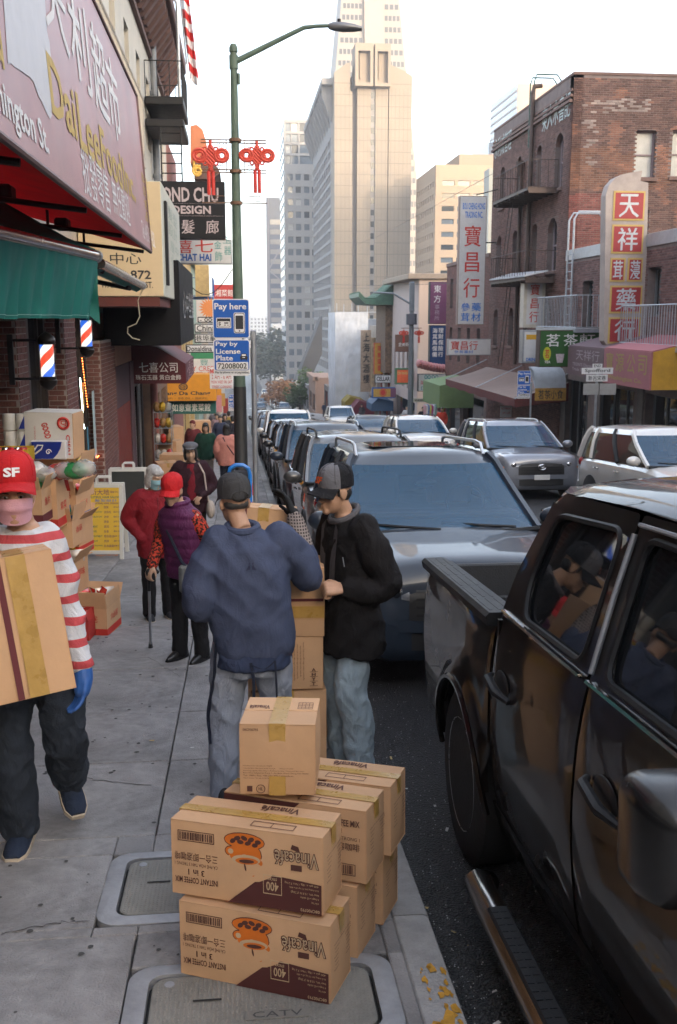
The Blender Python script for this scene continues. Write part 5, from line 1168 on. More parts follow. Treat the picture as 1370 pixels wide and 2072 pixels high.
for i in range(5):
    y = ys_ + 1 + (ye - ys_ - 1.4) * i / 4;mb = MB();mb.cyl((XB - .05,y,zB - .02),(FL,y,zB + .16),.022,n=8);mb.cyl((-1.8,y,zB + .05),(-1.8,y,zB + .45),.016,n=6);mb.build('awning_arm',m_black,aw)
for i in range(2): MB().cbox((-1.75,ye - 2.2 - 2.6 * i,zB + .13),(.14,.2,.12),.02).build('flood_lamp',m_black,aw)
iM = MS.inverted()
def sgn(s,px0,px1,pm,yt,yb,m,bold=0.,nm='lettering'):
    a,b = iM @ PX(px0,300,XB - .03),iM @ PX(px1,300,XB - .03);zt,zb_ = (iM @ PX(pm,yt,XB - .03)).z,(iM @ PX(pm,yb,XB - .03)).z
    mb = MB();write(mb,s,(a.x + b.x) / 2,(zt + zb_) / 2,b.x - a.x,zt - zb_,MS,.005,bold);mb.build(nm,m,aw)
sgn('Dai',106,156,115,128,243,k_gold,.02);sgn('Lee',160,202,165,198,306,k_gold,.02);sgn('Food',204,244,210,262,345,k_gold,.02);sgn('Inc.',247,270,250,320,385,k_gold,.02)
sgn('Washington St.',-75,90,60,226,306,k_wht,.02)
sgn('大',114,158,135,-45,100,k_wht,.04);sgn('利',163,198,178,2,178,k_wht,.04);sgn('超',204,230,216,78,240,k_wht,.04);sgn('市',232,252,241,130,282,k_wht,.04)
sgn('批發零售',158,212,185,318,410,k_wht);sgn('無任歡迎',219,253,235,370,440,k_wht)
sgn('Tel. 415 362 4202',277,303,290,452,486,k_wht);sgn('罐\n頭\n食\n品',287,299,292,350,445,k_gold);sgn('品',-22,13,0,-90,140,k_gold,.02)
qq = random.Random(11);pts = []
for k in range(30): a = k / 29;pts.append((14 + 88 * a,-60,0))
prof = [(12,130),(20,128),(26,132),(34,140),(42,145),(50,150),(58,158),(66,165),(74,192),(82,205),(90,232),(97,243),(101,238),(103,130),(107,115),(106,90),(102,60),(101,-70)]
out = [(iM @ PX(x,y + qq.uniform(-4,4),XB - .03)) for x,y in prof] + [(iM @ PX(10,-70,XB - .03))]
mb = MB();mb.add([(p.x,-.0035,min(p.z,HS - .02)) for p in out],[list(range(len(out)))],0,MS);mb.build('painted_out_patch',mat('grey_white_paint',(.50,.49,.51),.5,var=.1,vs=4),aw)
# green awnings
m_grnf = mat('green_canvas',(.008,.15,.13),.75,var=.2,vs=3,bump=.2,bs=200);m_grnr = mat('green_ribbed',(.006,.11,.095),.7,var=.2,vs=4)
def canvas(name,label,A,B,rise,val,n=60,wave=.02,ragged=False):
    A,B = Vector(A),Vector(B);t = thing(name,label,'awning',(A + B) / 2);d = (B - A);L = d.length;d.normalize();o = Vector((0,0,1)).cross(d) * -1
    if o.x < 0: o = -o
    mb = MB();mb.tube([A,B],.05,14);mb.build('front_bar',mat('brushed_bar',(.50,.44,.39),.25,1.,var=.12,vs=2),t,True)
    mb = MB();mb.tube([B - d * .04,B + d * .012],.058,14);mb.build('end_cap',m_steel,t,True)
    WA,WB = Vector((FL + .05,A.y - .1,A.z + rise)),Vector((FL + .05,B.y + .02,B.z + rise));nu = n * 2
    def fn(u,v): p = (A + Vector((0,0,.05))).lerp(B + Vector((0,0,.05)),u);q = WA.lerp(WB,u);r_ = p.lerp(q,v);return (r_.x,r_.y,r_.z + .012 * (1 if int(u * nu + .5) % 2 else -1) - .06 * math.sin(math.pi * v))
    mb = MB();mb.add(*sheet(fn,nu,6));mb.build('canopy',m_grnr,t)
    def fv(u,v):
        p = A.lerp(B,u);ww = wave * (.25 + v) * (noise.noise(Vector((u * L * 7,v * .8,1))) + .5 * math.sin(u * L * 23 + 2 * noise.noise(Vector((u * 6,0,0)))));hang = val * v * (1 + .02 * noise.noise(Vector((u * 9,0,7))))
        if ragged and u > .93: hang *= 1 + (u - .93) * 3 * noise.noise(Vector((u * 90,1,1)))
        q = p + o * (ww + .02 - .10 * v);return (q.x,q.y,q.z - .03 - hang)
    mb = MB();mb.add(*sheet(fv,n * 3,14));vl = mb.build('valance',m_grnf,t,True,80);mb = MB()
    mb.tube([Vector(fv(k / 80,.95)) + o * .004 for k in range(81)],.0025,4);mb.build('hem_stitch',ink('thread',(.25,.45,.42)),vl)
    return t
A_,B_ = PX(-60,462,-1.6),PX(195,516,-1.25);gA = canvas('green_awning','green canvas awning with long gathered valance above the carrier',(A_.x,A_.y,(A_.z + B_.z) / 2),(B_.x,B_.y,(A_.z + B_.z) / 2),.75,.52,40,.035,True)
mb = MB();bq_ = Vector((B_.x,B_.y,(A_.z + B_.z) / 2));mb.add(*sheet(lambda u,v: (bq_.x - 1.1 * u * 1.,bq_.y + .02 + .02 * math.sin(9 * v + 5 * u),bq_.z + .02 + .62 * u - (.62 + .08 * noise.noise(Vector((u * 11,3,0)))) * v * (1 - .55 * u)),12,10));mb.build('side_flap',m_grnf,gA,True,80)
A_,B_ = PX(203,533,-1.3),PX(288,578,-1.3);gB = canvas('green_awning','rolled green awning with silver bar below the cream street number sign',(A_.x,A_.y,A_.z),(B_.x,B_.y,B_.z),.6,.06,20,.004)
mb = MB();mb.tube([(B_.x - .02,B_.y - 1.5,B_.z - .08),(-2.2,B_.y - .6,B_.z + .1),(FL,B_.y - .5,B_.z + .2)],.03,8);mb.tube([(A_.x - .02,A_.y + .3,A_.z - .06),(-2.1,A_.y + .9,A_.z + .1),(FL,A_.y + .9,A_.z + .2)],.03,8);mb.build('folding_arm',m_black,gB,True)
cp = [(B_.x,B_.y,B_.z - .05)] + [tuple(P(x,y,B_.y)) for x,y in ((279,608),(283,640),(276,655),(259,662),(258,674),(268,684),(283,688))]
mb = MB();mb.tube(cp,.008,6);mb.build('pull_cord',mat('cord',(.55,.5,.36),.8),gB,True)
# cream number sign, black fascia box
m_creamS = mat('cream_sign',(.6,.47,.29),.5,var=.05,vs=2,grime=.1);m_paleS = mat('pale_sign_side',(.52,.52,.44),.5,var=.06,vs=2)
XC = -1.2;c0 = PX(329,480,XC);c1 = PX(365,520,XC);zc0,zc1 = PX(329,599,XC).z,PX(325,366,XC).z
cs = thing('number_sign','cream box sign lettered 872 Washington St projecting from the wall','sign',(-1.9,c0.y,zc0))
MB().box((FL + .02,c0.y,zc0),(XC,c1.y,zc1),.012).build('cabinet',m_paleS,cs);MB().box((FL + .03,c0.y - .012,zc0 + .01),(XC - .015,c0.y - .001,zc1 - .01)).build('face',m_creamS,cs);MB().box((FL + .02,c0.y + .02,zc0 - .16),(XC - .08,c1.y,zc0 - .004)).build('drip_tray',mat('dark_red_tray',(.10,.02,.015),.7),cs)
Mc = FC(0,c0.y - .012,0);pw = lambda px: P(px,500,c0.y).x;pz = lambda py: P(280,py,c0.y).z
for s,x0,x1,y0,y1,bd in (('872',262,304,547,565,.02),('WASHINGTON ST.',201,307,570,583,.01),('中心',222,285,512,535,.01)):
    mb = MB();write(mb,s,(pw(x0) + pw(x1)) / 2,(pz(y0) + pz(y1)) / 2,pw(x1) - pw(x0),pz(y0) - pz(y1),Mc,.004,bd);mb.build('lettering',k_blk,cs)
Mc2 = frameM((XC,c0.y,0),(0,1,0),(0,0,1));L = c1.y - c0.y
for s,fx,z0,z1 in (('髮型\n設計',.55,.62,.9),('屋中\n心美',.62,.35,.58)): mb = MB();write(mb,s,L * fx,zc0 + (zc1 - zc0) * (z0 + z1) / 2,L * .5,(zc1 - zc0) * (z1 - z0),Mc2,.004);mb.build('lettering',ink('palegreen',(.36,.42,.36)),cs)
mb = MB();mb.box((XC + .001,c0.y + .5,zc0 + .2),(XC + .05,c0.y + .75,zc1 - .25),.01);mb.build('conduit',m_black,cs)
XK = -1.1;k0 = PX(365,650,XK);k1 = PX(392,650,XK);kz0,kz1 = PX(365,700,XK).z,PX(380,545,XK).z
bx_ = thing('black_fascia','plain black fascia box under the cream number sign','sign',(-1.8,k0.y,kz0));MB().box((FL + .02,k0.y,kz0),(XK,k1.y,kz1),.01).build('cabinet',mat('matt_black_panel',(.004,.004,.006),.6,var=.2,spec=.2),bx_)
mb = MB();write(mb,'心中型髮',(k1.y - k0.y) / 2,(kz0 + kz1) / 2,(k1.y - k0.y) * .8,.6,frameM((XK,k0.y,0),(0,1,0),(0,0,1)),.03,.02);mb.build('raised_lettering',mat('gloss_black',(.02,.02,.02),.15),bx_)
# maroon awning
m_mar = mat('maroon_canvas',(.085,.008,.016),.7,var=.15,vs=3);m_mar2 = mat('maroon_canvas_sun',(.14,.028,.038),.7,var=.15,vs=3)
YM = 25.;xo = P(376,755,YM).x;ym2 = PX(392,740,xo).y;q1 = [(FL + .02,P(300,690,YM).z),(P(318,703,YM).x,P(318,703,YM).z),(xo,P(376,736,YM).z),(xo,P(376,776,YM).z),(FL + .02,P(300,776,YM).z)]
ma = thing('maroon_awning','maroon canvas awning with white chinese lettering','awning',(-1.9,YM,q1[4][1]));mb = MB();mb.prism([(x,YM,z) for x,z in q1],(0,ym2 - YM,0));mb.build('canopy',m_mar,ma)
for s,x0,x1,y0,y1 in (('七喜公司',282,359,733,754),('珠石玉器 黃白金飾',275,366,758,769)): a,b = P(x0,y1,YM),P(x1,y0,YM);mb = MB();write(mb,s,(a.x + b.x) / 2,(a.z + b.z) / 2,b.x - a.x,b.z - a.z,FC(0,YM,0),.006,.015);mb.build('lettering',k_wht,ma)
mb = MB();write(mb,'七喜公司',(YM + ym2) / 2,(q1[2][1] + q1[3][1]) / 2,(ym2 - YM) * .7,.5,frameM((xo,0,0),(0,1,0),(0,0,1)),.006);mb.build('lettering',ink('rose',(.4,.25,.26)),ma)
def fb_(name,label,cat,px0,py0,px1,py1,Y,face,texts,thick=.15,edge=None,rim=.03,group=None):
    M,W,H = rectM(px0,py0,px1,py1,Y);t = []
    for s in texts:                            # texts as pixel rectangles
        a,b,c,d = s[1:5];t.append((s[0],((a + c) / 2 - px0) / (px1 - px0),(py1 - (b + d) / 2) / (py1 - py0),(c - a) / (px1 - px0),(d - b) / (py1 - py0),s[5],s[6] if len(s) > 6 else 0))
    return board(name,label,cat,M,W,H,face,t,thick,edge,rim,group=group)
m_yelS,m_tealS,m_whS = mat('orange_yellow_canvas',(.60,.25,.012),.6,var=.08),mat('teal_canvas',(.01,.10,.09),.6,var=.1),mat('white_sign',(.60,.60,.60),.4,var=.05,grime=.12)
fb_('restaurant_sign','orange yellow Chang Da Chang restaurant sign on the left','sign',312,758,438,812,38.,m_yelS,[('Chang Da Chang',318,792,426,802,k_blk,.03),('滷豬腳料 ・ 張家湯飯 ・ 鍋燒湯包',325,804,420,809,ink('brown',(.13,.06,.01))),('◍',362,776,381,790,k_blk)],1.2)
fb_('vegetarian_sign','dark teal sign with white characters below the orange yellow sign','sign',338,813,437,838,38.4,m_tealS,[('如意齋素菜館',349,817,426,833,k_wht,.02)],1.)
m_dk = mat('sign_black',(.006,.006,.009),.5,var=.1,spec=.25)
t = fb_('hair_salon_sign','black projecting OND CHU design sign with lilac lettering','sign',318,366,457,483,26.5,m_dk,[('EDMOND CHU',282,378,444,408,ink('lilac',(.42,.35,.36)),.025),('DESIGN',350,415,428,432,ink('lilac',(.42,.35,.36)),.03),('髮',368,444,394,472,ink('lilac',(.42,.35,.36)),.02),('廊',417,444,443,472,ink('lilac',(.42,.35,.36)),.02)],.35)
for yy in (411,436): a,b = P(330,yy,26.48),P(453,yy + 1.6,26.48);MB().box((a.x,26.478,b.z),(b.x,26.488,a.z)).build('rule',MAT['ink_lilac'],t)
fb_('jade_shop_sign','white CHAT HAI sign with red and teal characters below the black sign','sign',348,484,470,534,28.5,m_whS,[('喜',363,486,390,512,k_red,.02),('七',396,485,432,510,k_red,.03),('CHAT HAI',358,513,428,528,k_blue,.03),('金',434,487,449,503,k_teal),('玉',452,478,468,492,k_teal),('飾',435,508,450,528,k_teal),('器',454,498,468,515,k_teal)],.3,m_steel)
fb_('red_menu_sign','small red sign with white characters beside the green lamp post','sign',432,576,474,606,56.,mat('red_sign',(.42,.03,.03),.5),[('湘菜館',436,586,472,600,k_wht,.02)],.3)
t = fb_('sunburst_sign','white sign with orange sunburst left of the blue parking sign','sign',398,607,440,652,44.,m_whS,[],.3);c = P(425,624,43.98);mb = MB();n = 20
mb.add([(c.x + (.5 if k % 2 else .3) * math.cos(k * math.pi / n),43.97,c.z + (.5 if k % 2 else .3) * math.sin(k * math.pi / n)) for k in range(2 * n)],[list(range(2 * n))[::-1]]);mb.build('sunburst',ink('orange',(.65,.25,.08)),t)
t = fb_('grocery_sign','green and white grocery sign with red letters behind the street names','sign',384,712,442,772,42.,m_whS,[('益',405,713,424,724,k_wht),('豐',406,727,422,739,k_teal),('MAY CREST',372,741,440,751,k_red),('VEGETABLE',372,753,440,762,k_red)],.3)
a,b = P(386,713,41.98),P(440,726,41.98);MB().box((a.x,41.986,b.z),(b.x,41.992,a.z)).build('green_band',mat('green_band',(.03,.22,.1),.5),t)
for (x0,y0,x1,y1,Y,m,lb_) in ((437,800,449,834,50,mat('pink_banner',(.5,.22,.25),.7),'pink hanging banner past the teal sign'),(446,796,456,822,55,mat('ochre_banner',(.45,.25,.06),.7),'ochre hanging banner with red figure'),(452,806,462,836,60,mat('maroon_banner',(.28,.03,.03),.7),'dark red hanging banner farther down'),(424,772,448,800,47,m_yelS,'yellow awning edge past the orange sign')): fb_('shop_banner',lb_,'banner',x0,y0,x1,y1,Y,m,[],.05)
# house number plates etc on left upper houses
t = thing('blue_balcony','blue painted balcony cage on the ochre house','balcony',(FL + .4,52,0));a = P(398,600,50);b = P(430,575,50);rail(t,[(a.x - .6,50,a.z),(b.x,50,a.z),(b.x,53,a.z)],b.z - a.z + .3,.18,mat('blue_paint',(.03,.10,.33),.5),.02);MB().box((a.x - .6,50,a.z - .1),(b.x,53,a.z)).build('deck',MAT['blue_paint'],t)
fb_('striped_panel','tall yellow and green painted panel on the ochre house','panel',396,536,424,600,49.5,mat('ochre_panel',(.42,.33,.16),.7,var=.2),[],.2)
# barber poles
def stripes():
    m = mat('barber_stripe',(.7,.7,.68),.3,var=0);t = m.node_tree;b = t.nodes['Principled BSDF'];tc = t.nodes.new('ShaderNodeTexCoord');sp = t.nodes.new('ShaderNodeSeparateXYZ');lk(t,tc.outputs['Object'],sp.inputs[0])
    an = t.nodes.new('ShaderNodeMath');an.operation = 'ARCTAN2';lk(t,sp.outputs[1],an.inputs[0]);lk(t,sp.outputs[0],an.inputs[1])
    dv = t.nodes.new('ShaderNodeMath');dv.operation = 'DIVIDE';dv.inputs[1].default_value = 2 * math.pi;lk(t,an.outputs[0],dv.inputs[0])
    ml = t.nodes.new('ShaderNodeMath');ml.operation = 'MULTIPLY';ml.inputs[1].default_value = -2.4;lk(t,sp.outputs[2],ml.inputs[0])
    ad = t.nodes.new('ShaderNodeMath');lk(t,ml.outputs[0],ad.inputs[0]);lk(t,dv.outputs[0],ad.inputs[1]);fr = t.nodes.new('ShaderNodeMath');fr.operation = 'FRACT';lk(t,ad.outputs[0],fr.inputs[0])
    cr_ = t.nodes.new('ShaderNodeValToRGB');cr_.color_ramp.interpolation = 'CONSTANT';e = cr_.color_ramp.elements;e[0].position = 0;e[0].color = (.68,.68,.62,1);e[1].position = .25;e[1].color = (.02,.10,.5,1)
    for p,c in ((.5,(.68,.68,.62,1)),(.75,(.6,.05,.02,1))): n = cr_.color_ramp.elements.new(p);n.color = c
    lk(t,fr.outputs[0],cr_.inputs[0]);lk(t,cr_.outputs[0],b.inputs['Base Color']);lk(t,cr_.outputs[0],b.inputs['Emission Color']);b.inputs['Emission Strength'].default_value = .25;return m
m_str = stripes()
for (px,y0,y1,X,lab,ph) in ((99,670,790,-2.1,'barber pole with lit stripes on the nearer brick pilaster',0.),(177,627,724,-2.1,'barber pole with lit stripes on the farther brick pilaster',.12)):
    a,b = PX(px,y1,X),PX(px,y0,X);h = b.z - a.z;r = h * .125
    t = thing('barber_pole',lab,'barber pole',(X,a.y,a.z),local=True,group='barber poles on the salon front');t.rotation_euler = (0,0,ph * 6.28)
    MB().lathe([(r * .9,h * .24),(r * .9,h * .78)],24).build('striped_cylinder',m_str,t,True)
    mb = MB();mb.lathe([(.001,0),(r * .5,.012),(r * 1.15,h * .10),(r * 1.25,h * .17),(r * 1.1,h * .19),(r * 1.1,h * .24),(.01,h * .245)],20);mb.build('lower_bowl',mat('dark_bronze',(.035,.03,.028),.35,.6),t,True)
    mb = MB();mb.lathe([(.01,h * .775),(r * 1.1,h * .78),(r * 1.25,h * .85),(r * 1.1,h * .9),(r * .6,h * .96),(.001,h)],20);mb.build('top_cap',MAT['dark_bronze'],t,True)
    mb = MB();mb.lathe([(r * 1.03,h * .245),(r * 1.03,h * .775)],24);gl = bpy.data.materials.get('pole_glass') or mat('pole_glass',(.9,.9,.9),.03,var=0,alpha=.12,spec=.6);mb.build('glass_tube',gl,t,True)
    mb = MB();mb.box((-.42,-.02,h * .1),(-.36,.02,h * .95));mb.cyl((-.4,0,h * .2),(-r,0,h * .2),.015,n=8);mb.cyl((-.4,0,h * .85),(-r,0,h * .85),.015,n=8);br_ = mb.build('bracket',m_black,t);br_.rotation_euler = (0,0,-ph * 6.28)
# ------------------------------------------------------------------ lamp post with knots
m_pole = mat('lamp_post_green',(.075,.115,.085),.6,var=.2,vs=6,grime=.3);m_base = mat('lamp_post_black',(.02,.02,.02),.55,var=.3,vs=5,grime=.2);YL = 20.
xl = P(481,560,YL).x;lp = thing('street_lamp','tall green street lamp with red knot ornaments on the left pavement','street lamp',(xl,YL,gz(YL)))
zt_l,zbk = P(469,103,YL).z,P(486,782,YL).z
MB().tube([(xl,YL,zbk),(xl,YL,zt_l)],[.115,.062],16).build('pole',m_pole,lp,True);MB().lathe([(.19,0),(.19,.3),(.135,.42),(.125,zbk - gz(YL))],18,M=Matrix.Translation((xl,YL,gz(YL)))).build('base',m_base,lp,True)
MB().lathe([(.08,-.02),(.08,.06),(.05,.12),(.005,.13)],14,M=Matrix.Translation((xl,YL,zt_l))).build('cap',m_pole,lp,True)
arm = [P(474,126,YL),P(530,98,YL),P(590,68,YL),P(615,56,YL),P(640,53,YL),P(668,52,YL)]
mb = MB();mb.tube(arm,[.055,.05,.042,.04,.035,.033],10);mb.cyl((xl,YL,arm[0].z - .12),(xl,YL,arm[0].z + .12),.085,n=14);mb.build('arm',m_pole,lp,True)
h0 = P(668,53,YL);hd = MB();hd.loft([[(h0.x + x,YL + w_ * math.cos(a),h0.z + zc + hh * math.sin(a)) for a in [R(q_) for q_ in range(0,360,24)]] for x,w_,hh,zc in ((-.03,.05,.05,0),(.05,.11,.075,0),(.25,.14,.085,-.01),(.45,.13,.065,-.02),(.60,.07,.035,-.03))]);hdo = hd.build('luminaire',mat('lamp_grey',(.16,.165,.18),.45,.3),lp,True)
MB().cyl((h0.x + .17,YL,h0.z + .07),(h0.x + .17,YL,h0.z + .13),.035,n=10).build('photocell',m_black,hdo)
MB().cbox((xl + .09,YL - .02,P(478,160,YL).z),(.05,.06,.2),.01).build('tag_plate',m_pole,lp)
m_knot = mat('red_knot',(.55,.06,.035),.5,var=.15,vs=14,bump=.4,bs=90);m_rust = mat('rusty_bracket',(.16,.085,.05),.7,.3,var=.4,vs=20)
def knot(parent,c,s,depth=.05):
    c = Vector(c);mb = MB()
    def d8(x,z): return c + Vector((x * s,0,z * s))
    mb.cyl(d8(0,.28),d8(0,.44),.045 * s,n=8);mb.cbox(d8(0,.43),(.1 * s,.08 * s,.04 * s))
    for i in range(6):                                # woven diamond
        k = -.19 + .076 * i
        mb.tube([d8(k - .0,.0 + (.24 - abs(k)) * 0 + 0) + Vector((0,0,0)) for _ in ()] or [d8((k - .2) * .72,(k + .2) * .72),d8((k + .2) * .72,(k - .2) * .72)],.042 * s,6)
        mb.tube([d8((k - .2) * .72,-(k + .2) * .72) + Vector((0,.012,0)),d8((k + .2) * .72,-(k - .2) * .72) + Vector((0,.012,0))],.042 * s,6)
    for sg in (-1,1):
        for r_,t_ in ((.19,.055),(.115,.05)):
            mb.tube([d8(sg * (.33 + r_ * math.cos(a) * 1.05),.02 + r_ * .92 * math.sin(a)) for a in [R(q_) for q_ in range(0,360,20)]],t_ * s,6,closed=True)
        for (x,z) in ((.16,.2),(.16,-.2)): mb.tube([d8(sg * x + .06 * math.cos(a),z + .06 * math.sin(a)) for a in [R(q_) for q_ in range(0,360,40)]],.03 * s,6,closed=True)
    for (x,z) in ((0,.26),(0,-.27)): mb.tube([d8(x + .06 * math.cos(a),z + .05 * math.sin(a)) for a in [R(q_) for q_ in range(0,360,40)]],.035 * s,6,closed=True)
    mb.ball(d8(0,-.36),(.085 * s,.06 * s,.035 * s),10,6);mb.ball(d8(0,-.41),(.1 * s,.06 * s,.03 * s),10,6)
    o = mb.build('knot',m_knot,parent,True)
    mb = MB()
    for x in (-.065,.065): mb.cyl(d8(x,-.44),d8(x,-1.12),.055 * s,n=8)
    mb.build('tassel',mat('red_tassel',(.55,.03,.02),.5),o,True);return o
for px,sd in ((426,-1),(520,1)):
    c = P(px,316,YL - .05);kn = knot(lp,c,.63 if sd < 0 else .60)
    mb = MB()
    for py in (284,290,344,350,411): mb.tube([(xl,YL - .03,P(480,py,YL).z),(c.x + sd * .18,YL - .03,P(480,py,YL).z)],.013,6)
    x0_ = xl + sd * .17
    mb.tube([(x0_,YL - .03,P(480,284,YL).z),(x0_,YL - .03,P(480,350,YL).z)],.009,5)
    for za,sg in ((P(480,284,YL).z,-1),(P(480,350,YL).z,1)):
        mb.tube([(x0_,YL - .03,za + sg * .2),(x0_ + sd * .08,YL - .03,za + sg * .2),(x0_ + sd * .08,YL - .03,za + sg * .13),(x0_ + sd * .16,YL - .03,za + sg * .13),(x0_ + sd * .16,YL - .03,za + sg * .05),(x0_ + sd * .24,YL - .03,za + sg * .05)],.008,5)
        mb.tube([(x0_ + sd * .09 + .045 * math.cos(a),YL - .03,za + sg * .09 + .045 * math.sin(a)) for a in [R(q_) for q_ in range(0,360,40)]],.007,5,closed=True)
    za = P(480,404,YL).z;mb.tube([(x0_ + sd * .05,YL - .03,za + .06),(x0_ + sd * .3,YL - .03,za + .06),(x0_ + sd * .3,YL - .03,za - .03),(x0_ + sd * .18,YL - .03,za - .03),(x0_ + sd * .18,YL - .03,za + .02),(x0_ + sd * .24,YL - .03,za + .02)],.009,5)
    mb.build('knot_bracket',m_rust,lp)
for py in (284,347,411): MB().cyl((xl,YL,P(480,py,YL).z - .03),(xl,YL,P(480,py,YL).z + .03),.118,n=14).build('clamp',m_rust,lp)
for (x0,y0,x1,y1,s,bx0,bx1,by0,by1) in ((400,641,505,653,'- 000',404,437,643,651),(394,655,492,673,'Chinatown',398,470,658,670),(394,675,492,694,'巷埠華',396,437,678,691),(376,697,492,714,'Donaldina Cameron',378,480,700,711)):
    fb_('street_name_sign','white street name plate ' + {'- 000': 'with the number 000','Chinatown': 'reading Chinatown','巷埠華': 'with three chinese characters','Donaldina Cameron': 'reading Donaldina Cam'}[s] + ' on the lamp post','street sign',x0,y0,x1,y1,YL - .16,m_wht,[(s,bx0,by0,bx1,by1,k_blk,.015)],.012,k_blk,.02,group='street name plates on the lamp post')
fb_('cleaning_sign','white street cleaning sign with red lettering on the lamp post','sign',425,744,472,787,YL - .14,m_wht,[('2 AM - 6 AM',429,758,468,767,k_red),('MON WED FRI SAT',428,770,470,776,k_red),('STREET CLEANING',429,780,469,785,k_red),('NO',426,746,437,756,k_red,.04)],.01)
# ------------------------------------------------------------------ pay parking signs
m_blueS = mat('parking_blue',(.012,.10,.42),.35,var=.05);m_silvS = mat('sign_silver_edge',(.55,.55,.57),.4,.3)
def pay(label,px,Y,s,post_top,detail=True,group='pay parking signs'):
    # s: metres per pixel of the nearer sign's own drawing (72 x 148 units)
    xp = P(px,700,Y).x;zt = P(px,post_top,Y).z
    t = thing('parking_sign',label,'sign',(xp,Y,gz(Y)),group=group)
    MB().cyl((xp,Y,gz(Y)),(xp,Y,zt - 75 * s),.03,n=12).build('post',m_steel,t,True)
    MB().box((xp - .03,Y - .03,zt - 80 * s),(xp + .03,Y + .03,zt - 60 * s),.01).build('bracket',m_steel,t)
    x0 = xp - 79 * s;U = lambda u,v: (x0 + u * s,zt - v * s)
    for v0,v1 in ((0,76),(78,149)):
        a,b = U(0,v1),U(72,v0);MB().prism([(x,Y - .036,z) for x,z in rrect(a[0],b[0],a[1],b[1],6 * s)],(0,.006,0)).build('plate',m_wht,t)
        a,b = U(2,v1 - (11 if v0 else 2)),U(70,v0 + 2);MB().prism([(x,Y - .040,z) for x,z in rrect(a[0],b[0],a[1],b[1],4 * s)],(0,.003,0)).build('blue_field',m_blueS,t)
    Mx = FC(0,Y - .0405,0)
    def wr(st,u0,u1,v0,v1,m,bd=.01,off=.004): a,b = U(u0,v1),U(u1,v0);mb = MB();write(mb,st,(a[0] + b[0]) / 2,(a[1] + b[1]) / 2,b[0] - a[0],b[1] - a[1],Mx,off,bd);mb.build('lettering',m,t)
    def rc(u0,u1,v0,v1,m,off,nm='pictogram',r=1.5): a,b = U(u0,v1),U(u1,v0);MB().prism([(x,Y - .0405 - off,z) for x,z in rrect(a[0],b[0],a[1],b[1],r * s,3)],(0,.002,0)).build(nm,m,t)
    wr('Pay here',4,66,8,24,k_wht,.02);rc(7,36,36,56,k_wht,.003);rc(8.5,34.5,37.5,54.5,k_blk,.005);rc(9.5,33.5,43,53.5,k_wht,.007);wr('$',11,16,44,52,k_blk,.02,.012);rc(22,31,45,47.5,k_blk,.009);rc(22,26,49.5,51,k_blk,.009);rc(28,31,49.5,51,k_blk,.009)
    rc(41,63,26,66,k_wht,.003,r=3);rc(42,62,27,65,k_blk,.005,r=3);rc(43,61,28,64,k_wht,.007,r=3);rc(44.5,59.5,32,58,k_blk,.009);rc(50.5,53.5,60,63,k_blk,.009)
    wr('Pay by',5,48,82,93,k_wht,.02);wr('License',5,53,96,106,k_wht,.02);wr('Plate',5,38,109,119,k_wht,.02);rc(5,68,122,137,k_wht,.003);wr('72008002',8,65,124,135,k_blk,.015,.008);wr('Pay by phone or at paystation',3,69,140,145,k_blk,.02,.004)
    rc(52,67,110,117,k_blk,.003,r=3);rc(54,65,105.5,111,k_blk,.003,r=2.5);rc(55.5,63.5,107,110,k_wht,.005);rc(53,55.5,116,119,k_blk,.003);rc(63.5,66,116,119,k_blk,.003);rc(57,62,112.5,113.8,k_wht,.005,r=.5)
    return t
YPY = 11.;pay('blue pay here parking sign on the grey post in the left pavement',513,YPY,YPY / FPX * 1.005,605)
pay('blue pay here parking sign on a post across the street',1078,30.,30. * .381 / FPX,750)
pay('small blue pay here sign far down the left pavement',478,46.,46 * .22 / FPX,798)
pay('small blue pay here sign far down the right pavement',713,78.,78 * .19 / FPX,820)
# spofford sign
YSp = PX(1206,800,8.95).y;xp = 8.95
t = thing('street_name_post','grey post with Spofford street name plates across the street','street sign',(xp,YSp,gz(YSp)));MB().cyl((xp,YSp,gz(YSp)),(xp,YSp,P(1206,738,YSp).z),.033,n=10).build('post',m_steel,t,True)
for (x0,y0,x1,y1,m,tx) in ((1177,744,1241,757,m_wht,('Spofford',1183,746,1235,755)),(1186,758,1230,772,m_wht,('新呂宋巷',1190,760,1226,770)),(1199,736,1219,744,m_wht,('END',1202,737.5,1216,743)),(1180,776,1212,799,mat('grey_plate',(.36,.36,.35),.5,.3),None),(1213,776,1247,799,mat('grey_plate',(.36,.36,.35)),None)):
    a,b = P(x0,y1,YSp - .06),P(x1,y0,YSp - .06);MB().box((a.x,YSp - .06,a.z),(b.x,YSp - .05,b.z)).build('name_plate',m,t)
    if tx: c,d = P(tx[1],tx[4],YSp - .06),P(tx[3],tx[2],YSp - .06);mb = MB();write(mb,tx[0],(c.x + d.x) / 2,(c.z + d.z) / 2,d.x - c.x,d.z - c.z,FC(0,YSp - .06,0),.004,.015);mb.build('lettering',k_blk,t)
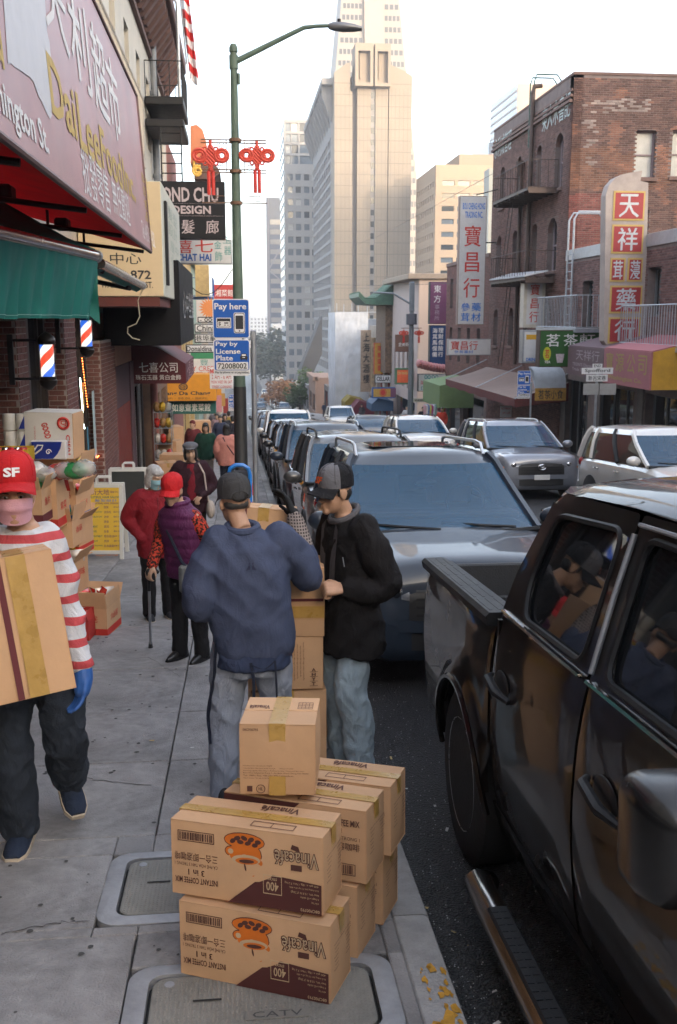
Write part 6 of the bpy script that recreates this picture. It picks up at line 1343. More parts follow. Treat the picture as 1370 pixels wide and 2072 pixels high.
# ------------------------------------------------------------------ right side signs
k_blue2 = ink('bright_blue',(.02,.16,.55));k_wood = mat('sign_wood_edge',(.26,.2,.17),.7)
t = fb_('vertical_sign','tall white vertical sign BOU CHENG HONG with red characters','sign',925,396,979,657,45.2,m_whS,[('BOU CHENG HONG',931,410,975,423,k_blue2,.02),('TRADING INC.',936,427,971,440,k_blue2,.02),('寶',936,455,968,497,k_red,.02),('昌',938,509,966,549,k_red,.02),('行',936,561,968,601,k_red,.02),('參茸',932,612,949,650,k_blue2,.0) if 0 else ('參\n茸',932,612,950,650,k_blue2,.02),('藥\n材',953,612,972,650,k_blue2,.02)],.35,k_wood)
mb = MB();a = P(979,396,45.2);mb.cyl((a.x - .3,45.4,a.z + .05),(FR,45.4,a.z + .3),.025,n=6);mb.cyl((a.x,45.4,a.z - 2.),(FR,45.4,a.z - 2.),.03,n=6);mb.build('stay',m_black,t)
fb_('box_sign','white framed box sign with three red characters over the balcony','sign',1058,560,1101,663,37.4,m_whS,[('寶',1071,575,1089,597,k_red,.02),('昌',1072,604,1088,624,k_red,.02),('行',1070,630,1089,652,k_red,.02)],.5,mat('cream_frame',(.55,.52,.44),.6),.12)
fb_('flat_sign','wide white sign with red and blue characters over the tan awning','sign',906,686,993,719,44.5,m_whS,[('寶昌行',912,690,966,708,k_red,.02),('參茸藥材',919,709,957,715,k_blue2,.02)],.3,m_steel)
fb_('purple_sign','purple vertical sign with white characters on the peach wall','sign',869,570,904,656,58.,mat('purple_sign',(.17,.055,.12),.5,var=.08),[('東',877,577,891,592,k_wht),('方',877,597,891,612,k_wht),('事\n務\n所',879,616,889,648,ink('pale_purple',(.4,.3,.36)))],.5,k_blk)
fb_('blue_sign','dark blue vertical sign with white characters under the purple one','sign',869,658,904,739,58.,mat('navy_sign',(.01,.05,.16),.5),[('海\n其\n馬\n保\n儀',874,664,884,722,k_wht,.02),('理\n財\n保\n險\n行',886,664,896,722,k_wht,.02)],.5,k_blk)
fb_('trade_sign','white sign with teal scroll and red characters over the green awning','sign',846,757,902,792,55.,m_whS,[('誠正貿易公司',851,770,896,778,k_red),('∞∞',858,759,886,767,k_teal),('DIRECT',852,782,890,789,k_teal)],.4,k_blk)
fb_('waverly_sign','pale street name plate on the right pole reading Waverly','street sign',836,806,866,814,54.,mat('pale_plate',(.52,.5,.42),.6),[('WAVERLY',839,808,863,812,k_blk,.02)],.02)
fb_('orange_sign','orange red square sign framed in green past the peach building','sign',800,745,834,778,66.,mat('orange_red_sign',(.6,.10,.03),.5),[('CW MARKET',804,752,830,758,k_gold,.02)],.4,mat('green_frame',(.05,.13,.07),.6),.12)
fb_('brown_sign','brown sign with white characters behind the red knots across the street','sign',800,677,836,712,68.,mat('brown_sign',(.13,.06,.04),.6),[('金美斯食',806,693,834,701,k_wht)],.3)
fb_('cellar_sign','white CELLAR sign below the red and gold panel','sign',759,759,791,775,74.6,m_whS,[('CELLAR',762,762,789,771,k_blk,.03)],.4,k_blk)
fb_('gold_panel','red and gold vertical panel on the pagoda building','sign',757,694,775,757,78.5,mat('gold_sign',(.5,.27,.04),.5),[('陳\n麟\n國\n藝',764,700,772,750,k_red,.03)],.3,k_red)
fb_('bank_sign','yellow and blue square sign over the blue awning','sign',753,784,800,806,72.5,mat('yellow_sign',(.5,.3,.05),.5),[('◉',768,786,782,803,k_red),('▮',790,786,801,804,mat('purple_sign',(.17,.055,.12)))],.3,mat('blue_frame',(.03,.1,.3),.5),.1)
fb_('old_vertical_sign','weathered tan vertical sign with dark characters','sign',730,668,750,793,86.,mat('tan_sign',(.36,.27,.2),.7,var=.3),[('上\n海\n大\n酒\n樓',735,674,747,775,k_blk,.02)],.3)
m_redS = mat('character_red',(.34,.035,.04),.55,var=.1);m_grS = mat('weathered_sign',(.40,.34,.31),.7,var=.12,vs=3,grime=.25)
YT = 28.3;t = thing('character_sign','tall grey vertical sign with large white characters on red panels','sign',P(1267,700,YT));kk = lambda x,y: P(x,y,YT)
o = [(1222,690),(1226,395),(1232,375),(1245,360),(1262,352),(1300,345),(1296,366),(1312,370),(1305,696),(1298,704),(1232,703)]
MB().prism([kk(*p) for p in o][::-1],(0,.4,0)).build('cabinet',m_grS,t)
for (x0,y0,x1,y1,ch) in ((1239,387,1306,446,'天'),(1236,455,1303,513,'祥'),(1233,522,1266,570,'茸'),(1268,522,1301,570,'蓡'),(1232,578,1300,634,'藥'),(1229,642,1297,695,'行')):
    a,b = kk(x0,y1),kk(x1,y0);MB().box((a.x,YT - .02,a.z),(b.x,YT - .001,b.z)).build('gold_rim',k_gold,t);d = .05
    MB().box((a.x + d,YT - .03,a.z + d),(b.x - d,YT - .021,b.z - d)).build('red_panel',m_redS,t);mb = MB();write(mb,ch,(a.x + b.x) / 2,(a.z + b.z) / 2,(b.x - a.x) * .62,(b.z - a.z) * .78,FC(0,YT - .03,0),.006,.03);mb.build('lettering',mat('grey_white_letter',(.50,.53,.56),.5),t)
t = fb_('tea_sign','green tea shop sign with white characters and a cup','sign',1090,668,1226,743,31.6,mat('tea_green',(.025,.095,.02),.45,var=.15,vs=2),[('茗',1103,676,1130,701,k_wht,.03),('茶',1138,676,1166,701,k_wht,.03),('軒',1170,676,1201,701,k_wht,.03),('TEA',1101,730,1113,735,k_wht,.02)],.4,m_brown)
c = P(1107,716,31.58);mb = MB();mb.add([(c.x + .13 * math.cos(a),31.585,c.z + .22 * math.sin(a)) for a in [R(q_) for q_ in range(0,360,20)]],[list(range(18))[::-1]]);mb.build('oval_emblem',ink('lime',(.45,.5,.03)),t);mb = MB();write(mb,'茗',c.x,c.z,.14,.28,FC(0,31.58,0),.008,.03);mb.build('emblem_character',k_red,t)
c = P(1133,725,31.58);mb = MB();mb.prism([(c.x - .14,31.575,c.z + .14),(c.x + .14,31.575,c.z + .14),(c.x + .09,31.575,c.z - .14),(c.x - .09,31.575,c.z - .14)],(0,.004,0));mb.build('cup_picture',mat('cup_print',(.5,.42,.45),.5,var=.3,vs=20),t)
fb_('drink_sign','small white drinks box sign with yellow top and blue foot','sign',1056,668,1089,735,33.,m_whS,[('▬',1063,677,1088,687,ink('amber',(.55,.3,.02))),('DRINK',1064,724,1088,731,k_blue2,.03)],.4,m_steel,.06)
# awnings along the right front: mauve, pink, yellow end
def fascia(name,label,px0,px1,yt0,yb0,yt1,yb1,X,m,texts,endm=None,back=1.2):
    a0,b0,a1,b1 = PX(px0,yt0,X),PX(px0,yb0,X),PX(px1,yt1,X),PX(px1,yb1,X);y0,y1 = a0.y,a1.y;zt,zb = (a0.z + a1.z) / 2,(b0.z + b1.z) / 2
    t = thing(name,label,'awning',(X,(y0 + y1) / 2,zb));M = frameM((X,y0,zb),(0,-1,0),(0,0,1));L,H = y0 - y1,zt - zb
    MB().box((0,0,0),(L,.05,H),M=M).build('fascia',m,t)
    for s,u0,u1,v0,v1,mm in texts: mb = MB();write(mb,s,L * (u0 + u1) / 2,H * (v0 + v1) / 2,L * (u1 - u0),H * (v1 - v0),M,.006,.02);mb.build('lettering',mm,t)
    mb = MB();mb.prism([(X + .05,y1 - .01,zb),(X + back,y1 - .01,zb),(X + back,y1 - .01,zt + .35),(X + .05,y1 - .01,zt)],(0,.04,0));mb.build('end_panel',endm or m,t)
    MB().prism([(X + .03,y1,zt),(FR,y1,zt + .35),(FR,y0,zt + .35),(X + .03,y0,zt)],(0,0,.03)).build('top_panel',m,t);return t
fascia('pink_awning','pink and yellow shop awning with gold characters at the right edge',1223,1318,706,776,712,788,10.15,mat('pink_canvas',(.36,.13,.15),.7,var=.08),[('寶',.06,.22,.38,.9,ink('olive_gold',(.36,.27,.09))),('源',.28,.46,.38,.9,ink('olive_gold',(.36,.27,.09))),('公',.53,.7,.38,.9,ink('olive_gold',(.36,.27,.09))),('司',.76,.93,.38,.9,ink('olive_gold',(.36,.27,.09))),('Washington Co.',.12,.85,.1,.26,ink('olive_gold',(.36,.27,.09)))],mat('yellow_canvas',(.55,.30,.03),.7,var=.15,vs=4),1.5)
fascia('mauve_awning','mauve shop fascia with pale lettering left of the pink awning',1150,1222,705,756,702,768,10.35,mat('mauve_panel',(.14,.09,.105),.6,var=.12),[('天祥行',.25,.9,.55,.92,ink('pale_mauve',(.36,.31,.34))),('TEON’S Discount\nTrade Shop',.15,.8,.12,.45,ink('pale_mauve',(.36,.31,.34)))])
t = thing('arched_awning','white arched awning with yellow lettered fringe','awning',P(1112,780,33.5));a,b = P(1082,800,33.5),P(1147,744,33.5);W = b.x - a.x
mb = MB();mb.loft([[(a.x + W * u,33.5 + .9 * v,a.z + (b.z - a.z) * (.0 + 1. * math.sin(math.pi / 2 * (1 - abs(v)))) if 0 else a.z + .25 + (b.z - a.z - .25) * math.sin(R(90) * w_)) for w_,v in ((0,0),(.25,.06),(.5,.2),(.75,.5),(1,.95))] for u in (0,.5,1)],False);mb.build('canopy',mat('white_canvas',(.52,.56,.6),.6,var=.1),t,True,70)
MB().box((a.x,33.46,a.z - .18),(b.x,33.49,a.z + .24)).build('fringe',mat('yellow_fringe',(.5,.27,.05),.7,var=.3,vs=9),t);mb = MB();write(mb,'茗茶小食',(a.x + b.x) / 2,a.z + .03,W * .8,.3,FC(0,33.46,0),.005,.02);mb.build('lettering',k_blk,t)
t = thing('long_awning','long faded tan awning sloping over the right pavement','awning',(10.6,40,0));ya0,ya1 = 34.6,46.5;zi = PX(1000,745,FR).z;X_ = 9.75;zo = PX(1035,805,X_).z
mb = MB();mb.add(*sheet(lambda u,v: (X_ + (FR - X_) * v,ya0 + (ya1 - ya0) * u,zo + (zi - zo) * v - .06 * math.sin(math.pi * v)),20,6));mb.build('canopy',mat('tan_canvas',(.26,.19,.165),.8,var=.12,vs=1.5,grime=.2),t,True,80)
mb = MB();mb.add(*sheet(lambda u,v: (X_ - .01,ya0 + (ya1 - ya0) * u,zo - .3 * v + .02 * math.sin(u * 40) * v),60,3));mb.add([(X_,ya0,zo),(FR,ya0,zi),(FR,ya0,zo - .1),(X_,ya0,zo - .3)],[(0,1,2,3)]);mb.build('valance',mat('maroon_valance',(.13,.03,.03),.8,var=.2),t,True,80)
mb = MB()
for y in (ya0,(ya0 + ya1) / 2,ya1): mb.cyl((X_,y,zo),(FR,y,zo + .9),.025,n=6)
mb.build('awning_arm',m_steel,t)
t = thing('green_box_awning','pale green box awning over hanging clothes on the right','awning',P(900,800,49));a,b = P(889,826,49.),P(945,780,49.);x0g = PX(864,800,0).x if 0 else P(863,800,53.5).x
mb = MB();mb.prism([(a.x,49,a.z),(FR,49,a.z),(FR,49,b.z + .3),(a.x,49,b.z)],(0,4.5,0));mb.build('canopy',mat('pale_green_canvas',(.16,.25,.10),.7,var=.1),t)
fb_('red_notice','white notice sign with red print below the long awning','sign',1012,822,1035,844,38.,m_wht,[('NO PARKING',1014,824,1033,829,k_red),('2 AM - 6 AM',1015,833,1032,838,k_red)],.02)
for (x0,y0,x1,y1,Y,m,lb_) in ((752,806,796,832,73,mat('blue_canvas',(.025,.075,.16),.7),'dark blue box awning on the right'),(715,811,756,842,84,mat('wine_canvas',(.12,.012,.03),.7),'wine red box awning on the right'),(698,803,736,828,86.5,mat('olive_canvas',(.22,.17,.02),.7),'olive yellow awning past the wine red one')):
    M,W,H = rectM(x0,y0,x1,y1,Y);t = thing('box_awning',lb_,'awning',M.translation);mb = MB();mb.prism([(0,0,0),(W,0,0),(W,0,H * .75),(W * .3,0,H),(0,0,H * .55)],(0,3,0),M=M);mb.build('canopy',m,t)
# clothes on a rail
t = thing('clothes_rail','rail of hanging shirts in many colours under the green awning','clothes rail',P(885,845,49.8));a,b = P(858,818,49.8),P(908,818,49.8);MB().cyl(a,b,.02,n=6).build('rail',m_steel,t)
for i in range(14):
    x = a.x + (b.x - a.x) * (i + .5) / 14;c_ = ((.5,.3,.32),(.55,.55,.55),(.12,.2,.4),(.5,.45,.1),(.4,.05,.2),(.45,.5,.55),(.15,.3,.25))[i % 7];h = .75 + .1 * (i % 3)
    MB().prism([(x - .06,49.5,a.z - h),(x + .06,49.6,a.z - h),(x + .05,49.65,a.z - .08),(x,49.7,a.z - .02),(x - .05,49.7,a.z - .08)],(0,.3,0)).build('shirt',mat('cloth_%d' % (i % 7),c_,.8),t)
# right lamp pole with knots and cabinet
YR_ = 52.;xr = P(832,700,YR_).x;rp = thing('street_lamp','grey lamp pole with red knots and drum cabinet across the street','street lamp',(xr,YR_,gz(YR_)));m_gp = mat('pole_grey',(.17,.2,.23),.5,.3)
MB().cyl((xr,YR_,gz(YR_)),(xr,YR_,P(832,632,YR_).z),.16,.12,n=12).build('pole',m_gp,rp,True);MB().cyl((xr,YR_,P(832,657,YR_).z),(xr,YR_,P(832,635,YR_).z),.28,n=16).build('drum_cabinet',mat('drum_grey',(.09,.10,.13),.5),rp,True);MB().cbox((xr,YR_,(P(834,632,YR_).z + P(834,570,YR_).z) / 2),(.26,.2,P(834,570,YR_).z - P(834,632,YR_).z),.05).build('antenna',m_gp,rp)
mb = MB();mb.tube([P(829,614,YR_),P(796,594,YR_),P(765,592,YR_),P(756,592,YR_)],.05,8);mb.build('arm',m_gp,rp,True)
for px in (817,848): knot(rp,P(px,674,YR_),.45)
mb = MB();mb.tube([P(812,664,YR_ + .03),P(853,664,YR_ + .03)],.02,6);mb.build('knot_bracket',m_rust,rp)
# scallop pink canopy
t = thing('scalloped_canopy','pink scalloped canopy over the alley shop','awning',P(880,745,57));mb = MB()
for k in range(10):
    a = P(848 + k * 6,736 + 10 * math.sin(k / 9 * 1.5),56.5);mb.ball(a,(.16,.5,.26),10,6)
mb.build('scallop',mat('pink_scallop',(.42,.16,.16),.6,var=.1),t,True)
# blue bicycle hoop / cart and cone at the kerb
t = thing('hand_cart','blue tubular hand cart handle behind the navy jacket man','hand cart',(P(487,1000,7.6).x,7.6,gz(7.6)));zc = lambda py: P(487,py,7.6).z;xx = lambda px: P(px,980,7.6).x
MB().tube([(xx(463),7.6,gz(7.6) + .1),(xx(463),7.6,zc(962)),(xx(466),7.6,zc(948)),(xx(477),7.6,zc(941)),(xx(492),7.6,zc(941)),(xx(503),7.6,zc(948)),(xx(506),7.6,zc(962)),(xx(506),7.6,gz(7.6) + .1)],.016,8).build('frame',mat('cart_blue',(.02,.18,.55),.35),t,True)
MB().box((xx(463),7.57,gz(7.6) + .06),(xx(506),7.95,gz(7.6) + .09)).build('plate',MAT['cart_blue'],t);MB().box((xx(465),7.59,gz(7.6) + .2),(xx(504),7.62,zc(952)),.01).build('bag',mat('cart_bag',(.03,.035,.05),.8),t)
for s in (463,506): MB().cyl((xx(s) - .02,7.7,gz(7.6) + .07),(xx(s) + .02,7.7,gz(7.6) + .07),.07,n=14).build('wheel',m_tyre,t,True)
t = thing('traffic_cone','orange traffic cone beside the kerb behind the parked cars','cone',(P(505,960,17.5).x,17.5,gz(17.5)),local=True);MB().lathe([(.13,.03),(.12,.1),(.05,.62),(.035,.66)],14).build('cone',mat('cone_orange',(.7,.09,.02),.5),t,True);MB().box((-.17,-.17,0),(.17,.17,.03),.008).build('base',MAT['cone_orange'],t);MB().lathe([(.098,.26),(.078,.42)],14).build('collar',m_wht,t,True)
# overhead wires
for (p0,y0,Y0,p1,y1,Y1) in ((700,500,240,1000,350,46),(560,560,150,1000,570,46),(470,545,30,370,562,30)):
    a,b = P(p0,y0,Y0),P(p1,y1,Y1);mb = MB();mb.tube([a.lerp(b,k / 8) - Vector((0,0,.6 * math.sin(math.pi * k / 8))) for k in range(9)],.012,4);tag(mb.build('overhead_wire',m_black),{700: 'thin wire running down from the brick building',560: 'thin wire above the wrapped building',470: 'thin wire between the left signs'}[p0],'wire')
# ------------------------------------------------------------------ cartons
m_kraft = mat('kraft_board',(.55,.335,.185),.85,var=.07,vs=5,bump=.08,bs=25,rnd=.08);m_kraft2 = mat('kraft_inner',(.30,.19,.10),.9,var=.1,vs=5)
m_tape = mat('packing_tape',(.44,.265,.07),.3,var=.12,vs=14,spec=.6,bump=.12,bs=30);k_brn = ink('carton_brown',(.085,.03,.022));k_mar = ink('carton_maroon',(.075,.018,.016));k_org = ink('carton_orange',(.62,.15,.012));k_crm = ink('carton_cream',(.5,.36,.22));k_dkr = ink('dark_red_stripe',(.12,.02,.025))
def carton_body(t,W,D,H,m=m_kraft,bulge=.009):
    n = 6;v,f = [],[]
    def face(o,ux,uy,nrm,w,h):
        b = len(v)
        for j in range(n + 1):
            for i in range(n + 1):
                a,c = i / n,j / n;e = bulge * math.sin(math.pi * a) * math.sin(math.pi * c);ed = .004 if (i in (0,n) or j in (0,n)) else 0
                v.append(Vector(o) + Vector(ux) * (w * a) + Vector(uy) * (h * c) + Vector(nrm) * (e - ed * .5))
        for j in range(n):
            for i in range(n): f.append((b + j*(n+1)+i,b + j*(n+1)+i+1,b + (j+1)*(n+1)+i+1,b + (j+1)*(n+1)+i))
    w,d = W / 2,D / 2
    face((-w,-d,0),(1,0,0),(0,0,1),(0,-1,0),W,H);face((w,d,0),(-1,0,0),(0,0,1),(0,1,0),W,H);face((w,-d,0),(0,1,0),(0,0,1),(1,0,0),D,H);face((-w,d,0),(0,-1,0),(0,0,1),(-1,0,0),D,H)
    face((-w,d,0),(1,0,0),(0,-1,0),(0,0,-1),W,D)
    mb = MB();mb.add(v,f);o = mb.build('board_walls',m,t,True,40)
    for s in (-1,1):                                  # top flaps with their seam
        mb = MB();y0,y1 = (-d,-.002) if s < 0 else (.002,d);mb.box((-w + .001,y0,H - .004),(w - .001,y1,H + (.001 if s < 0 else .003)),.0015);mb.build('flap',m,t)
    return o
def tape(t,W,D,H,w=.05,down=.07,along='x',front=False):
    mb = MB()
    if along == 'x':
        a,b = W / 2 + .004,w / 2;mb.box((-a,-b,H + .0035),(a,b,H + .0047))
        for s in (-1,1): mb.box((s * a,-b,H - down),(s * (a + .0015),b,H + .0047))
    else:
        a,b = D / 2 + .004,w / 2;mb.box((-b,-a,H + .0035),(b,a,H + .0047))
        for s in (-1,1): mb.box((-b,s * a,H - down),(b,s * (a + .0015),H + .0047))
    return mb.build('tape',m_tape,t)
def ell(mb,M,cx,cz,rx,rz,off,n=18,a0=0,a1=360,rot=0.):
    p = []
    for k in range(n + (a1 - a0 < 360)): a = R(a0 + (a1 - a0) * k / n);x,z = rx * math.cos(a),rz * math.sin(a);p.append((cx + x * math.cos(rot) - z * math.sin(rot),-off,cz + x * math.sin(rot) + z * math.cos(rot)))
    mb.add(p,[list(range(len(p)))],0,M)
def barcode(t,M,x0,x1,z0,z1,q,off=.0085):
    mb = MB();b = .0022
    for a in ((x0,x1,z0,z0 + b),(x0,x1,z1 - b,z1),(x0,x0 + b,z0,z1),(x1 - b,x1,z0,z1)): mb.box((a[0],-off,a[2]),(a[1],-off + .001,a[3]),M=M)
    x = x0 + .006
    while x < x1 - .008:
        w = q.choice((.0018,.003,.0045));mb.box((x,-off,z0 + .006),(x + w,-off + .001,z1 - .006),M=M);x += w + q.choice((.002,.003,.0045))
    mb.build('barcode',k_brn,t)
def coffee_front(t,W,D,H,flip=True):
    M = Matrix.Translation((-W / 2,-D / 2,0));q = random.Random(4);O = .0078
    def tx(s,u0,u1,v0,v1,m=k_brn,bd=.0,off=O): # v measured from the top as seen
        mb = MB();write(mb,s,(u0 + u1) / 2 * W,(1 - (v0 + v1) / 2) * H,(u1 - u0) * W,(v1 - v0) * H,M,off,bd,rot=math.pi if flip else 0);mb.build('print',m,t)
    X = (lambda u: u)
    if flip:
        mb = MB();mb.add([(u * W,-.0072,(1 - v) * H) for u,v in ((.385,.992),(.992,.992),(.992,.60),(.64,.545))][::1],[(0,1,2,3)],0,M);mb.build('print_panel',k_mar,t)
        barcode(t,M,.055 * W,.30 * W,.74 * H,.88 * H,q)
        tx('三合一即溶咖啡',.03,.32,.41,.52,k_brn,.015);tx('CÀ PHÊ HÒA TAN 3 TRONG 1',.03,.32,.545,.60);tx('3 in 1',.12,.23,.63,.71,k_brn,.015);tx('INSTANT COFFEE MIX',.03,.32,.74,.82,k_brn,.015)
        tx('Vinacafé',.69,.98,.20,.41,k_brn,.05);tx('Vinacafé',.697,.973,.21,.40,k_crm,.0,.0086);mb = MB();mb.box((.80 * W,-.0085,.545 * H),(.87 * W,-.0075,.62 * H),M=M);mb.add([(.80 * W,-.0085,.82 * H),(.86 * W,-.0085,.79 * H),(.85 * W,-.0085,.86 * H),(.81 * W,-.0085,.88 * H)],[(0,1,2,3)],0,M);mb.build('print_mark',k_brn,t)
        mb = MB()
        for a in ((.62,.74,.555,.565),(.62,.74,.795,.805),(.62,.623,.555,.805),(.737,.74,.555,.805)): mb.box((a[0] * W,-.0088,(1 - a[3]) * H),(a[1] * W,-.008,(1 - a[2]) * H),M=M)
        mb.build('print_frame',k_crm,t);tx('400',.64,.72,.64,.76,k_crm,.015,.009);tx('STICKS',.65,.71,.585,.62,k_crm,.02,.009)
        for i,(l,s) in enumerate(((.76,'400 gói x 18g / Net 7.2 kg'),(.79,'Khối lượng tịnh 7.2 kg (18 x 400)'),(.80,'Net Wt. 15.8 lb (7.2kg)'),(.86,'6 bags x 65 sticks'),(.93,'sticks / bag'))): tx(s,l,.975,.60 + i * .055,.635 + i * .055,k_crm,.0,.009)
        tx('08CF00793',.86,.98,.925,.965,k_crm,.01,.009)
        # cup picture, printed upside down
        c = lambda u,v: (u * W,(1 - v) * H)
        for nm,m,items in (('picture_line',k_brn,((.50,.16,.135,.112,0),(.505,.33,.11,.18,0),(.41,.31,.04,.07,0))),('picture_cup',k_org,((.50,.16,.13,.10,0),(.505,.33,.105,.17,0),(.41,.31,.035,.06,0),(.50,.53,.035,.11,.25),(.47,.57,.016,.06,-.3),(.55,.56,.014,.05,.3),(.60,.42,.018,.04,0))),('picture_line',k_brn,((.455,.13,.022,.03,.3),(.50,.12,.022,.03,-.3),(.545,.13,.022,.03,.5),(.59,.15,.02,.03,0),(.425,.17,.02,.03,.6),(.475,.175,.022,.028,0),(.525,.18,.022,.028,.4),(.57,.195,.02,.028,.2))),('picture_band',k_crm,((.51,.40,.095,.065,.06),(.41,.31,.018,.035,0))),('picture_swirl',k_org,((.515,.415,.075,.045,.06),)),('picture_line',k_brn,((.515,.418,.05,.026,.06),(.505,.50,.006,.05,.2)))):
            mb = MB();o = .0073 + .0004 * {3: 0,7: 1,8: 2,1: 4}.get(len(items),3 if nm == 'picture_band' else 5)
            for k,(u,v,rx,rz,ro) in enumerate(items): x,z = c(u,v);ell(mb,M,x,z,rx * W,rz * H,o + k * .00004,rot=ro)
            mb.build(nm,m,t)
    else:
        tx('INSTANT COFFEE MIX',.60,.96,.14,.23,k_brn,.015);tx('3 in 1',.72,.84,.26,.33,k_brn,.01);tx('CÀ PHÊ HÒA TAN 3 TRONG 1',.56,.96,.36,.42);tx('三合一即溶咖啡',.60,.96,.45,.56,k_brn,.015);barcode(t,M,.66 * W,.93 * W,.1 * H,.26 * H,q)
        mb = MB();mb.add([(u * W,-.0072,(1 - v) * H) for u,v in ((.008,.008),(.55,.008),(.3,.45),(.008,.42))][::-1],[(0,1,2,3)],0,M);mb.build('print_panel',k_mar,t)
def end_print(t,W,D,H):                             # right hand end
    M = frameM((W / 2,-D / 2,0),(0,1,0),(0,0,1));mb = MB()
    for i in range(7): write(mb,'Manufactured by Sản xuất tại công ty cổ phần Biên Hòa',D * .5,H * (.72 - i * .055),D * (.8 - .06 * (i % 3)),H * .035,M,.007)
    mb.build('print',k_brn,t)
def top_print(t,W,D,H):
    mb = MB();M = Matrix.Translation((0,0,H)) @ Matrix.Rotation(R(-90),4,'X');write(mb,'Vinacafé',W * .12,D * .30,W * .26,D * .22,M,.006,.02,rot=math.pi);mb.build('print',k_brn,t)
    mb = MB()
    for i in range(4): mb.box((-W * .3 + i * .04,D * .20,H + .0042),(-W * .3 + i * .04 + .036,D * .40,H + .0045)) if 0 else None
    for a in ((W * .02,W * .3,.22,.235),(W * .02,W * .3,.40,.415),(W * .02,W * .024,.22,.415),(W * .296,W * .3,.22,.415),(W * .15,W * .154,.22,.415)): mb.box((a[0],-D * a[3],H + .004),(a[1],-D * a[2],H + .0046))
    mb.build('print',k_brn,t)
CGp = 'coffee cartons stacked at the kerb'
def at_edge(name,label,BL,ang,W,D,H,z,group=None,tilt=None):
    u = Vector((math.cos(ang),math.sin(ang),0));n = Vector((-math.sin(ang),math.cos(ang),0));c = Vector((BL[0],BL[1],0)) + u * W / 2 + n * D / 2
    t = thing(name,label,'carton',(c.x,c.y,z),group=group,local=True);t.rotation_euler = tilt or (-math.atan(SL) * math.cos(ang),-math.atan(SL) * math.sin(ang) * -1,ang);return t
def coffee(label,BL,ang,z,flip,W=.585,D=.215,H=.283):
    t = at_edge('carton',label,BL,R(ang),W,D,H,z,CGp);carton_body(t,W,D,H);tape(t,W,D,H);coffee_front(t,W,D,H,flip);end_print(t,W,D,H);top_print(t,W,D,H);return t
gl = lambda p: gz(p[1]) + .006
b1 = (-.25,3.305);coffee('lowest front coffee carton with upside down orange cup print',b1,-25,gz(3.28) + .004,True)
z2 = gz(3.28) + .295;coffee('upper front coffee carton with upside down orange cup print',(-.275,3.365),-23.2,z2,True)
coffee('lower coffee carton of the middle column behind the front pair',(-.12,3.58),-26,gz(3.58) + .006,False);coffee('upper coffee carton of the middle column behind the front pair',(-.085,3.60),-26,gz(3.58) + .30,False)
coffee('lower coffee carton of the rear column nearest the kerb',(.005,3.80),-25,gz(3.8) + .006,False);coffee('upper coffee carton of the rear column nearest the kerb',(.035,3.81),-25,gz(3.8) + .30,False)
# square carton on top
W,D,H = .285,.30,.275;t = at_edge('carton','single square carton marked 08CF00793 on top of the stack',(-.022,3.50),R(-8),W,D,H,z2 + .30,CGp);t.rotation_euler = (R(-3),R(0),R(-8));carton_body(t,W,D,H);tape(t,W,D,H,.062,.09,'y')
M = Matrix.Translation((-W / 2,-D / 2,0));mb = MB();write(mb,'08CF00793',W * .15,H * .93,W * .20,H * .035,M,.008,.01)
for i,(s,w_) in enumerate((('Manufactured by / Sản xuất bởi / 製造商',.38),('Vinacafé Biên Hòa Joint Stock Company / Công ty cổ phần',.66),('Khu công nghiệp Biên Hòa 1, Phường An Bình, Thành phố Biên Hòa',.80),('Bien Hoa Industrial Zone 1, An Binh Ward, Dong Nai 76000',.86),('Tel: 1900 / Fax: +84 251 383 / vinacafe.vn',.66),('Made in Vietnam / Sản xuất tại Việt Nam',.36))): write(mb,s,W * (.05 + w_ / 2),H * (.42 - i * .035),W * w_,H * .024,M,.008)
mb.build('print',k_brn,t);mb = MB();mb.box((W * .10,-.0085,H * .05),(W * .17,-.0075,H * .13),M=M);mb.build('print_mark',k_brn,t)
mb = MB();mb.tube([(W * .28 + .016 * math.cos(a),-.008,H * .09 + .016 * math.sin(a)) for a in [R(q_) for q_ in range(0,360,20)]],.0012,4,closed=True,M=M);write(mb,'HL',W * .28,H * .09,.016,.012,M,.008,.02);mb.build('print_mark',k_brn,t)
MB().box((-.031,-D / 2 - .0085,0),(.031,-D / 2 - .0065,.075)).build('tape',m_tape,t)
mb = MB();Mt = Matrix.Translation((0,0,H)) @ Matrix.Rotation(R(-90),4,'X');write(mb,'Vinacafé',-W * .30,D * .1,W * .28,D * .14,Mt,.005,.02,rot=math.pi)
for i in range(5): mb.box((W * .22,D * (.05 + i * .06),H + .004),(W * .42,D * (.05 + i * .06) + .002,H + .0046))
for i in range(5): mb.box((W * (.22 + i * .05),D * .05,H + .004),(W * (.22 + i * .05) + .0015,D * .29,H + .0046))
mb.build('print',k_brn,t)
# stack between the two men
def plain_carton(label,c,W,D,H,rz,stripes=True,rot=None,name='carton',group='cartons stacked between the two men',m=m_kraft,along='y',tape_on=True):
    t = thing(name,label,'carton',c,group=group,local=True);t.rotation_euler = rot or (0,0,rz);carton_body(t,W,D,H,m,.008)
    if tape_on: tape(t,W,D,H,.06,.1,along)
    if stripes:
        mb = MB();mb.box((-W / 2 + .005,-D / 2 - .0095,H * .52),(W / 2 - .005,-D / 2 - .0075,H * .56));mb.build('printed_stripe',k_dkr,t);mb = MB();mb.box((-W / 2,-D / 2 - .0095,H * .28),(W / 2,-D / 2 - .0075,H * .45));mb.build('side_tape',m_tape,t)
    return t
zA = gz(5.35)
t = plain_carton('lowest carton in the stack between the two men',(.24,5.38,zA + .005),.42,.34,.50,R(2),False);
t = plain_carton('printed carton with small brown text in the middle of that stack',(.235,5.37,zA + .52),.41,.34,.30,R(-1),False)
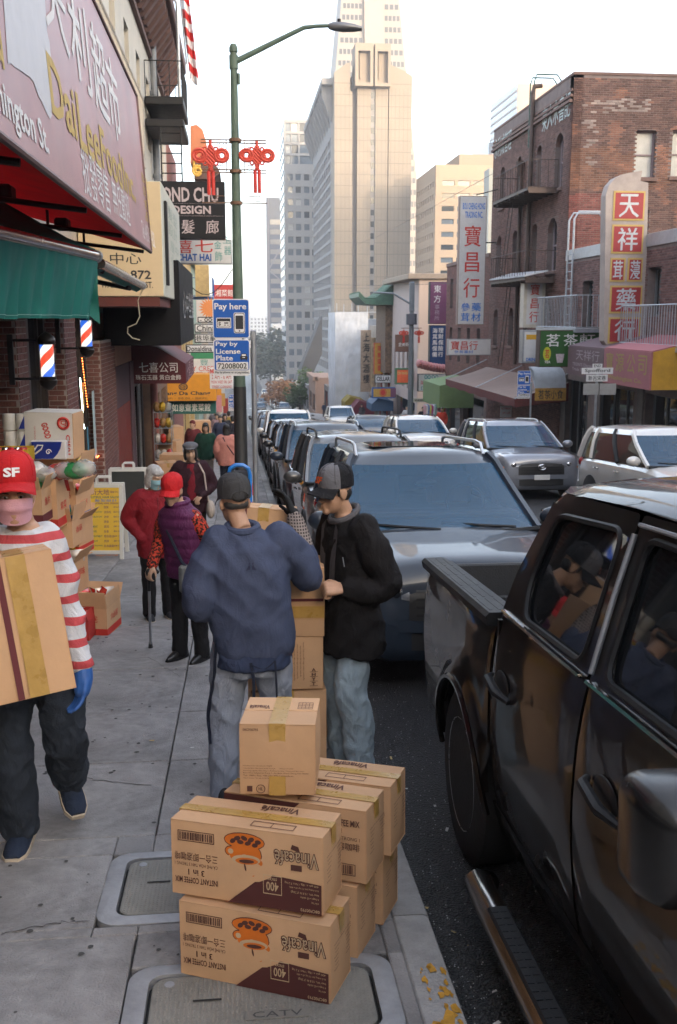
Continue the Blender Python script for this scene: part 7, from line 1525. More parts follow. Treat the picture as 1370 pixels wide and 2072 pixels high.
M = Matrix.Translation((-.205,-.17,0));mb = MB()
for i in range(7): write(mb,'Ingredients: instant coffee sugar non dairy creamer',.20 + i * .017,.165,.22 - .02 * (i % 3),.011,M,.0095,rot=R(90))
mb.build('print',k_brn,t);mb = MB()
for k in range(4): mb.box((.335 + .0,-.0092,.02 + k * .027),(.38,-.0085,.022 + k * .027),M=M);write(mb,'↑☂♢⚇'[k] if 0 else 'TYHA'[k],.357,.033 + k * .027,.022,.018,M,.0095,.02)
mb.build('print_mark',k_brn,t)
t = plain_carton('top carton of the stack with dark stripe and tape band',(.245,5.37,zA + .825),.42,.34,.385,R(-4),True)
t = plain_carton('brown carton with printed roundels behind the light jeans',(.50,5.86,gz(5.86) + .005),.26,.26,.80,R(3),False,m=mat('kraft_dull',(.25,.14,.075),.85,var=.1,vs=5),tape_on=False)
M = Matrix.Translation((-.13,-.13,0));mb = MB()
for z,s in ((.22,'5包裝'),(.12,'日期')): mb.tube([(.13 + .055 * math.cos(a),-.01,z + .05 * math.sin(a)) for a in [R(q_) for q_ in range(0,360,24)]],.0018,4,closed=True,M=M);write(mb,s,.13,z,.085,.035,M,.011)
mb.box((.05,-.0095,.36),(.22,-.0085,.46),M=M);mb.build('print',k_brn,t)
hb = plain_carton('carton held up in front of the navy jacket man',(.115,5.42,zA + 1.245),.34,.28,.26,R(-8),False,(R(-6),R(5),R(-6)),along='y');MB().box((-.12,-.1475,0),(-.09,-.1455,.26)).build('printed_stripe',k_dkr,hb);MB().box((-.12,-.14,.2645),(-.09,.14,.2655)).build('printed_stripe',k_dkr,hb)
# carton carried by the man on the left
cc = thing('carton','large taped carton carried by the man in the striped shirt','carton',(-1.03,3.95,.58),local=True);cc.rotation_euler = (R(-9),R(-6),R(17));W,D,H = .66,.34,.57
carton_body(cc,W,D,H,m_kraft,.012);MB().box((-W / 2,-D / 2 - .014,0),(W / 2,-D / 2 - .0125,0)) if 0 else None
MB().box((.105,-D / 2 - .0135,.004),(.13,-D / 2 - .0125,H)).build('printed_stripe',k_dkr,cc);MB().box((.15,-D / 2 - .0135,.004),(.225,-D / 2 - .0125,H)).build('side_tape',m_tape,cc);MB().box((.15,-D / 2,H + .0035),(.225,D / 2,H + .0045)).build('tape',m_tape,cc);MB().box((-.28,-.02,H + .0035),(-.02,.05,H + .0045)).build('tape_patch',m_tape,cc)
mb = MB();Mt = Matrix.Translation((0,0,H)) @ Matrix.Rotation(R(-90),4,'X')
for i in range(5): write(mb,'NET WEIGHT 12 KG KEEP DRY PRODUCT OF VIETNAM',-.1 + .02 * (i % 2),.12 - i * .05 + (.0 if i < 2 else -.06),.36,.016,Mt,.005)
mb.build('print',k_brn,cc)
# ------------------------------------------------------------------ goods outside the food shop
def open_carton(label,c,W,D,H,rz,m=m_kraft,fill=None,stripe=None,text=None,flapa=60,group='open cartons of goods outside the food shop',tilt=0):
    t = thing('open_carton',label,'carton',c,group=group,local=True);t.rotation_euler = (R(tilt),0,rz);th = .006
    mb = MB();w,d = W / 2,D / 2
    mb.box((-w,-d,0),(w,-d + th,H));mb.box((-w,d - th,0),(w,d,H));mb.box((-w,-d + th,0),(-w + th,d - th,H));mb.box((w - th,-d + th,0),(w,d - th,H));mb.box((-w + th,-d + th,0),(w - th,d - th,th));mb.build('board_walls',m,t)
    q = random.Random(int(c[0] * 977 + c[1] * 131))
    for k,(ax,L,dep) in enumerate((((0,-d,0),W,D * .42),((0,d,180),W,D * .42),((w,0,90),D,W * .38),((-w,0,-90),D,W * .38))):
        a = R(flapa + q.uniform(-35,30));M = Matrix.Translation((ax[0],ax[1],H)) @ Matrix.Rotation(R(ax[2]),4,'Z') @ Matrix.Rotation(a,4,'X')
        mb = MB();mb.box((-L / 2 + .003,-.002,0),(L / 2 - .003,.003,dep),.001,M=M);mb.build('flap',m,t)
    if stripe: MB().box((-w - .001,-d - .0015,.01),(w + .001,-d - .0005,H * .28)).build('printed_band',stripe,t);MB().box((w + .0005,-d,.01),(w + .0015,d,H * .28)).build('printed_band',stripe,t)
    if text:
        mb = MB();write(mb,text,W / 2,H * .62,W * .5,H * .24,Matrix.Translation((-w,-d,0)),.003,.02);mb.build('print',k_red,t);mb = MB();write(mb,text,D / 2,H * .62,D * .5,H * .24,frameM((w,-d,0),(0,1,0),(0,0,1)),.003,.02);mb.build('print',k_red,t)
    if fill:
        for i in range(fill[0]):
            x,y = q.uniform(-w + .05,w - .05),q.uniform(-d + .05,d - .05);z = H + .015 + q.uniform(-.03,.06);cm = q.choice(fill[1]);a = q.uniform(0,3)
            M = Matrix.Translation((x,y,z)) @ Matrix.Rotation(a,4,'Z') @ Matrix.Rotation(q.uniform(-.5,.5),4,'X');l = q.uniform(.06,.1)
            mb = MB();v_,f_ = [],[]
            for s in (-1,1):
                vv,ff = sheet(lambda u,v: ((u - .5) * 2 * l,s * .03 * math.sin(math.pi * u) * math.sin(math.pi * v) + .006 * noise.noise(Vector((u * 6 + i,v * 6,s))),(v - .5) * 1.5 * l),6,6);o = len(v_);v_ += vv;f_ += [tuple(k + o for k in (qf if s < 0 else qf[::-1])) for qf in ff]
            mb.add(v_,f_,0,M);mb.build('snack_bag',cm,t,True,60)
    return t
fo = [mat('foil_%d' % i,c,.25,.1,var=.25,vs=18,coat=.5) for i,c in enumerate(((.5,.03,.02),(.55,.5,.45),(.04,.25,.08),(.5,.33,.03),(.45,.06,.05)))]
k_blu3 = ink('blue_band',(.05,.13,.3))
g0 = G(185,1286);open_carton('brown carton with red band and green packs on the pavement',(g0.x + .02,g0.y + .2,gz(g0.y + .2) + .004),.34,.38,.26,R(-12),m_kraft,(6,[fo[2],fo[0],fo[1]]),k_red,'六必居',25)
g1 = G(166,1297);open_carton('small red carton on the pavement beside the brown one',(g1.x - .03,g1.y + .1,gz(g1.y) + .004),.22,.2,.17,R(-8),mat('red_carton',(.42,.03,.025),.6),(3,[fo[0],fo[1]]),None,None,10)
for i,(px,py,Y,W,D,H,rz,txt,n,fl_) in enumerate(((150,1195,9.05,.36,.34,.30,-14,None,3,5),(168,1118,9.35,.30,.32,.34,-16,None,0,0),(140,1100,9.15,.40,.34,.24,-10,None,5,40),(150,1050,9.4,.42,.34,.26,-14,'新鮮',6,50),(112,1062,8.9,.36,.34,.30,-8,None,7,55),(160,1003,9.8,.40,.34,.30,-14,None,6,50),(122,1040,9.15,.34,.34,.27,-12,'食品',8,60),(80,1055,8.6,.34,.30,.30,-6,None,6,45))):
    p = P(px - 22,py,Y);open_carton(('leaning open carton above the green packs','upright carton with raised flaps at the display corner','open carton with red foil packs in the middle tier','carton with red characters in the middle tier','open carton of snack bags behind the carrier','carton of snack bags at the far end of the top tier','carton of colourful snack bags in the top tier','open carton of bags nearest the shop front')[i],tuple(p),W,D,H,R(rz),m_kraft,(n,fo) if n else None,(None,k_red,None,k_blu3,k_red,None,k_blu3,k_dkr)[i],txt or ('鮮味','','香菇','','紫菜','冬菇','','魚片')[i] or None,70 - fl_)
sh = thing('display_rack','dark tiered display rack carrying the cartons outside the shop','rack',(-2.0,9.3,gz(9.3)));m_rk = mat('rack_dark',(.05,.045,.04),.8)
for z,x1 in ((.45,-1.62),(.95,-1.7),(1.30,-1.75)): MB().box((-2.5,8.5,gz(9.3) + z - .03),(x1,10.4,gz(9.3) + z)).build('shelf',m_rk,sh)
for x in (-2.48,-1.8):
    for y in (8.52,10.36): MB().box((x,y,gz(y)),(x + .04,y + .04,gz(9.3) + 1.3)).build('leg',m_rk,sh)
# plastic wrapped heap
t = thing('plastic_bag','heap of clear plastic wrapped bags under the white carton','bag',P(112,962,8.75),local=True);q = random.Random(8);m_clear = mat('clear_plastic',(.55,.56,.55),.12,var=.3,vs=9,alpha=.45,coat=.6)
for k in range(7):
    mb = MB();c = Vector(((k - 3) * .085,q.uniform(-.08,.08),q.uniform(0,.08)));n = 14;rings = []
    for i in range(9):
        th = math.pi * (i + .3) / 8.8;rings.append([(c.x + .11 * math.sin(th) * math.cos(6.283*j/n) * (1 + .25 * noise.noise(Vector((i * .9 + k,j * .9,1)))),c.y + .11 * math.sin(th) * math.sin(6.283*j/n),c.z - .075 * math.cos(th) * (1 + .3 * noise.noise(Vector((i + 7 * k,j * .8,4))))) for j in range(n)])
    mb.loft(rings);mb.build('wrapped_pack',(m_clear,fo[1],m_clear,fo[4],m_clear,fo[2],m_clear)[k],t,True,80)
YW = 9.6;a,b = P(56,931,YW),P(150,834,YW)
t = thing('carton','white carton printed GOOD and CJ501 in red above the snack cartons','carton',((a.x + b.x) / 2,YW + .18,a.z),rz=0,local=True);t.rotation_euler = (0,R(1),R(-8));W,H = b.x - a.x,b.z - a.z;m_wc = mat('white_board',(.60,.59,.57),.8,var=.06,vs=6)
carton_body(t,W,.36,H,m_wc);M = Matrix.Translation((-W / 2,-.18,0))
mb = MB();write(mb,'CJ501',W * .90,H * .33,H * .42,W * .12,M,.009,.02,rot=R(-90));write(mb,'GOOD',W * .46,H * .62,H * .34,W * .14,M,.009,.04,rot=R(-75));write(mb,'CJ',W * .83,H * .78,W * .12,H * .12,M,.012,.03)
mb.tube([(W * .83 + W * .11 * math.cos(k_),-.009,H * .78 + W * .11 * math.sin(k_)) for k_ in [R(q_) for q_ in range(0,360,20)]],.013,5,closed=True,M=M);write(mb,'120 SERVINGS',W * .22,H * .55,H * .3,W * .03,M,.009,rot=R(-90));mb.build('print',k_red,t)
MB().box((W / 2 + .002,-.17,.01),(W / 2 + .009,.17,H - .01)).build('brown_end',m_kraft,t)
a,b = P(62,932,YW - .12),P(134,892,YW - .12);t = thing('tissue_pack','blue and white pack of tissue leaning on the white carton','pack',((a.x + b.x) / 2,YW - .06,a.z),local=True);t.rotation_euler = (R(-3),0,R(-6));W,H = b.x - a.x,b.z - a.z
mb = MB();mb.box((-W / 2,-.04,0),(W / 2,.04,H),.012);mb.build('wrapper',mat('wrapper_white',(.6,.6,.62),.3,coat=.4),t);mb = MB();mb.add([(x * W - W / 2,-.0415,z * H) for x,z in ((.03,.05),(.62,.05),(.75,.3),(.84,.6),(.88,.93),(.03,.93))],[list(range(6))]);mb.build('print_panel',mat('deep_blue_print',(.01,.03,.25),.35),t)
mb = MB();mb.tube([(-W * .42,-.043,H * .45),(-W * .3,-.043,H * .75),(-W * .15,-.043,H * .75),(-W * .2,-.043,H * .55),(-W * .38,-.043,H * .3)],.008,5);mb.tube([(.0 + .03 * (1 - k * .08) * math.cos(k * .7),-.043,H * .4 + .03 * (1 - k * .08) * math.sin(k * .7)) for k in range(12)],.005,5);mb.build('print',k_wht,t)
a,b = P(4,908,YW),P(53,838,YW);t = thing('paper_roll_pack','shrink wrapped pack of white paper rolls at the left edge','pack',((a.x + b.x) / 2,YW + .1,a.z),local=True);W,H = b.x - a.x,b.z - a.z
for i in range(2):
    for j in range(2):
        mb = MB();mb.lathe([(.02,0),(W * .235,.004),(W * .25,.02),(W * .25,H / 2 - .02),(W * .235,H / 2 - .004),(.02,H / 2 - .002)],18,M=Matrix.Translation((-W * .25 + i * W * .5,0,j * H / 2)));mb.build('roll',mat('paper_white',(.6,.6,.58),.5,var=.08,vs=20,coat=.3),t,True)
for j in range(2): mb = MB();mb.add([(W * .15,-W * .262,j * H / 2 + .02),(W * .5,-W * .262,j * H / 2 + .02),(W * .5,-W * .262,(j + 1) * H / 2 - .02),(W * .38,-W * .262,(j + 1) * H / 2 - .02)],[(0,1,2,3)]);mb.build('blue_print',MAT['deep_blue_print'],t)
a,b = P(-30,938,9.2),P(56,910,9.2);t = thing('yellow_tray','yellow cardboard tray of cans at the left edge','tray',((a.x + b.x) / 2,9.35,a.z),local=True);W,H = b.x - a.x,b.z - a.z;mb = MB();w,d = W / 2,.15;m_yt = mat('tray_yellow',(.55,.36,.02),.6)
mb.box((-w,-d,0),(w,-d + .006,H));mb.box((-w,d - .006,0),(w,d,H));mb.box((-w,-d + .006,0),(-w + .006,d - .006,H));mb.box((w - .006,-d + .006,0),(w,d - .006,H));mb.box((-w + .006,-d + .006,0),(w - .006,d - .006,.006));mb.build('tray',m_yt,t)
for i in range(6): MB().lathe([(.035,.01),(.04,.02),(.04,H),(.034,H + .012),(.001,H + .012)],14,M=Matrix.Translation((-w + .06 + i * (W - .12) / 5,-.06,0))).build('can',(m_chr,mat('can_red',(.4,.03,.02),.4))[i % 2],t,True)
barcode(t,Matrix.Translation((-w,-d,0)),W * .45,W * .7,H * .2,H * .8,random.Random(2),.002)
MB().box((-w + .01,-d - .02,-.16),(w,d,-.004)).build('lower_case',mat('pink_case',(.4,.12,.12),.7),t)
# ------------------------------------------------------------------ sandwich boards
def aboard(name,label,px0,px1,yt,yb,panel,lines,Yb,lean=.16):
    g = G((px0 + px1) / 2,yb);Y = g.y;W = P(px1,yb,Y).x - P(px0,yb,Y).x;H = P(px0,yt,Y).z - g.z
    t = thing(name,label,'sandwich board',(g.x,Y,gz(Y)),local=True);t.rotation_euler = (0,0,R(-4));m_fr = mat('white_plastic_frame',(.62,.62,.6),.45,var=.05)
    for s in (-1,1):
        M = Matrix.Translation((0,.0 if s < 0 else .42,0)) @ Matrix.Rotation(-s * -lean,4,'X');fr_ = .055 if s < 0 else .055;mb = MB()
        mb.box((-W / 2,0,0),(-W / 2 + fr_,.03,H),.006,M=M);mb.box((W / 2 - fr_,0,0),(W / 2,.03,H),.006,M=M);mb.box((-W / 2 + fr_,0,.07),(W / 2 - fr_,.03,.12),.004,M=M);mb.box((-W / 2 + fr_,0,H - .05),(W / 2 - fr_,.03,H),.004,M=M)
        mb.tube([(-.09,.015,H - .01),(-.09,.015,H + .07),(-.07,.015,H + .09),(.07,.015,H + .09),(.09,.015,H + .07),(.09,.015,H - .01)],.014,8,M=M);o = mb.build('frame',m_fr,t)
        if s < 0:
            MB().box((-W / 2 + fr_ - .004,.008,.118),(W / 2 - fr_ + .004,.02,H - .048),M=M).build('panel',panel,o);Mp = M @ Matrix.Translation((-W / 2,.008,0))
            for st,u0,u1,v0,v1,m in lines: mb = MB();write(mb,st,W * (u0 + u1) / 2,H * (1 - (v0 + v1) / 2),W * (u1 - u0),H * (v1 - v0),Mp,.003,.012);mb.build('lettering',m,o)
    return t
k_pur = ink('purple',(.16,.05,.14));k_dgr = ink('dark_teal',(.02,.12,.13));ml = []
for i,(s,c,p) in enumerate((('HAIRCUT','剪髮','$15 UP'),('SHAMPOO,CUT,BLOW DRY','洗剪吹','$25 UP'),('SHAMPOO,BLOW DRY','洗吹','$20 UP'),('PERM','燙髮','$70 UP'),('TREATMENT','焗油','$45 UP'),('HAIR DYE','染髮','$55 UP'),('COLOR TREATMENT','顏色焗油','$60 UP'),('HIGHLIGHT','挑染','$60 UP'),('JAPANESE HAIR STRAIGHTENING','日本直髮','$180 UP'))):
    v = .295 + i * .064;ml += [(s,.08,.08 + min(.40,.032 * len(s)),v,v + .024,k_dgr),(c,.52,.52 + .06 * len(c),v - .004,v + .03,k_pur),(p,.76,.92,v,v + .024,k_pur)]
ml += [('新大地',.20,.66,.07,.145,k_pur),('理髮中心',.68,.90,.09,.12,k_pur),('BEAUTIFUL HAIR SALON',.10,.92,.16,.19,k_dgr),('髮型設計',.30,.85,.20,.235,k_blue2),('PROFESSIONAL HAIR DESIGN',.10,.88,.243,.268,k_pur),('415-672-2737',.28,.86,.885,.92,k_pur),('WALK-IN WELCOME',.3,.86,.935,.955,ink('orange',(.65,.25,.08)))]
aboard('sandwich_board','yellow hair salon price board on the pavement',168,251,982,1132,mat('price_yellow',(.72,.47,.05),.5,var=.06),ml,0)
aboard('sandwich_board','white framed board with dark panel behind the yellow price board',220,300,950,1062,mat('dark_board',(.03,.035,.035),.4),[],0)
# goods farther down the left side
for i,(px,py,Y,s) in enumerate(((345,925,26,(.5,.5,.45)),(352,950,25,(.6,.5,.4)),(408,905,31,(.55,.5,.5)),(408,880,31.2,(.55,.5,.45)),(338,968,24,(.5,.5,.4)),(352,900,26.5,(.4,.5,.5)))):
    p = P(px,py,Y);plain_carton(('carton on the goods rack by the pink pipe','pale carton lower on that rack','carton in the tall stack behind the capped woman','topmost carton of the tall stack behind the capped woman','lowest carton by the shop door','carton on top of the goods rack')[i],tuple(p),s[0],s[1],s[2],R(i * 7 - 15),False,group='cartons at the farther shops',tape_on=i % 2 == 0)
t = thing('goods_rack','wire rack of plastic bagged goods by the pink pipe','rack',(P(335,950,25.5).x,25.5,gz(25.5)));x0,x1 = P(315,950,25.5).x,P(350,950,25.5).x;mb = MB()
for x in (x0,x1):
    for y in (25.4,26.): mb.cyl((x,y,gz(26)),(x,y,gz(25.5) + 1.9),.012,n=6)
mb.build('post',m_steel,t)
for k in range(5):
    MB().box((x0,25.4,gz(25.5) + .2 + k * .4),(x1,26.,gz(25.5) + .215 + k * .4)).build('shelf',m_steel,t)
    for j in range(3): mb = MB();mb.ball((x0 + (x1 - x0) * (j + .5) / 3,25.55,gz(25.5) + .34 + k * .4),(.1,.12,.13),10,7);mb.build('bagged_goods',(fo[3],m_clear,fo[1],fo[0],mat('brown_goods',(.3,.17,.06),.5))[(k + j) % 5],t,True)
# ------------------------------------------------------------------ people
PEND = []
def cat_rom(pts,n):
    pts = [Vector(p) for p in pts];out = []
    for i in range(len(pts) - 1):
        a,b,c,d = pts[max(i-1,0)],pts[i],pts[i+1],pts[min(i+2,len(pts)-1)]
        for k in range(n): t = k / n;out.append(.5 * (2*b + (c - a)*t + (2*a - 5*b + 4*c - d)*t*t + (3*b - a - 3*c + d)*t**3))
    return out + [pts[-1]]
def limb(mb,pts,rad,n=5,m=14,M=None):
    q = cat_rom([(*p,r) if 0 else p for p,r in zip(pts,rad)],n);rr = [r.x for r in cat_rom([(r,0,0) for r in rad],n)];mb.tube(q,rr,m,M=M)
    mb.ball(q[0],rr[0] * .98,12,8,M=M);mb.ball(q[-1],rr[-1] * .98,12,8,M=M)
def torso(mb,lv,n=22,M=None,p=2.4):
    rings = []
    for z,cx,cy,rx,ry in lv:
        r_ = []
        for j in range(n): a = 2 * math.pi * j / n;c,s = math.cos(a),math.sin(a);r_.append((cx + rx * math.copysign(abs(c) ** (2 / p),c),cy + ry * math.copysign(abs(s) ** (2 / p),s),z))
        rings.append(r_)
    mb.loft(rings,M=M)
def soft(t,name,mb,m,vox=.012,sm=4,fold=0.,fs=(7,7,3.5),thr=None,label=None,extra=None):
    o = mb.build(name,m,t,label=label);r_ = o.modifiers.new('r','REMESH');r_.mode = 'VOXEL';r_.voxel_size = vox
    s_ = o.modifiers.new('s','SMOOTH');s_.iterations = sm;s_.factor = .5;PEND.append((o,fold,fs,extra));return o
def hand(mb,w_,d,pn,curl=25,s=1.,flip=1,spread=5):
    w_,d,pn = Vector(w_),Vector(d).normalized(),Vector(pn).normalized();sd = d.cross(pn).normalized() * flip;pn = sd.cross(d) * flip
    k0 = w_ + d * .085 * s
    mb.tube([w_ - d * .02 * s,w_ + d * .03 * s,w_ + d * .065 * s,k0],[.026 * s,.036 * s,.041 * s,.037 * s],12,squash=1.) if 0 else None
    for q in (-.028,-.010,.010,.027): mb.tube([w_ - d * .02 * s + sd * q * .5 * s,w_ + d * .04 * s + sd * q * s,k0 + sd * q * s * 1.1],[.016 * s,.017 * s,.0135 * s],8)
    for i,(q,L) in enumerate(((-.031,.82),(-.0105,.98),(.0105,1.),(.031,.90))):
        p = k0 + sd * q * s;a = 0;pts = [p - d * .012 * s,p];dd = d
        for l_,c in ((.043,curl),(.027,curl * 1.15),(.022,curl * .7)):
            a += R(c);dd = d * math.cos(a) + pn * math.sin(a) + sd * math.sin(R(spread)) * (i - 1.5) * .4;p = p + dd * l_ * L * s;pts.append(p)
        mb.tube(pts,[.0105 * s,.0105 * s,.0095 * s,.0088 * s,.007 * s],8);mb.ball(pts[-1],.0075 * s,8,6)
    b = w_ + d * .022 * s + sd * .03 * s;e = b + (d * .6 + sd * .75 + pn * .35).normalized() * .042 * s;f_ = e + (d * .85 + sd * (.1 if curl > 40 else .35) + pn * (.6 if curl > 40 else .25)).normalized() * .033 * s;g_ = f_ + (d * .8 + pn * .5 - sd * (.3 if curl > 40 else 0)).normalized() * .022 * s
    mb.tube([b,e,f_,g_],[.016 * s,.0125 * s,.0105 * s,.008 * s],8);mb.ball(g_,.0085 * s,8,6)
def headM(pos,yaw=0,pitch=0,roll=0): return Matrix.Translation(Vector(pos)) @ Matrix.Rotation(R(yaw),4,'Z') @ Matrix.Rotation(R(pitch),4,'X') @ Matrix.Rotation(R(roll),4,'Y')
def head(mb,M,s=1.,neck=None):
    S = M @ Matrix.Scale(s,4)
    for c,r_ in (((0,-.012,.03),(.073,.093,.087)),((0,.022,-.035),(.060,.066,.078)),((0,.066,-.093),(.027,.022,.02)),((0,.072,.026),(.048,.02,.012)),((.036,.058,-.028),(.024,.022,.026)),((-.036,.058,-.028),(.024,.022,.026)),((0,.084,-.060),(.021,.011,.0065)),((0,.082,-.073),(.019,.011,.0075)),((0,.102,-.034),(.015,.013,.0105)),((.012,.094,-.035),(.009,.009,.008)),((-.012,.094,-.035),(.009,.009,.008))): mb.ball(c,r_,16,12,M=S)
    mb.tube([(0,.078,.022),(0,.092,-.01),(0,.104,-.032)],[.008,.0095,.011],8,M=S)
    for q in (-1,1):
        mb.ball((q * .073,-.008,-.008),(.009,.02,.03),10,8,M=S);mb.tube([(q * .078,-.016,.018),(q * .083,-.024,.005),(q * .08,-.02,-.02),(q * .074,-.006,-.036)],.006,6,M=S)
    mb.tube([(0,-.02,-.05),(0,-.03,-.11)] if neck is None else [S @ Vector((0,-.02,-.04)),neck],.05 * s,14,M=S if neck is None else None)
m_skin = mat('skin',(.46,.27,.175),.5,var=.12,vs=16,bump=.12,bs=120,spec=.4);m_skin2 = mat('skin_pale',(.46,.29,.20),.5,var=.1,vs=16,spec=.4);m_hair = mat('black_hair',(.012,.01,.009),.45,var=.3,vs=60,bump=.5,bs=150);m_ghair = mat('grey_hair',(.42,.41,.40),.5,var=.25,vs=45,bump=.6,bs=140)
m_sole = mat('pale_sole',(.5,.42,.32),.7);m_eye = mat('eye_dark',(.02,.014,.01),.2)
def face_bits(t,M,s=1.,brow=True):
    S = M @ Matrix.Scale(s,4)
    for q in (-1,1):
        mb = MB();mb.ball((q * .03,.0745,.008),(.0125,.008,.0062),10,8,M=S);e = mb.build('eye',mat('eye_white',(.45,.42,.38),.3),t,True)
        mb = MB();mb.ball((q * .03,.0805,.008),(.0058,.0035,.0058),8,6,M=S);mb.build('iris',m_eye,e,True)
        mb = MB();mb.tube([(q * .015,.088,.024),(q * .032,.086,.028),(q * .05,.07,.022)],[.003,.0042,.002],6,M=S);mb.build('eyebrow',m_hair,t,True)
def cap(t,M,m,brim=None,front=None,s=1.,back=False,logo=None,lm=None,seam=True):
    S = M @ Matrix.Scale(s,4);mb = MB();n = 28;rings = []
    for k,(rr,z) in enumerate(((1.,.028),(1.015,.05),(1.0,.08),(.92,.108),(.76,.128),(.5,.142),(.2,.148),(.03,.149))): rings.append([(.083 * rr * math.cos(6.2832*j/n),-.008 + .104 * rr * math.sin(6.2832*j/n),z) for j in range(n)])
    mb.loft(rings,True,M=S)
    if front: mb.m = [1 if sum(mb.v[i][0] * 0 + (S.inverted() @ Vector(mb.v[i])).y for i in f) / len(f) > .012 else 0 for f in mb.f]
    c = mb.build('cap',[m,front] if front else m,t,True,60)
    mb = MB();v = []
    for j in range(6):
        for i in range(13): a = R(20 + 140 * i / 12);r0 = 1.0;e = j / 5;v.append((.083 * math.cos(a) * (r0 + .06 * e),-.008 + .100 * math.sin(a) + .078 * e * math.sin(a) ** .6,.036 - .020 * e - .026 * (math.cos(a)) ** 2 * (.3 + e)))
    f = [(j*13+i,j*13+i+1,(j+1)*13+i+1,(j+1)*13+i) for j in range(5) for i in range(12)];k = len(v);v2 = v + [(x,y,z - .006) for x,y,z in v]
    bd = list(range(13)) + [j*13+12 for j in range(1,6)] + [5*13+i for i in range(11,-1,-1)] + [j*13 for j in range(4,0,-1)]
    mb.add(v2,f + [tuple(i + k for i in q[::-1]) for q in f] + [(a,b,b + k,a + k) for a,b in zip(bd,bd[1:] + bd[:1])],0,S);mb.build('brim',brim or m,c,True,60)
    mb = MB();mb.ball((0,-.008,.15),(.01,.01,.006),10,6,M=S);mb.build('button',m,c,True)
    if seam:
        mb = MB()
        for a in (30,90,150,210,270,330): mb.tube([(.0838 * q * math.cos(R(a)),-.008 + .1048 * q * math.sin(R(a)),z + .001) for q,z in ((1.015,.05),(1.0,.08),(.92,.108),(.76,.128),(.5,.142),(.2,.148))],.0013,4,M=S)
        mb.build('seam',brim or m,c)
    if back: mb = MB();mb.tube([(.05 * math.cos(R(a)),-.11,.03 + .035 * math.sin(R(a))) for a in range(0,181,15)],.004,5,M=S);mb.build('strap_opening',m,c);mb = MB();mb.ball((0,-.104,.042),(.046,.006,.028),14,8,M=S);mb.build('hair_patch',m_hair,c,True)
    if logo:
        mb = MB();W_ = S @ Matrix.Translation((0,.0985,.072)) @ Matrix.Rotation(R(180),4,'Z') @ Matrix.Rotation(R(-22),4,'X')
        write(mb,logo,0,0,.058,.036,W_,.004,.04);mb.build('emblem',lm,c)
    return c
def shoe(t,ank,toe,m,sole=m_sole,L=.27,pitch=0.,w=.045,slim=False):
    a = Vector(ank);d = Vector((toe[0],toe[1],0)).normalized();M = Matrix.Translation(a) @ frame_xy(d) @ Matrix.Rotation(R(pitch),4,'X');h = a.z if pitch == 0 else .085
    mb = MB();mb.loft([[(x * w * 1.08,y,-h + z) for x,y0,z in () ] or [(w * k * math.cos(R(q)),y,-h + .022 + hh * max(0,math.sin(R(q))) - .004 * (math.sin(R(q)) < 0)) for q in range(0,360,24)] for y,k,hh in ((-.09,.55,.05),(-.075,.8,.075),(-.03,.92,.085),(.03,.95,.08),(.09,1.02,.055),(.14,.95 if not slim else .7,.04),(.175,.6 if not slim else .35,.02))],M=M);o = mb.build('shoe',m,t,True,50)
    mb = MB();mb.loft([[(w * k * math.cos(R(q)) * 1.07,y,-h + z) for q in (0,30,60,90,120,150,180)] [:0] or [(w * k * 1.07 * sx_,y * 1.02,-h + z) for sx_,z in ((-1,.002),(1,.002),(1,.026),(-1,.026))] for y,k in ((-.095,.5),(-.075,.82),(0,.92),(.09,1.02),(.14,.95 if not slim else .7),(.18,.5 if not slim else .3))],M=M);mb.build('sole',sole,o)
    return o
def frame_xy(d): y = Vector((d[0],d[1],0)).normalized();x = Vector((y.y,-y.x,0));return Matrix((x,y,(0,0,1))).transposed().to_4x4()
def cloth(name,col,rough=.85,b=.25,bs=220,var=.12,wr=.55):
    if 'cloth_' + name in MAT: return MAT['cloth_' + name]
    m = mat('cloth_' + name,col,rough,var=var,vs=9,bump=b,bs=bs,spec=.25);t = m.node_tree;bp = [n for n in t.nodes if n.type == 'BUMP'][0];tc = t.nodes.new('ShaderNodeTexCoord');mp = t.nodes.new('ShaderNodeMapping');mp.inputs['Scale'].default_value = (1,1,.6);mp.inputs['Rotation'].default_value = (.5,.3,.2);n = t.nodes.new('ShaderNodeTexNoise');n.inputs['Scale'].default_value = 11;n.inputs['Detail'].default_value = 3;n.inputs['Distortion'].default_value = 1.4;b2 = t.nodes.new('ShaderNodeBump');b2.inputs['Strength'].default_value = wr;b2.inputs['Distance'].default_value = .03
    ab = t.nodes.new('ShaderNodeMath');ab.operation = 'SUBTRACT';ab.inputs[1].default_value = .5;a2 = t.nodes.new('ShaderNodeMath');a2.operation = 'ABSOLUTE'
    lk(t,tc.outputs['Object'],mp.inputs[0]);lk(t,mp.outputs[0],n.inputs['Vector']);lk(t,n.outputs[0],ab.inputs[0]);lk(t,ab.outputs[0],a2.inputs[0]);lk(t,a2.outputs[0],b2.inputs['Height']);lk(t,b2.outputs[0],bp.inputs['Normal']);return m
def person(label,loc,rz,sk,H=1.7,group=None):
    t = thing('person',label,'person',(loc[0],loc[1],gz(loc[1]) if len(loc) < 3 else loc[2]),group=group,local=True);t.rotation_euler = (0,0,rz);k = H / 1.7;t.scale = (k,k,k);return t
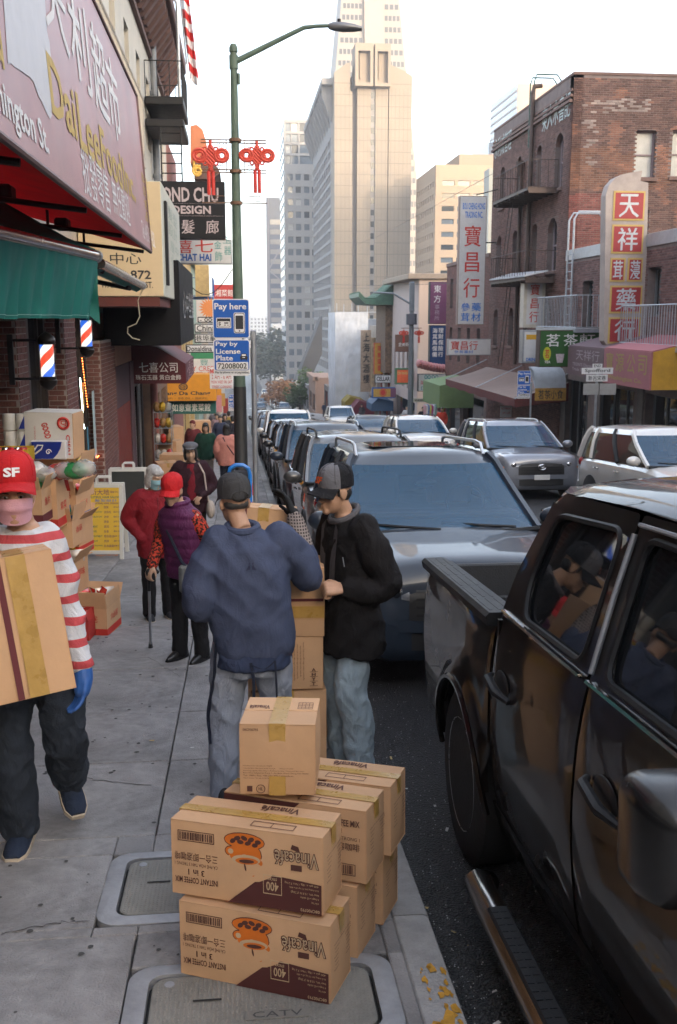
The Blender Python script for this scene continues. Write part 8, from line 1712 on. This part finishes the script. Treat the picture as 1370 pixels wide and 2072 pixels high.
def plaid():
    m = cloth('plaid_wool',(.14,.115,.105));t = m.node_tree;b = t.nodes['Principled BSDF'];tc = t.nodes.new('ShaderNodeTexCoord');sp = t.nodes.new('ShaderNodeSeparateXYZ');lk(t,tc.outputs['Object'],sp.inputs[0]);sm = None
    for k,f in ((0,420.),(2,420.)):
        mu = t.nodes.new('ShaderNodeMath');mu.operation = 'MULTIPLY';mu.inputs[1].default_value = f;lk(t,sp.outputs[k],mu.inputs[0]);si = t.nodes.new('ShaderNodeMath');si.operation = 'SINE';lk(t,mu.outputs[0],si.inputs[0]);gt = t.nodes.new('ShaderNodeMath');gt.operation = 'GREATER_THAN';gt.inputs[1].default_value = .35;lk(t,si.outputs[0],gt.inputs[0])
        if sm is None: sm = gt
        else: mx = t.nodes.new('ShaderNodeMath');mx.operation = 'MAXIMUM';lk(t,sm.outputs[0],mx.inputs[0]);lk(t,gt.outputs[0],mx.inputs[1]);sm = mx
    c = t.nodes.new('ShaderNodeValToRGB');e = c.color_ramp.elements;e[0].color = (.05,.04,.04,1);e[1].color = (.26,.22,.2,1);lk(t,sm.outputs[0],c.inputs[0]);lk(t,c.outputs[0],b.inputs['Base Color']);return m
# --- man in the navy jacket, seen from behind
def base_body(t,hp,neck,arms,legs,M,hs=1.,skin=m_skin,hands=(),vox=.008):
    mb = MB();head(mb,M,hs,neck)
    nk = Vector(neck);torso(mb,[(.80,0,0,.11,.08),(.95,hp[0] * .4,hp[1] * .4,.13,.09),(1.15,nk.x * .5,nk.y * .6,.13,.09),(1.33,nk.x * .85,nk.y * .85,.11,.07),(nk.z,nk.x,nk.y,.06,.055)])
    for a in arms: limb(mb,a,[.034,.034,.027])
    for l_ in legs: limb(mb,l_,[.06,.05,.036])
    for h in hands: hand(mb,*h)
    return soft(t,'body',mb,skin,vox,2)
t = person('man in navy track jacket and grey cap seen from behind',(.045,4.93),R(4),None,1.70);t.scale = (.95,.95,1.)
jk = cloth('navy',(.05,.064,.115),.75,.2,160,.12,.3);pl_ = plaid();sw = cloth('sweat_grey',(.25,.28,.345),.9,.3,200,.1);gv = cloth('black_glove',(.02,.022,.025),.8)
ra,la_ = [(.20,.01,1.40),(.315,.06,1.18),(.27,.28,1.46)],[(-.20,0,1.40),(-.27,-.05,1.12),(-.14,.22,1.05)]
M = headM((-.075,.075,1.575),12,-4);legs = [[(-.095,0,.90),(-.15,.02,.5),(-.175,-.02,.09)],[(.10,0,.90),(.13,.06,.5),(.12,.03,.09)]]
base_body(t,(0,0),(-.04,.0,1.45),(ra,la_),legs,M,1.,m_skin)
mb = MB();torso(mb,[(.80,.01,0,.205,.15),(.84,.01,0,.218,.16),(.90,.01,0,.22,.16),(1.0,.0,-.005,.225,.16),(1.12,-.01,-.01,.225,.155),(1.26,-.015,-.01,.225,.145),(1.36,-.02,-.01,.20,.12),(1.42,-.03,0,.12,.09),(1.455,-.04,.005,.085,.075)])
limb(mb,[(.16,0,1.39),(.26,.03,1.28),(.325,.06,1.18),(.315,.15,1.27)],[.09,.086,.082,.07]);limb(mb,[(-.16,0,1.39),(-.24,-.03,1.26),(-.275,-.05,1.10),(-.22,.06,1.06),(-.15,.2,1.05)],[.09,.09,.09,.08,.06])
soft(t,'jacket',mb,jk,.010,4,.019,(6,6,3));mb = MB();mb.tube([(-.04 + .08 * math.cos(a),.005 + .072 * math.sin(a),1.46 + .012 * math.sin(a)) for a in [R(q) for q in range(0,360,20)]],.022,8,closed=True);mb.build('collar',jk,t,True)
mb = MB();torso(mb,[(.745,.008,0,.212,.158),(.80,.008,0,.205,.153),(.88,.01,0,.19,.14)]);soft(t,'shirt_tail',mb,cloth('navy_dark',(.03,.042,.085)),.011,3,.016)
mb = MB();limb(mb,[(.315,.12,1.25),(.30,.2,1.35),(.275,.265,1.44)],[.06,.054,.046]);soft(t,'plaid_sleeve',mb,pl_,.008,2,.006)
mb = MB();hand(mb,(.27,.28,1.46),(-.25,.35,.62),(-1,.2,.2),18,1.1,-1);limb(mb,[(.277,.26,1.43),(.27,.285,1.47)],[.036,.034]);soft(t,'glove',mb,gv,.005,1)
mb = MB();torso(mb,[(.70,.0,0,.165,.125),(.80,0,0,.182,.135),(.93,0,0,.17,.125)])
for l_ in legs: limb(mb,[l_[0],((l_[0][0] + l_[1][0]) / 2,.02,.7),l_[1],((l_[1][0] + l_[2][0]) / 2,0,.28),(l_[2][0],l_[2][1],.06)],[.105,.10,.084,.078,.07])
soft(t,'trousers',mb,sw,.010,3,.02,(8,8,4))
for l_ in legs: shoe(t,l_[2],(l_[2][0] * .3,1),cloth('dark_shoe',(.03,.03,.035)))
cap(t,M,cloth('charcoal',(.05,.05,.052),.9),back=True,s=1.06);mb = MB();mb.ball((0,-.04,.0),(.069,.06,.036),14,10,M=M);mb.build('hair',mat('dark_grey_hair',(.05,.048,.046),.6,var=.3,vs=60),t,True)
ap = cloth('apron',(.014,.018,.034))
def ribbon(nm,pts,w,m,ax=(1,0,0)):
    q = cat_rom(pts,6);v = []
    for i,p in enumerate(q): e = Vector(ax) * w * (.5 + .08 * noise.noise(p * 9));v += [p - e,p + e]
    MB().add(v,[(2*i,2*i+1,2*i+3,2*i+2) for i in range(len(q) - 1)]).build(nm,m,t,True)
ribbon('apron',[(-.185,-.06,.90),(-.20,-.05,.70),(-.235,-.02,.50),(-.225,-.03,.33)],.055,ap,(.7,.7,0));ribbon('apron_string',[(-.02,-.165,.80),(-.005,-.16,.68),(-.015,-.15,.45)],.016,ap);ribbon('apron_string',[(.11,-.15,.80),(.115,-.155,.68),(.118,-.15,.55)],.012,ap);ribbon('apron_string',[(-.02,-.168,.79),(.05,-.172,.765),(.11,-.158,.80)],.012,ap)
mb = MB();Mk = Matrix.Translation((-.01,-.172,1.295));k_nv = ink('navy_emblem',(.02,.025,.06))
for q in (-1,1): mb.add([(q * .004,0,-.012),(q * .028,0,-.018),(q * .022,0,-.008),(q * .016,0,.0),(q * .012,0,.012),(q * .006,0,.006)],[list(range(6))],0,Mk);ell(mb,Mk,q * .009,.017,.004,.005,.0003)
mb.build('emblem',k_nv,t)
# --- man in the black jacket, in profile
t = person('man in black jacket and two tone cap facing left by the stack',(.595,5.28),R(112),None,1.74);t.scale = (.94,.94,1.024)
bj = cloth('black_fleece',(.011,.010,.011),.9,.3,200,.2);jn = cloth('pale_denim',(.33,.42,.49),.9,.35,260,.18);gl_ = cloth('grey_lining',(.085,.082,.09))
la_,ra = [(-.19,0,1.39),(-.24,-.11,1.10),(-.17,.14,1.09)],[(.19,.02,1.39),(.24,-.04,1.10),(.10,.2,1.08)]
M = headM((0,.10,1.57),6,-3);legs = [[(-.09,0,.90),(-.10,.05,.5),(-.10,-.02,.09)],[(.09,0,.90),(.10,.03,.5),(.11,.02,.09)]]
base_body(t,(0,0),(0,.035,1.45),(la_,ra),legs,M,1.0,m_skin,(((-.165,.15,1.09),(.18,.95,.06),(.55,-.1,-.8),78,1.05,-1),((.10,.2,1.08),(-.1,.9,0),(-.6,0,-.8),60,1.,1)),.0065);face_bits(t,M)
mb = MB();torso(mb,[(.70,0,-.005,.232,.178),(.80,0,-.005,.23,.172),(1.0,0,-.0,.21,.15),(1.15,0,0,.205,.14),(1.27,0,.0,.205,.138),(1.36,0,.005,.185,.125),(1.425,0,.02,.11,.095)])
limb(mb,[(-.15,0,1.38),(-.23,-.045,1.25),(-.25,-.10,1.10),(-.23,.0,1.07),(-.175,.115,1.088)],[.09,.085,.08,.066,.05]);limb(mb,[(.15,0,1.38),(.25,0,1.24),(.26,-.04,1.1),(.18,.08,1.06),(.11,.18,1.08)],[.095,.09,.085,.068,.05])
soft(t,'jacket',mb,bj,.010,3,.024,(6,6,3));mb = MB();ring = []
for q in range(0,360,15): a = R(q);r0 = .075 + .012 * math.cos(a);ring.append((r0 * math.sin(a) * 1.08,.03 + r0 * math.cos(a) * 1.05,1.45 - .035 * math.cos(a)))
mb.tube(ring,.018,8,closed=True);mb.build('collar',gl_,t,True)
for s in (-1,1): MB().add([(s * .02,.157,.98),(s * .075,.148,1.02),(s * .095,.15,1.22),(s * .10,.135,1.38),(s * .055,.125,1.42),(s * .03,.15,1.2)],[(0,1,2,5),(5,2,3,4)]).build('open_lapel',gl_,t,True)
MB().tube([(-.203,.02,.98),(-.212,.03,.90),(-.208,.02,.84)],.004,5).build('pocket_zip',m_steel,t);MB().tube([(-.15,.13,1.25),(-.16,.125,1.20)],.003,5).build('chest_zip',m_steel,t)
mb = MB();torso(mb,[(.70,0,0,.165,.125),(.80,0,0,.175,.13),(.92,0,0,.165,.12)])
for l_ in legs: limb(mb,[l_[0],(l_[0][0],.02,.7),l_[1],(l_[1][0],.0,.28),(l_[2][0],-.01,.05)],[.092,.098,.092,.09,.088])
soft(t,'jeans',mb,jn,.010,3,.024,(9,9,4.5))
for l_ in legs: shoe(t,l_[2],(l_[2][0] * .5,1),cloth('grey_knit_shoe',(.10,.105,.115)),m_sole)
cap(t,M,cloth('cap_black',(.014,.014,.017)),None,cloth('cap_grey',(.15,.15,.165)),1.05,logo='SF',lm=ink('orange_logo',(.62,.10,.02)));mb = MB();mb.ball((0,-.04,-.005),(.07,.06,.055),14,10,M=M)
for s in (-1,1): mb.tube([(s * .069,.022,.03),(s * .07,.018,-.012)],.008,6,M=M)
mb.build('hair',m_hair,t,True)
# --- man carrying a carton on the left
t = person('man in red cap, pink mask and striped shirt carrying a carton',(-.97,4.5),R(184),None,1.83)
def stripe_mat():
    m = cloth('striped_jersey',(.6,.6,.6));tr_ = m.node_tree;b = tr_.nodes['Principled BSDF'];tc = tr_.nodes.new('ShaderNodeTexCoord');sp = tr_.nodes.new('ShaderNodeSeparateXYZ');lk(tr_,tc.outputs['Object'],sp.inputs[0])
    n = tr_.nodes.new('ShaderNodeTexNoise');n.inputs['Scale'].default_value = 3.;lk(tr_,tc.outputs['Object'],n.inputs['Vector']);ma = tr_.nodes.new('ShaderNodeMath');ma.operation = 'MULTIPLY_ADD';ma.inputs[1].default_value = .03;lk(tr_,n.outputs[0],ma.inputs[0]);lk(tr_,sp.outputs[2],ma.inputs[2])
    mu = tr_.nodes.new('ShaderNodeMath');mu.operation = 'MULTIPLY';mu.inputs[1].default_value = 11.2;lk(tr_,ma.outputs[0],mu.inputs[0]);fr = tr_.nodes.new('ShaderNodeMath');fr.operation = 'FRACT';lk(tr_,mu.outputs[0],fr.inputs[0])
    c = tr_.nodes.new('ShaderNodeValToRGB');c.color_ramp.interpolation = 'CONSTANT';e = c.color_ramp.elements;e[0].color = (.56,.57,.60,1);e[1].position = .62;e[1].color = (.50,.075,.085,1);lk(tr_,fr.outputs[0],c.inputs[0]);lk(tr_,c.outputs[0],b.inputs['Base Color']);return m
st_ = stripe_mat();dj = cloth('dark_denim',(.025,.032,.045),.9,.3,240,.3)
la_,ra = [(-.12,0,1.38),(-.165,.03,1.10),(-.218,.12,.84)],[(.19,0,1.38),(.36,.10,1.12),(.30,.44,.98)]
M = headM((.02,.08,1.58),6,-3);legs = [[(.09,0,.90),(.10,.08,.5),(.09,.0,.09)],[(-.09,.0,.90),(-.125,.06,.53),(-.105,-.22,.20)]]
base_body(t,(0,0),(0,.02,1.45),(la_,ra),legs,M,1.,m_skin,(),.008)
mb = MB();torso(mb,[(.84,.02,0,.155,.14),(.95,.02,0,.155,.145),(1.15,.02,0,.155,.145),(1.28,.02,0,.16,.14),(1.37,.01,0,.145,.115),(1.43,0,.01,.10,.085)])
limb(mb,[(-.09,0,1.37),(-.135,.01,1.25),(-.165,.03,1.10),(-.19,.07,.97),(-.215,.11,.86)],[.072,.064,.056,.052,.042]);limb(mb,[(.15,0,1.37),(.28,.05,1.24),(.36,.10,1.12),(.33,.28,1.04),(.3,.42,.99)],[.085,.08,.073,.06,.05]);soft(t,'striped_shirt',mb,st_,.009,3,.022,(6,6,4))
for s in (-1,1): MB().add([(s * .012,.105,1.375),(s * .075,.085,1.40),(s * .085,.05,1.445),(s * .03,.088,1.43)],[(0,1,2,3)]).build('collar',cloth('white_collar',(.55,.55,.57)),t,True)
mb = MB();hand(mb,(-.222,.125,.82),(.12,.25,-.95),(.9,.45,.1),16,1.0,1,2);limb(mb,[(-.216,.11,.86),(-.222,.127,.80),(-.215,.145,.75)],[.04,.04,.034]);soft(t,'glove',mb,mat('blue_glove',(.03,.11,.36),.6,var=.15,vs=20),.005,1)
mb = MB();hand(mb,(.30,.46,.97),(-.75,.35,.1),(-.2,-1,0),30,1.12,-1);soft(t,'glove',mb,gv,.005,1)
mb = MB();torso(mb,[(.72,0,0,.16,.12),(.82,0,0,.175,.13),(.93,0,0,.165,.12)])
for l_ in legs: limb(mb,[l_[0],((l_[0][0] + l_[1][0]) / 2,(l_[0][1] + l_[1][1]) / 2,.71),l_[1],tuple((a + b) / 2 + (.0 if i < 2 else .0) for i,(a,b) in enumerate(zip(l_[1],l_[2]))),tuple(l_[2])],[.105,.10,.085,.082,.078])
soft(t,'jeans',mb,dj,.010,2,.030,(9,9,4.5));shoe(t,legs[0][2],(.1,1),cloth('navy_shoe',(.02,.03,.055)),m_sole,w=.052);shoe(t,legs[1][2],(-.35,1),cloth('navy_shoe',(.02,.03,.055)),m_sole,pitch=-30,w=.052)
def mask(t,M,m,s=1.):
    S = M @ Matrix.Scale(s,4);mb = MB();v = []
    for j in range(11):
        for i in range(17): u = (i / 16 - .5) * 2;w_ = j / 10;a = u * R(72);z = .004 - .112 * w_;ry = .099 + .022 * math.exp(-((w_ - .32) / .25) ** 2) - .012 * w_ + .0025 * math.sin(w_ * 19) * (1 - u * u);v.append((.076 * math.sin(a) * (1.02 - .12 * w_),-.004 + ry * math.cos(a),z - .016 * abs(u) ** 3 * (1 - 2 * w_)))
    mb.add(v,[(j*17+i,j*17+i+1,(j+1)*17+i+1,(j+1)*17+i) for j in range(10) for i in range(16)],0,S);o = mb.build('face_mask',m,t,True,80);mb = MB()
    for q in (-1,1): mb.tube([(q * .067,.026,-.008),(q * .078,-.006,.012),(q * .084,-.024,.0),(q * .078,-.012,-.035),(q * .062,.024,-.07)],.0016,5,M=S)
    mb.build('ear_loop',m,o)
mask(t,M,mat('pink_mask',(.60,.33,.40),.8,bump=.2,bs=200));cap(t,M @ Matrix.Translation((0,-.012,.022)) @ Matrix.Rotation(R(6),4,'X'),cloth('cap_red',(.50,.018,.022),.8),s=1.08,logo='SF',lm=ink('white',(.72,.71,.70)));mb = MB();mb.ball((0,-.03,.0),(.071,.066,.06),14,10,M=M);mb.build('hair',m_hair,t,True);face_bits(t,M)
# --- generic walker for the rest
def walker(label,loc,rz,H,top,bot,hair=m_hair,topm=None,skin=m_skin2,pose='walk',vox=.014,long_hair=False,coat=.78,fold=.015,hs=1.0,feet=True,yaw=0,pitch=-6,wide=1.,extra=None,lean=0.,shoes=None,face=False,arms=None):
    t = person(label,loc,rz,None,H);w_ = wide;ln = lean
    legs = [[(-.085,0,.90),(-.09,.06,.5),(-.09,-.06,.09)],[(.085,0,.90),(.09,.07,.5),(.10,.12,.09)]] if pose == 'walk' else [[(-.085,0,.90),(-.10,.03,.5),(-.11,.0,.09)],[(.085,0,.90),(.10,.03,.5),(.11,.03,.09)]]
    A = arms or ([[(-.18,ln * .8,1.37),(-.25,-.05 + ln * .6,1.10),(-.22,.10 + ln * .5,.88)],[(.18,ln * .8,1.37),(.25,-.05 + ln * .6,1.10),(.22,.12 + ln * .5,.88)]] if pose != 'pocket' else [[(-.18,ln,1.37),(-.285,-.06,1.12),(-.17,.10,.93)],[(.18,ln,1.37),(.285,-.06,1.12),(.17,.10,.93)]])
    M = headM((0,.045 + ln * 1.25,1.57 - abs(ln) * .2),yaw,pitch);hd = [] if pose == 'pocket' else [(a[2],Vector(a[2]) - Vector(a[1]) if len(a) < 4 else a[3],(0,0,-1) if arms else ((1,.3,0) if i == 0 else (-1,.3,0)),35,.95,1 if i else -1) for i,a in enumerate(A)]
    base_body(t,(0,0),(0,ln,1.45),[a[:3] for a in A],legs,M,hs,skin,hd,max(.008,vox * .75))
    mb = MB();torso(mb,[(coat,0,0,.175 * w_,.13 * w_),(coat + .1,0,0,.185 * w_,.14 * w_),(1.1,0,ln * .4,.18 * w_,.14 * w_),(1.25,0,ln * .7,.19 * w_,.14 * w_),(1.355,0,ln * .95,.175 * w_,.115 * w_),(1.43,0,ln,.09,.08)])
    for a in A: limb(mb,[(a[0][0] * .8,a[0][1],a[0][2] - .01),tuple((p + q) / 2 for p,q in zip(a[0],a[1])),a[1],tuple((p + q) / 2 for p,q in zip(a[1],a[2])),a[2]],[.082 * w_,.078 * w_,.07 * w_,.06 * w_,.048 * w_])
    soft(t,'jacket',mb,top,vox,4,fold,extra=extra);mb = MB();torso(mb,[(.72,0,0,.155,.115),(.82,0,0,.165,.125),(.9,0,0,.15,.115)])
    for l_ in legs: limb(mb,[l_[0],tuple((p + q) / 2 for p,q in zip(l_[0],l_[1])),l_[1],tuple((p + q) / 2 for p,q in zip(l_[1],l_[2])),(l_[2][0],l_[2][1],.07)],[.10,.092,.075,.07,.066])
    soft(t,'trousers',mb,bot,vox,3,fold)
    for l_ in legs: shoe(t,l_[2],(l_[2][0] * .4,1),shoes or cloth('dark_shoe',(.03,.03,.035)),m_black if shoes else m_sole,slim=bool(shoes))
    if hair:
        mb = MB()
        for c,r_ in (((0,-.02,.045),(.08,.098,.083)),((0,-.06,-.02),(.072,.045,.08))) + ((((.066,-.015,-.03),(.026,.06,.085)),((-.066,-.015,-.03),(.026,.06,.085)),((0,.052,.068),(.062,.042,.032)),((0,-.07,-.05 if long_hair != 2 else -.14),(.075,.04,.09 if long_hair != 2 else .17))) if long_hair else ()): mb.ball(c,r_,16,12,M=M @ Matrix.Scale(hs,4))
        soft(t,'hair',mb,hair,.008,2,.006,(30,30,6))
    if face: face_bits(t,M,hs)
    return t,M
gr = G(322,1250);t,M = walker('woman with grey bob and blue mask in dark red zip jacket',(gr.x,gr.y),R(196),1.50,cloth('dark_red',(.20,.010,.018),.8),cloth('black_trouser',(.012,.012,.014)),m_ghair,pose='pocket',vox=.012,long_hair=True,coat=.70,yaw=20,pitch=-14,wide=1.12,hs=1.05)
mask(t,M,mat('blue_mask',(.20,.36,.42),.8),1.05);MB().tube([(.0,.153,1.37),(0,.162,1.2),(0,.16,.95),(0,.15,.75)],.004,5).build('zip',k_dkr,t);mb = MB();write(mb,'R',.09,1.24,.05,.05,Matrix.Rotation(R(180),4,'Z') @ Matrix.Translation((0,-.15,0)),.012,.02) if 0 else None
def quilt(p,n): return .011 * abs(math.sin(p.z * 36)) ** .5 - .005
gp_ = G(384,1333);vest = cloth('purple_quilt',(.095,.018,.075),.6,.15);A = [[(-.17,.12,1.33),(-.235,.04,1.08),(-.17,.18,.92)],[(.16,.14,1.33),(.215,.12,1.08),(.17,.30,.90),(.1,.5,-.8)]]
def rose_mat():
    m = cloth('red_black_print',(.3,.03,.02));tr_ = m.node_tree;b = tr_.nodes['Principled BSDF'];tc = tr_.nodes.new('ShaderNodeTexCoord');n = tr_.nodes.new('ShaderNodeTexNoise');n.inputs['Scale'].default_value = 55;n.inputs['Detail'].default_value = 4;lk(tr_,tc.outputs['Object'],n.inputs['Vector']);c = tr_.nodes.new('ShaderNodeValToRGB');e = c.color_ramp.elements;e[0].position = .46;e[0].color = (.015,.01,.01,1);e[1].position = .54;e[1].color = (.48,.05,.025,1);lk(tr_,n.outputs[0],c.inputs[0]);lk(tr_,c.outputs[0],b.inputs['Base Color']);return m
t,M = walker('stooped woman in red cap and purple quilted vest leaning on a cane',(gp_.x + .02,gp_.y),R(146),1.56,rose_mat(),cloth('black_trouser',(.012,.012,.014)),m_hair,pose='stand',vox=.012,coat=.78,lean=.13,yaw=16,pitch=-10,arms=A,wide=.86,shoes=mat('black_leather',(.012,.012,.012),.3),long_hair=False,face=True)
mb = MB();torso(mb,[(.76,0,0,.20,.155),(.88,0,.0,.212,.165),(1.1,0,.05,.205,.16),(1.24,0,.09,.21,.155),(1.34,0,.115,.19,.13),(1.42,0,.13,.105,.095)]);soft(t,'quilted_vest',mb,vest,.011,3,.0,extra=quilt);mb = MB();mb.tube([(.09 * math.sin(a),.14 + .085 * math.cos(a),1.44 - .012 * math.cos(a)) for a in [R(q) for q in range(0,360,20)]],.024,8,closed=True);mb.build('collar',vest,t,True)
cap(t,M,cloth('cap_red',(.50,.018,.022)),s=1.06);mb = MB();mb.ball((0,-.03,-.02),(.074,.07,.075),14,10,M=M);mb.build('hair',mat('greying_hair',(.06,.055,.05),.5,var=.4,vs=60,bump=.5,bs=140),t,True)
mb = MB();mb.tube([(.12,.02,1.42),(.05,.23,1.2),(-.10,.24,.95),(-.17,.2,.86)],.014,6);mb.build('bag_strap',ap,t,True);mb = MB();mb.cbox((0,0,0),(.21,.07,.24),.02,M=Matrix.Translation((-.16,.19,.80)) @ Matrix.Rotation(R(40),4,'Z'));b_ = mb.build('shoulder_bag',cloth('bag_grey',(.13,.135,.135),.7),t);mb = MB();mb.tube([(-.07,-.037,.02),(.07,-.037,.03)],.004,5,M=Matrix.Translation((-.16,.19,.80)) @ Matrix.Rotation(R(40),4,'Z'));mb.build('bag_zip',k_blk,b_)
hw_ = Matrix.Translation((gp_.x + .02,gp_.y,gz(gp_.y))) @ Matrix.Rotation(R(146),4,'Z') @ Matrix.Scale(1.56 / 1.7,4);hp_ = hw_ @ Vector((.175,.34,.83));cf = G(305,1311)
c_ = thing('walking_cane','metal walking cane with black crook handle held by the stooped woman','cane',(cf.x,cf.y,cf.z));MB().tube([cf + Vector((0,0,.03)),cf.lerp(hp_,.93)],.011,8).build('shaft',m_steel,c_,True);MB().cyl(cf,cf + Vector((0,0,.05)),.02,.014,n=10).build('rubber_tip',m_tyre,c_,True);MB().tube(cat_rom([cf.lerp(hp_,.80),cf.lerp(hp_,.95),hp_ + Vector((-.01,0,.025)),hp_ + Vector((.03,.03,.03)),hp_ + Vector((.07,.05,0))],5),.014,8).build('handle',m_plas,c_,True)
# --- woman in maroon, others
pw_ = P(388,1000,12.2);A = [[(-.18,0,1.37),(-.26,-.02,1.12),(-.12,.2,1.02)],[(.18,0,1.37),(.25,-.05,1.1),(.22,.1,.88)]]
t,M = walker('woman in grey flat cap and dark maroon jacket walking up the pavement',(pw_.x,12.2),R(182),1.60,cloth('maroon_coat',(.030,.010,.016)),cloth('black_trouser',(.012,.012,.014)),m_hair,long_hair=True,wide=1.15,face=True,arms=A,pitch=-4)
mb = MB();mb.ball((0,.0,.085),(.105,.118,.05),18,10,M=M);mb.ball((0,.095,.06),(.07,.05,.012),14,8,M=M);soft(t,'flat_cap',mb,cloth('cap_tweed',(.12,.12,.135)),.008,2);mb = MB();torso(mb,[(.95,0,.02,.11,.15),(1.2,0,.025,.105,.15),(1.36,0,.03,.09,.11),(1.42,0,.03,.06,.07)]);soft(t,'red_top',mb,cloth('red_top',(.16,.010,.02)),.012,2);MB().tube([(-.1,.08,1.43),(-.17,.16,1.3),(-.19,.17,1.1),(-.22,.12,.92)],.011,6).build('bag_strap',cloth('cream_strap',(.5,.42,.38)),t);mb = MB();mb.ball((-.24,.1,.82),(.06,.13,.12),14,10);mb.build('handbag',cloth('cream_bag',(.42,.36,.31)),t,True)
for (px,Y,H,rz,c1,c2,lab,kw) in ((417,23.,1.60,178,(.01,.045,.03),(.13,.11,.09),'young woman with long black hair in dark green jacket',dict(long_hair=2,face=True)),(459,22.,1.58,5,(.52,.22,.18),(.015,.02,.035),'woman in salmon pink padded coat walking away with dark hair',dict(long_hair=2,wide=1.2,coat=.72)),(392,27.,1.58,150,(.13,.025,.03),(.02,.02,.025),'person in brick red hooded top near the wall',dict(hair=cloth('red_hood',(.13,.025,.03)),wide=1.1)),(447,34.,1.6,170,(.04,.05,.09),(.02,.02,.03),'distant walker in dark blue coat on the left pavement',{}),(456,37.,1.62,185,(.02,.02,.025),(.03,.03,.04),'distant walker in black on the left pavement',dict(long_hair=True)),(440,39.,1.6,175,(.35,.25,.28),(.03,.03,.03),'distant walker in pale pink by the shop fronts',{}),(464,42.,1.65,2,(.30,.22,.05),(.02,.02,.02),'distant walker in mustard top walking away',{}),(472,33.,1.6,10,(.02,.02,.03),(.02,.02,.02),'dark clothed walker next to the lamp post',{}),(436,46.,1.7,180,(.1,.1,.12),(.05,.05,.06),'far walker in grey near the banners',{})):
    p = P(px,900,Y);walker(lab,(p.x,Y),R(rz),H,cloth('c%d' % px,c1),cloth('d%d' % px,c2),**({'vox': .02,'hair': m_hair} | kw))
MB().tube([(-.1,-.12,1.4),(0,-.17,1.2),(.15,-.17,.98)],.012,5).build('bag_strap',ap,[o for o in bpy.data.objects if o.get('label','').startswith('woman in salmon')][0])
for (px,Y,X,c1,lab) in ((816,60.,10.2,(.45,.45,.47),'pedestrian in white top below the peach building'),(852,53.,9.9,(.015,.015,.02),'pedestrian in black beside the right lamp pole'),(893,48.5,10.,(.5,.05,.03),'pedestrian in bright red beside the hanging clothes'),(742,84.,10.4,(.05,.05,.06),'pedestrian in dark coat by the blue awning'),(690,112.,10.4,(.4,.42,.45),'pedestrian in pale coat by the wrapped building'),(674,120.,10.3,(.04,.05,.08),'pedestrian in navy by the wrapped building')):
    walker(lab,(X,Y),R(170),1.68,cloth('r%d' % px,c1),cloth('dark_trouser',(.025,.025,.03)),vox=.025)
# finish the soft meshes in one pass
dg = bpy.context.evaluated_depsgraph_get()
for o,fold,fs,extra in PEND:
    me = bpy.data.meshes.new_from_object(o.evaluated_get(dg));me.name = o.name;o.modifiers.clear();o.data = me;n = len(me.vertices)
    if fold or extra:
        sd = Vector((hash(o.name) % 97 if 0 else len(o.name) * 3.7,n * .013,0));nn = [v.normal.copy() for v in me.vertices]
        for v,nr in zip(me.vertices,nn):
            p = v.co;d = 0.
            if fold:
                a = noise.noise(Vector((p.x * fs[0] + p.z * 5.,p.y * fs[1],p.z * fs[2])) + sd);b = noise.noise(Vector((p.x * fs[0] * 2.3 - p.z * 9,p.y * fs[1] * 2.3,p.z * fs[2] * 2.6)) + sd);c = noise.noise(Vector((p.x * 6,p.y * 6,p.z * 22)) + sd)
                d = fold * (.5 - 1.5 * abs(a)) + fold * .5 * (.35 - abs(b)) + fold * .12 * c
            if extra: d += extra(p,nr)
            v.co = p + nr * d
    me.shade_smooth()
# ------------------------------------------------------------------ haze in the air between the houses and towers
hz = bpy.data.materials.new('air_haze');hz.use_nodes = True;t_ = hz.node_tree;t_.nodes.remove(t_.nodes['Principled BSDF']);pv = t_.nodes.new('ShaderNodeVolumePrincipled');pv.inputs['Color'].default_value = (.93,.96,1.,1);pv.inputs['Density'].default_value = .00048;pv.inputs['Anisotropy'].default_value = .1
lk(t_,pv.outputs[0],t_.nodes['Material Output'].inputs['Volume'])
struct(MB().box((-420,-480,-40),(420,800,290)).build('haze',hz),'stuff')
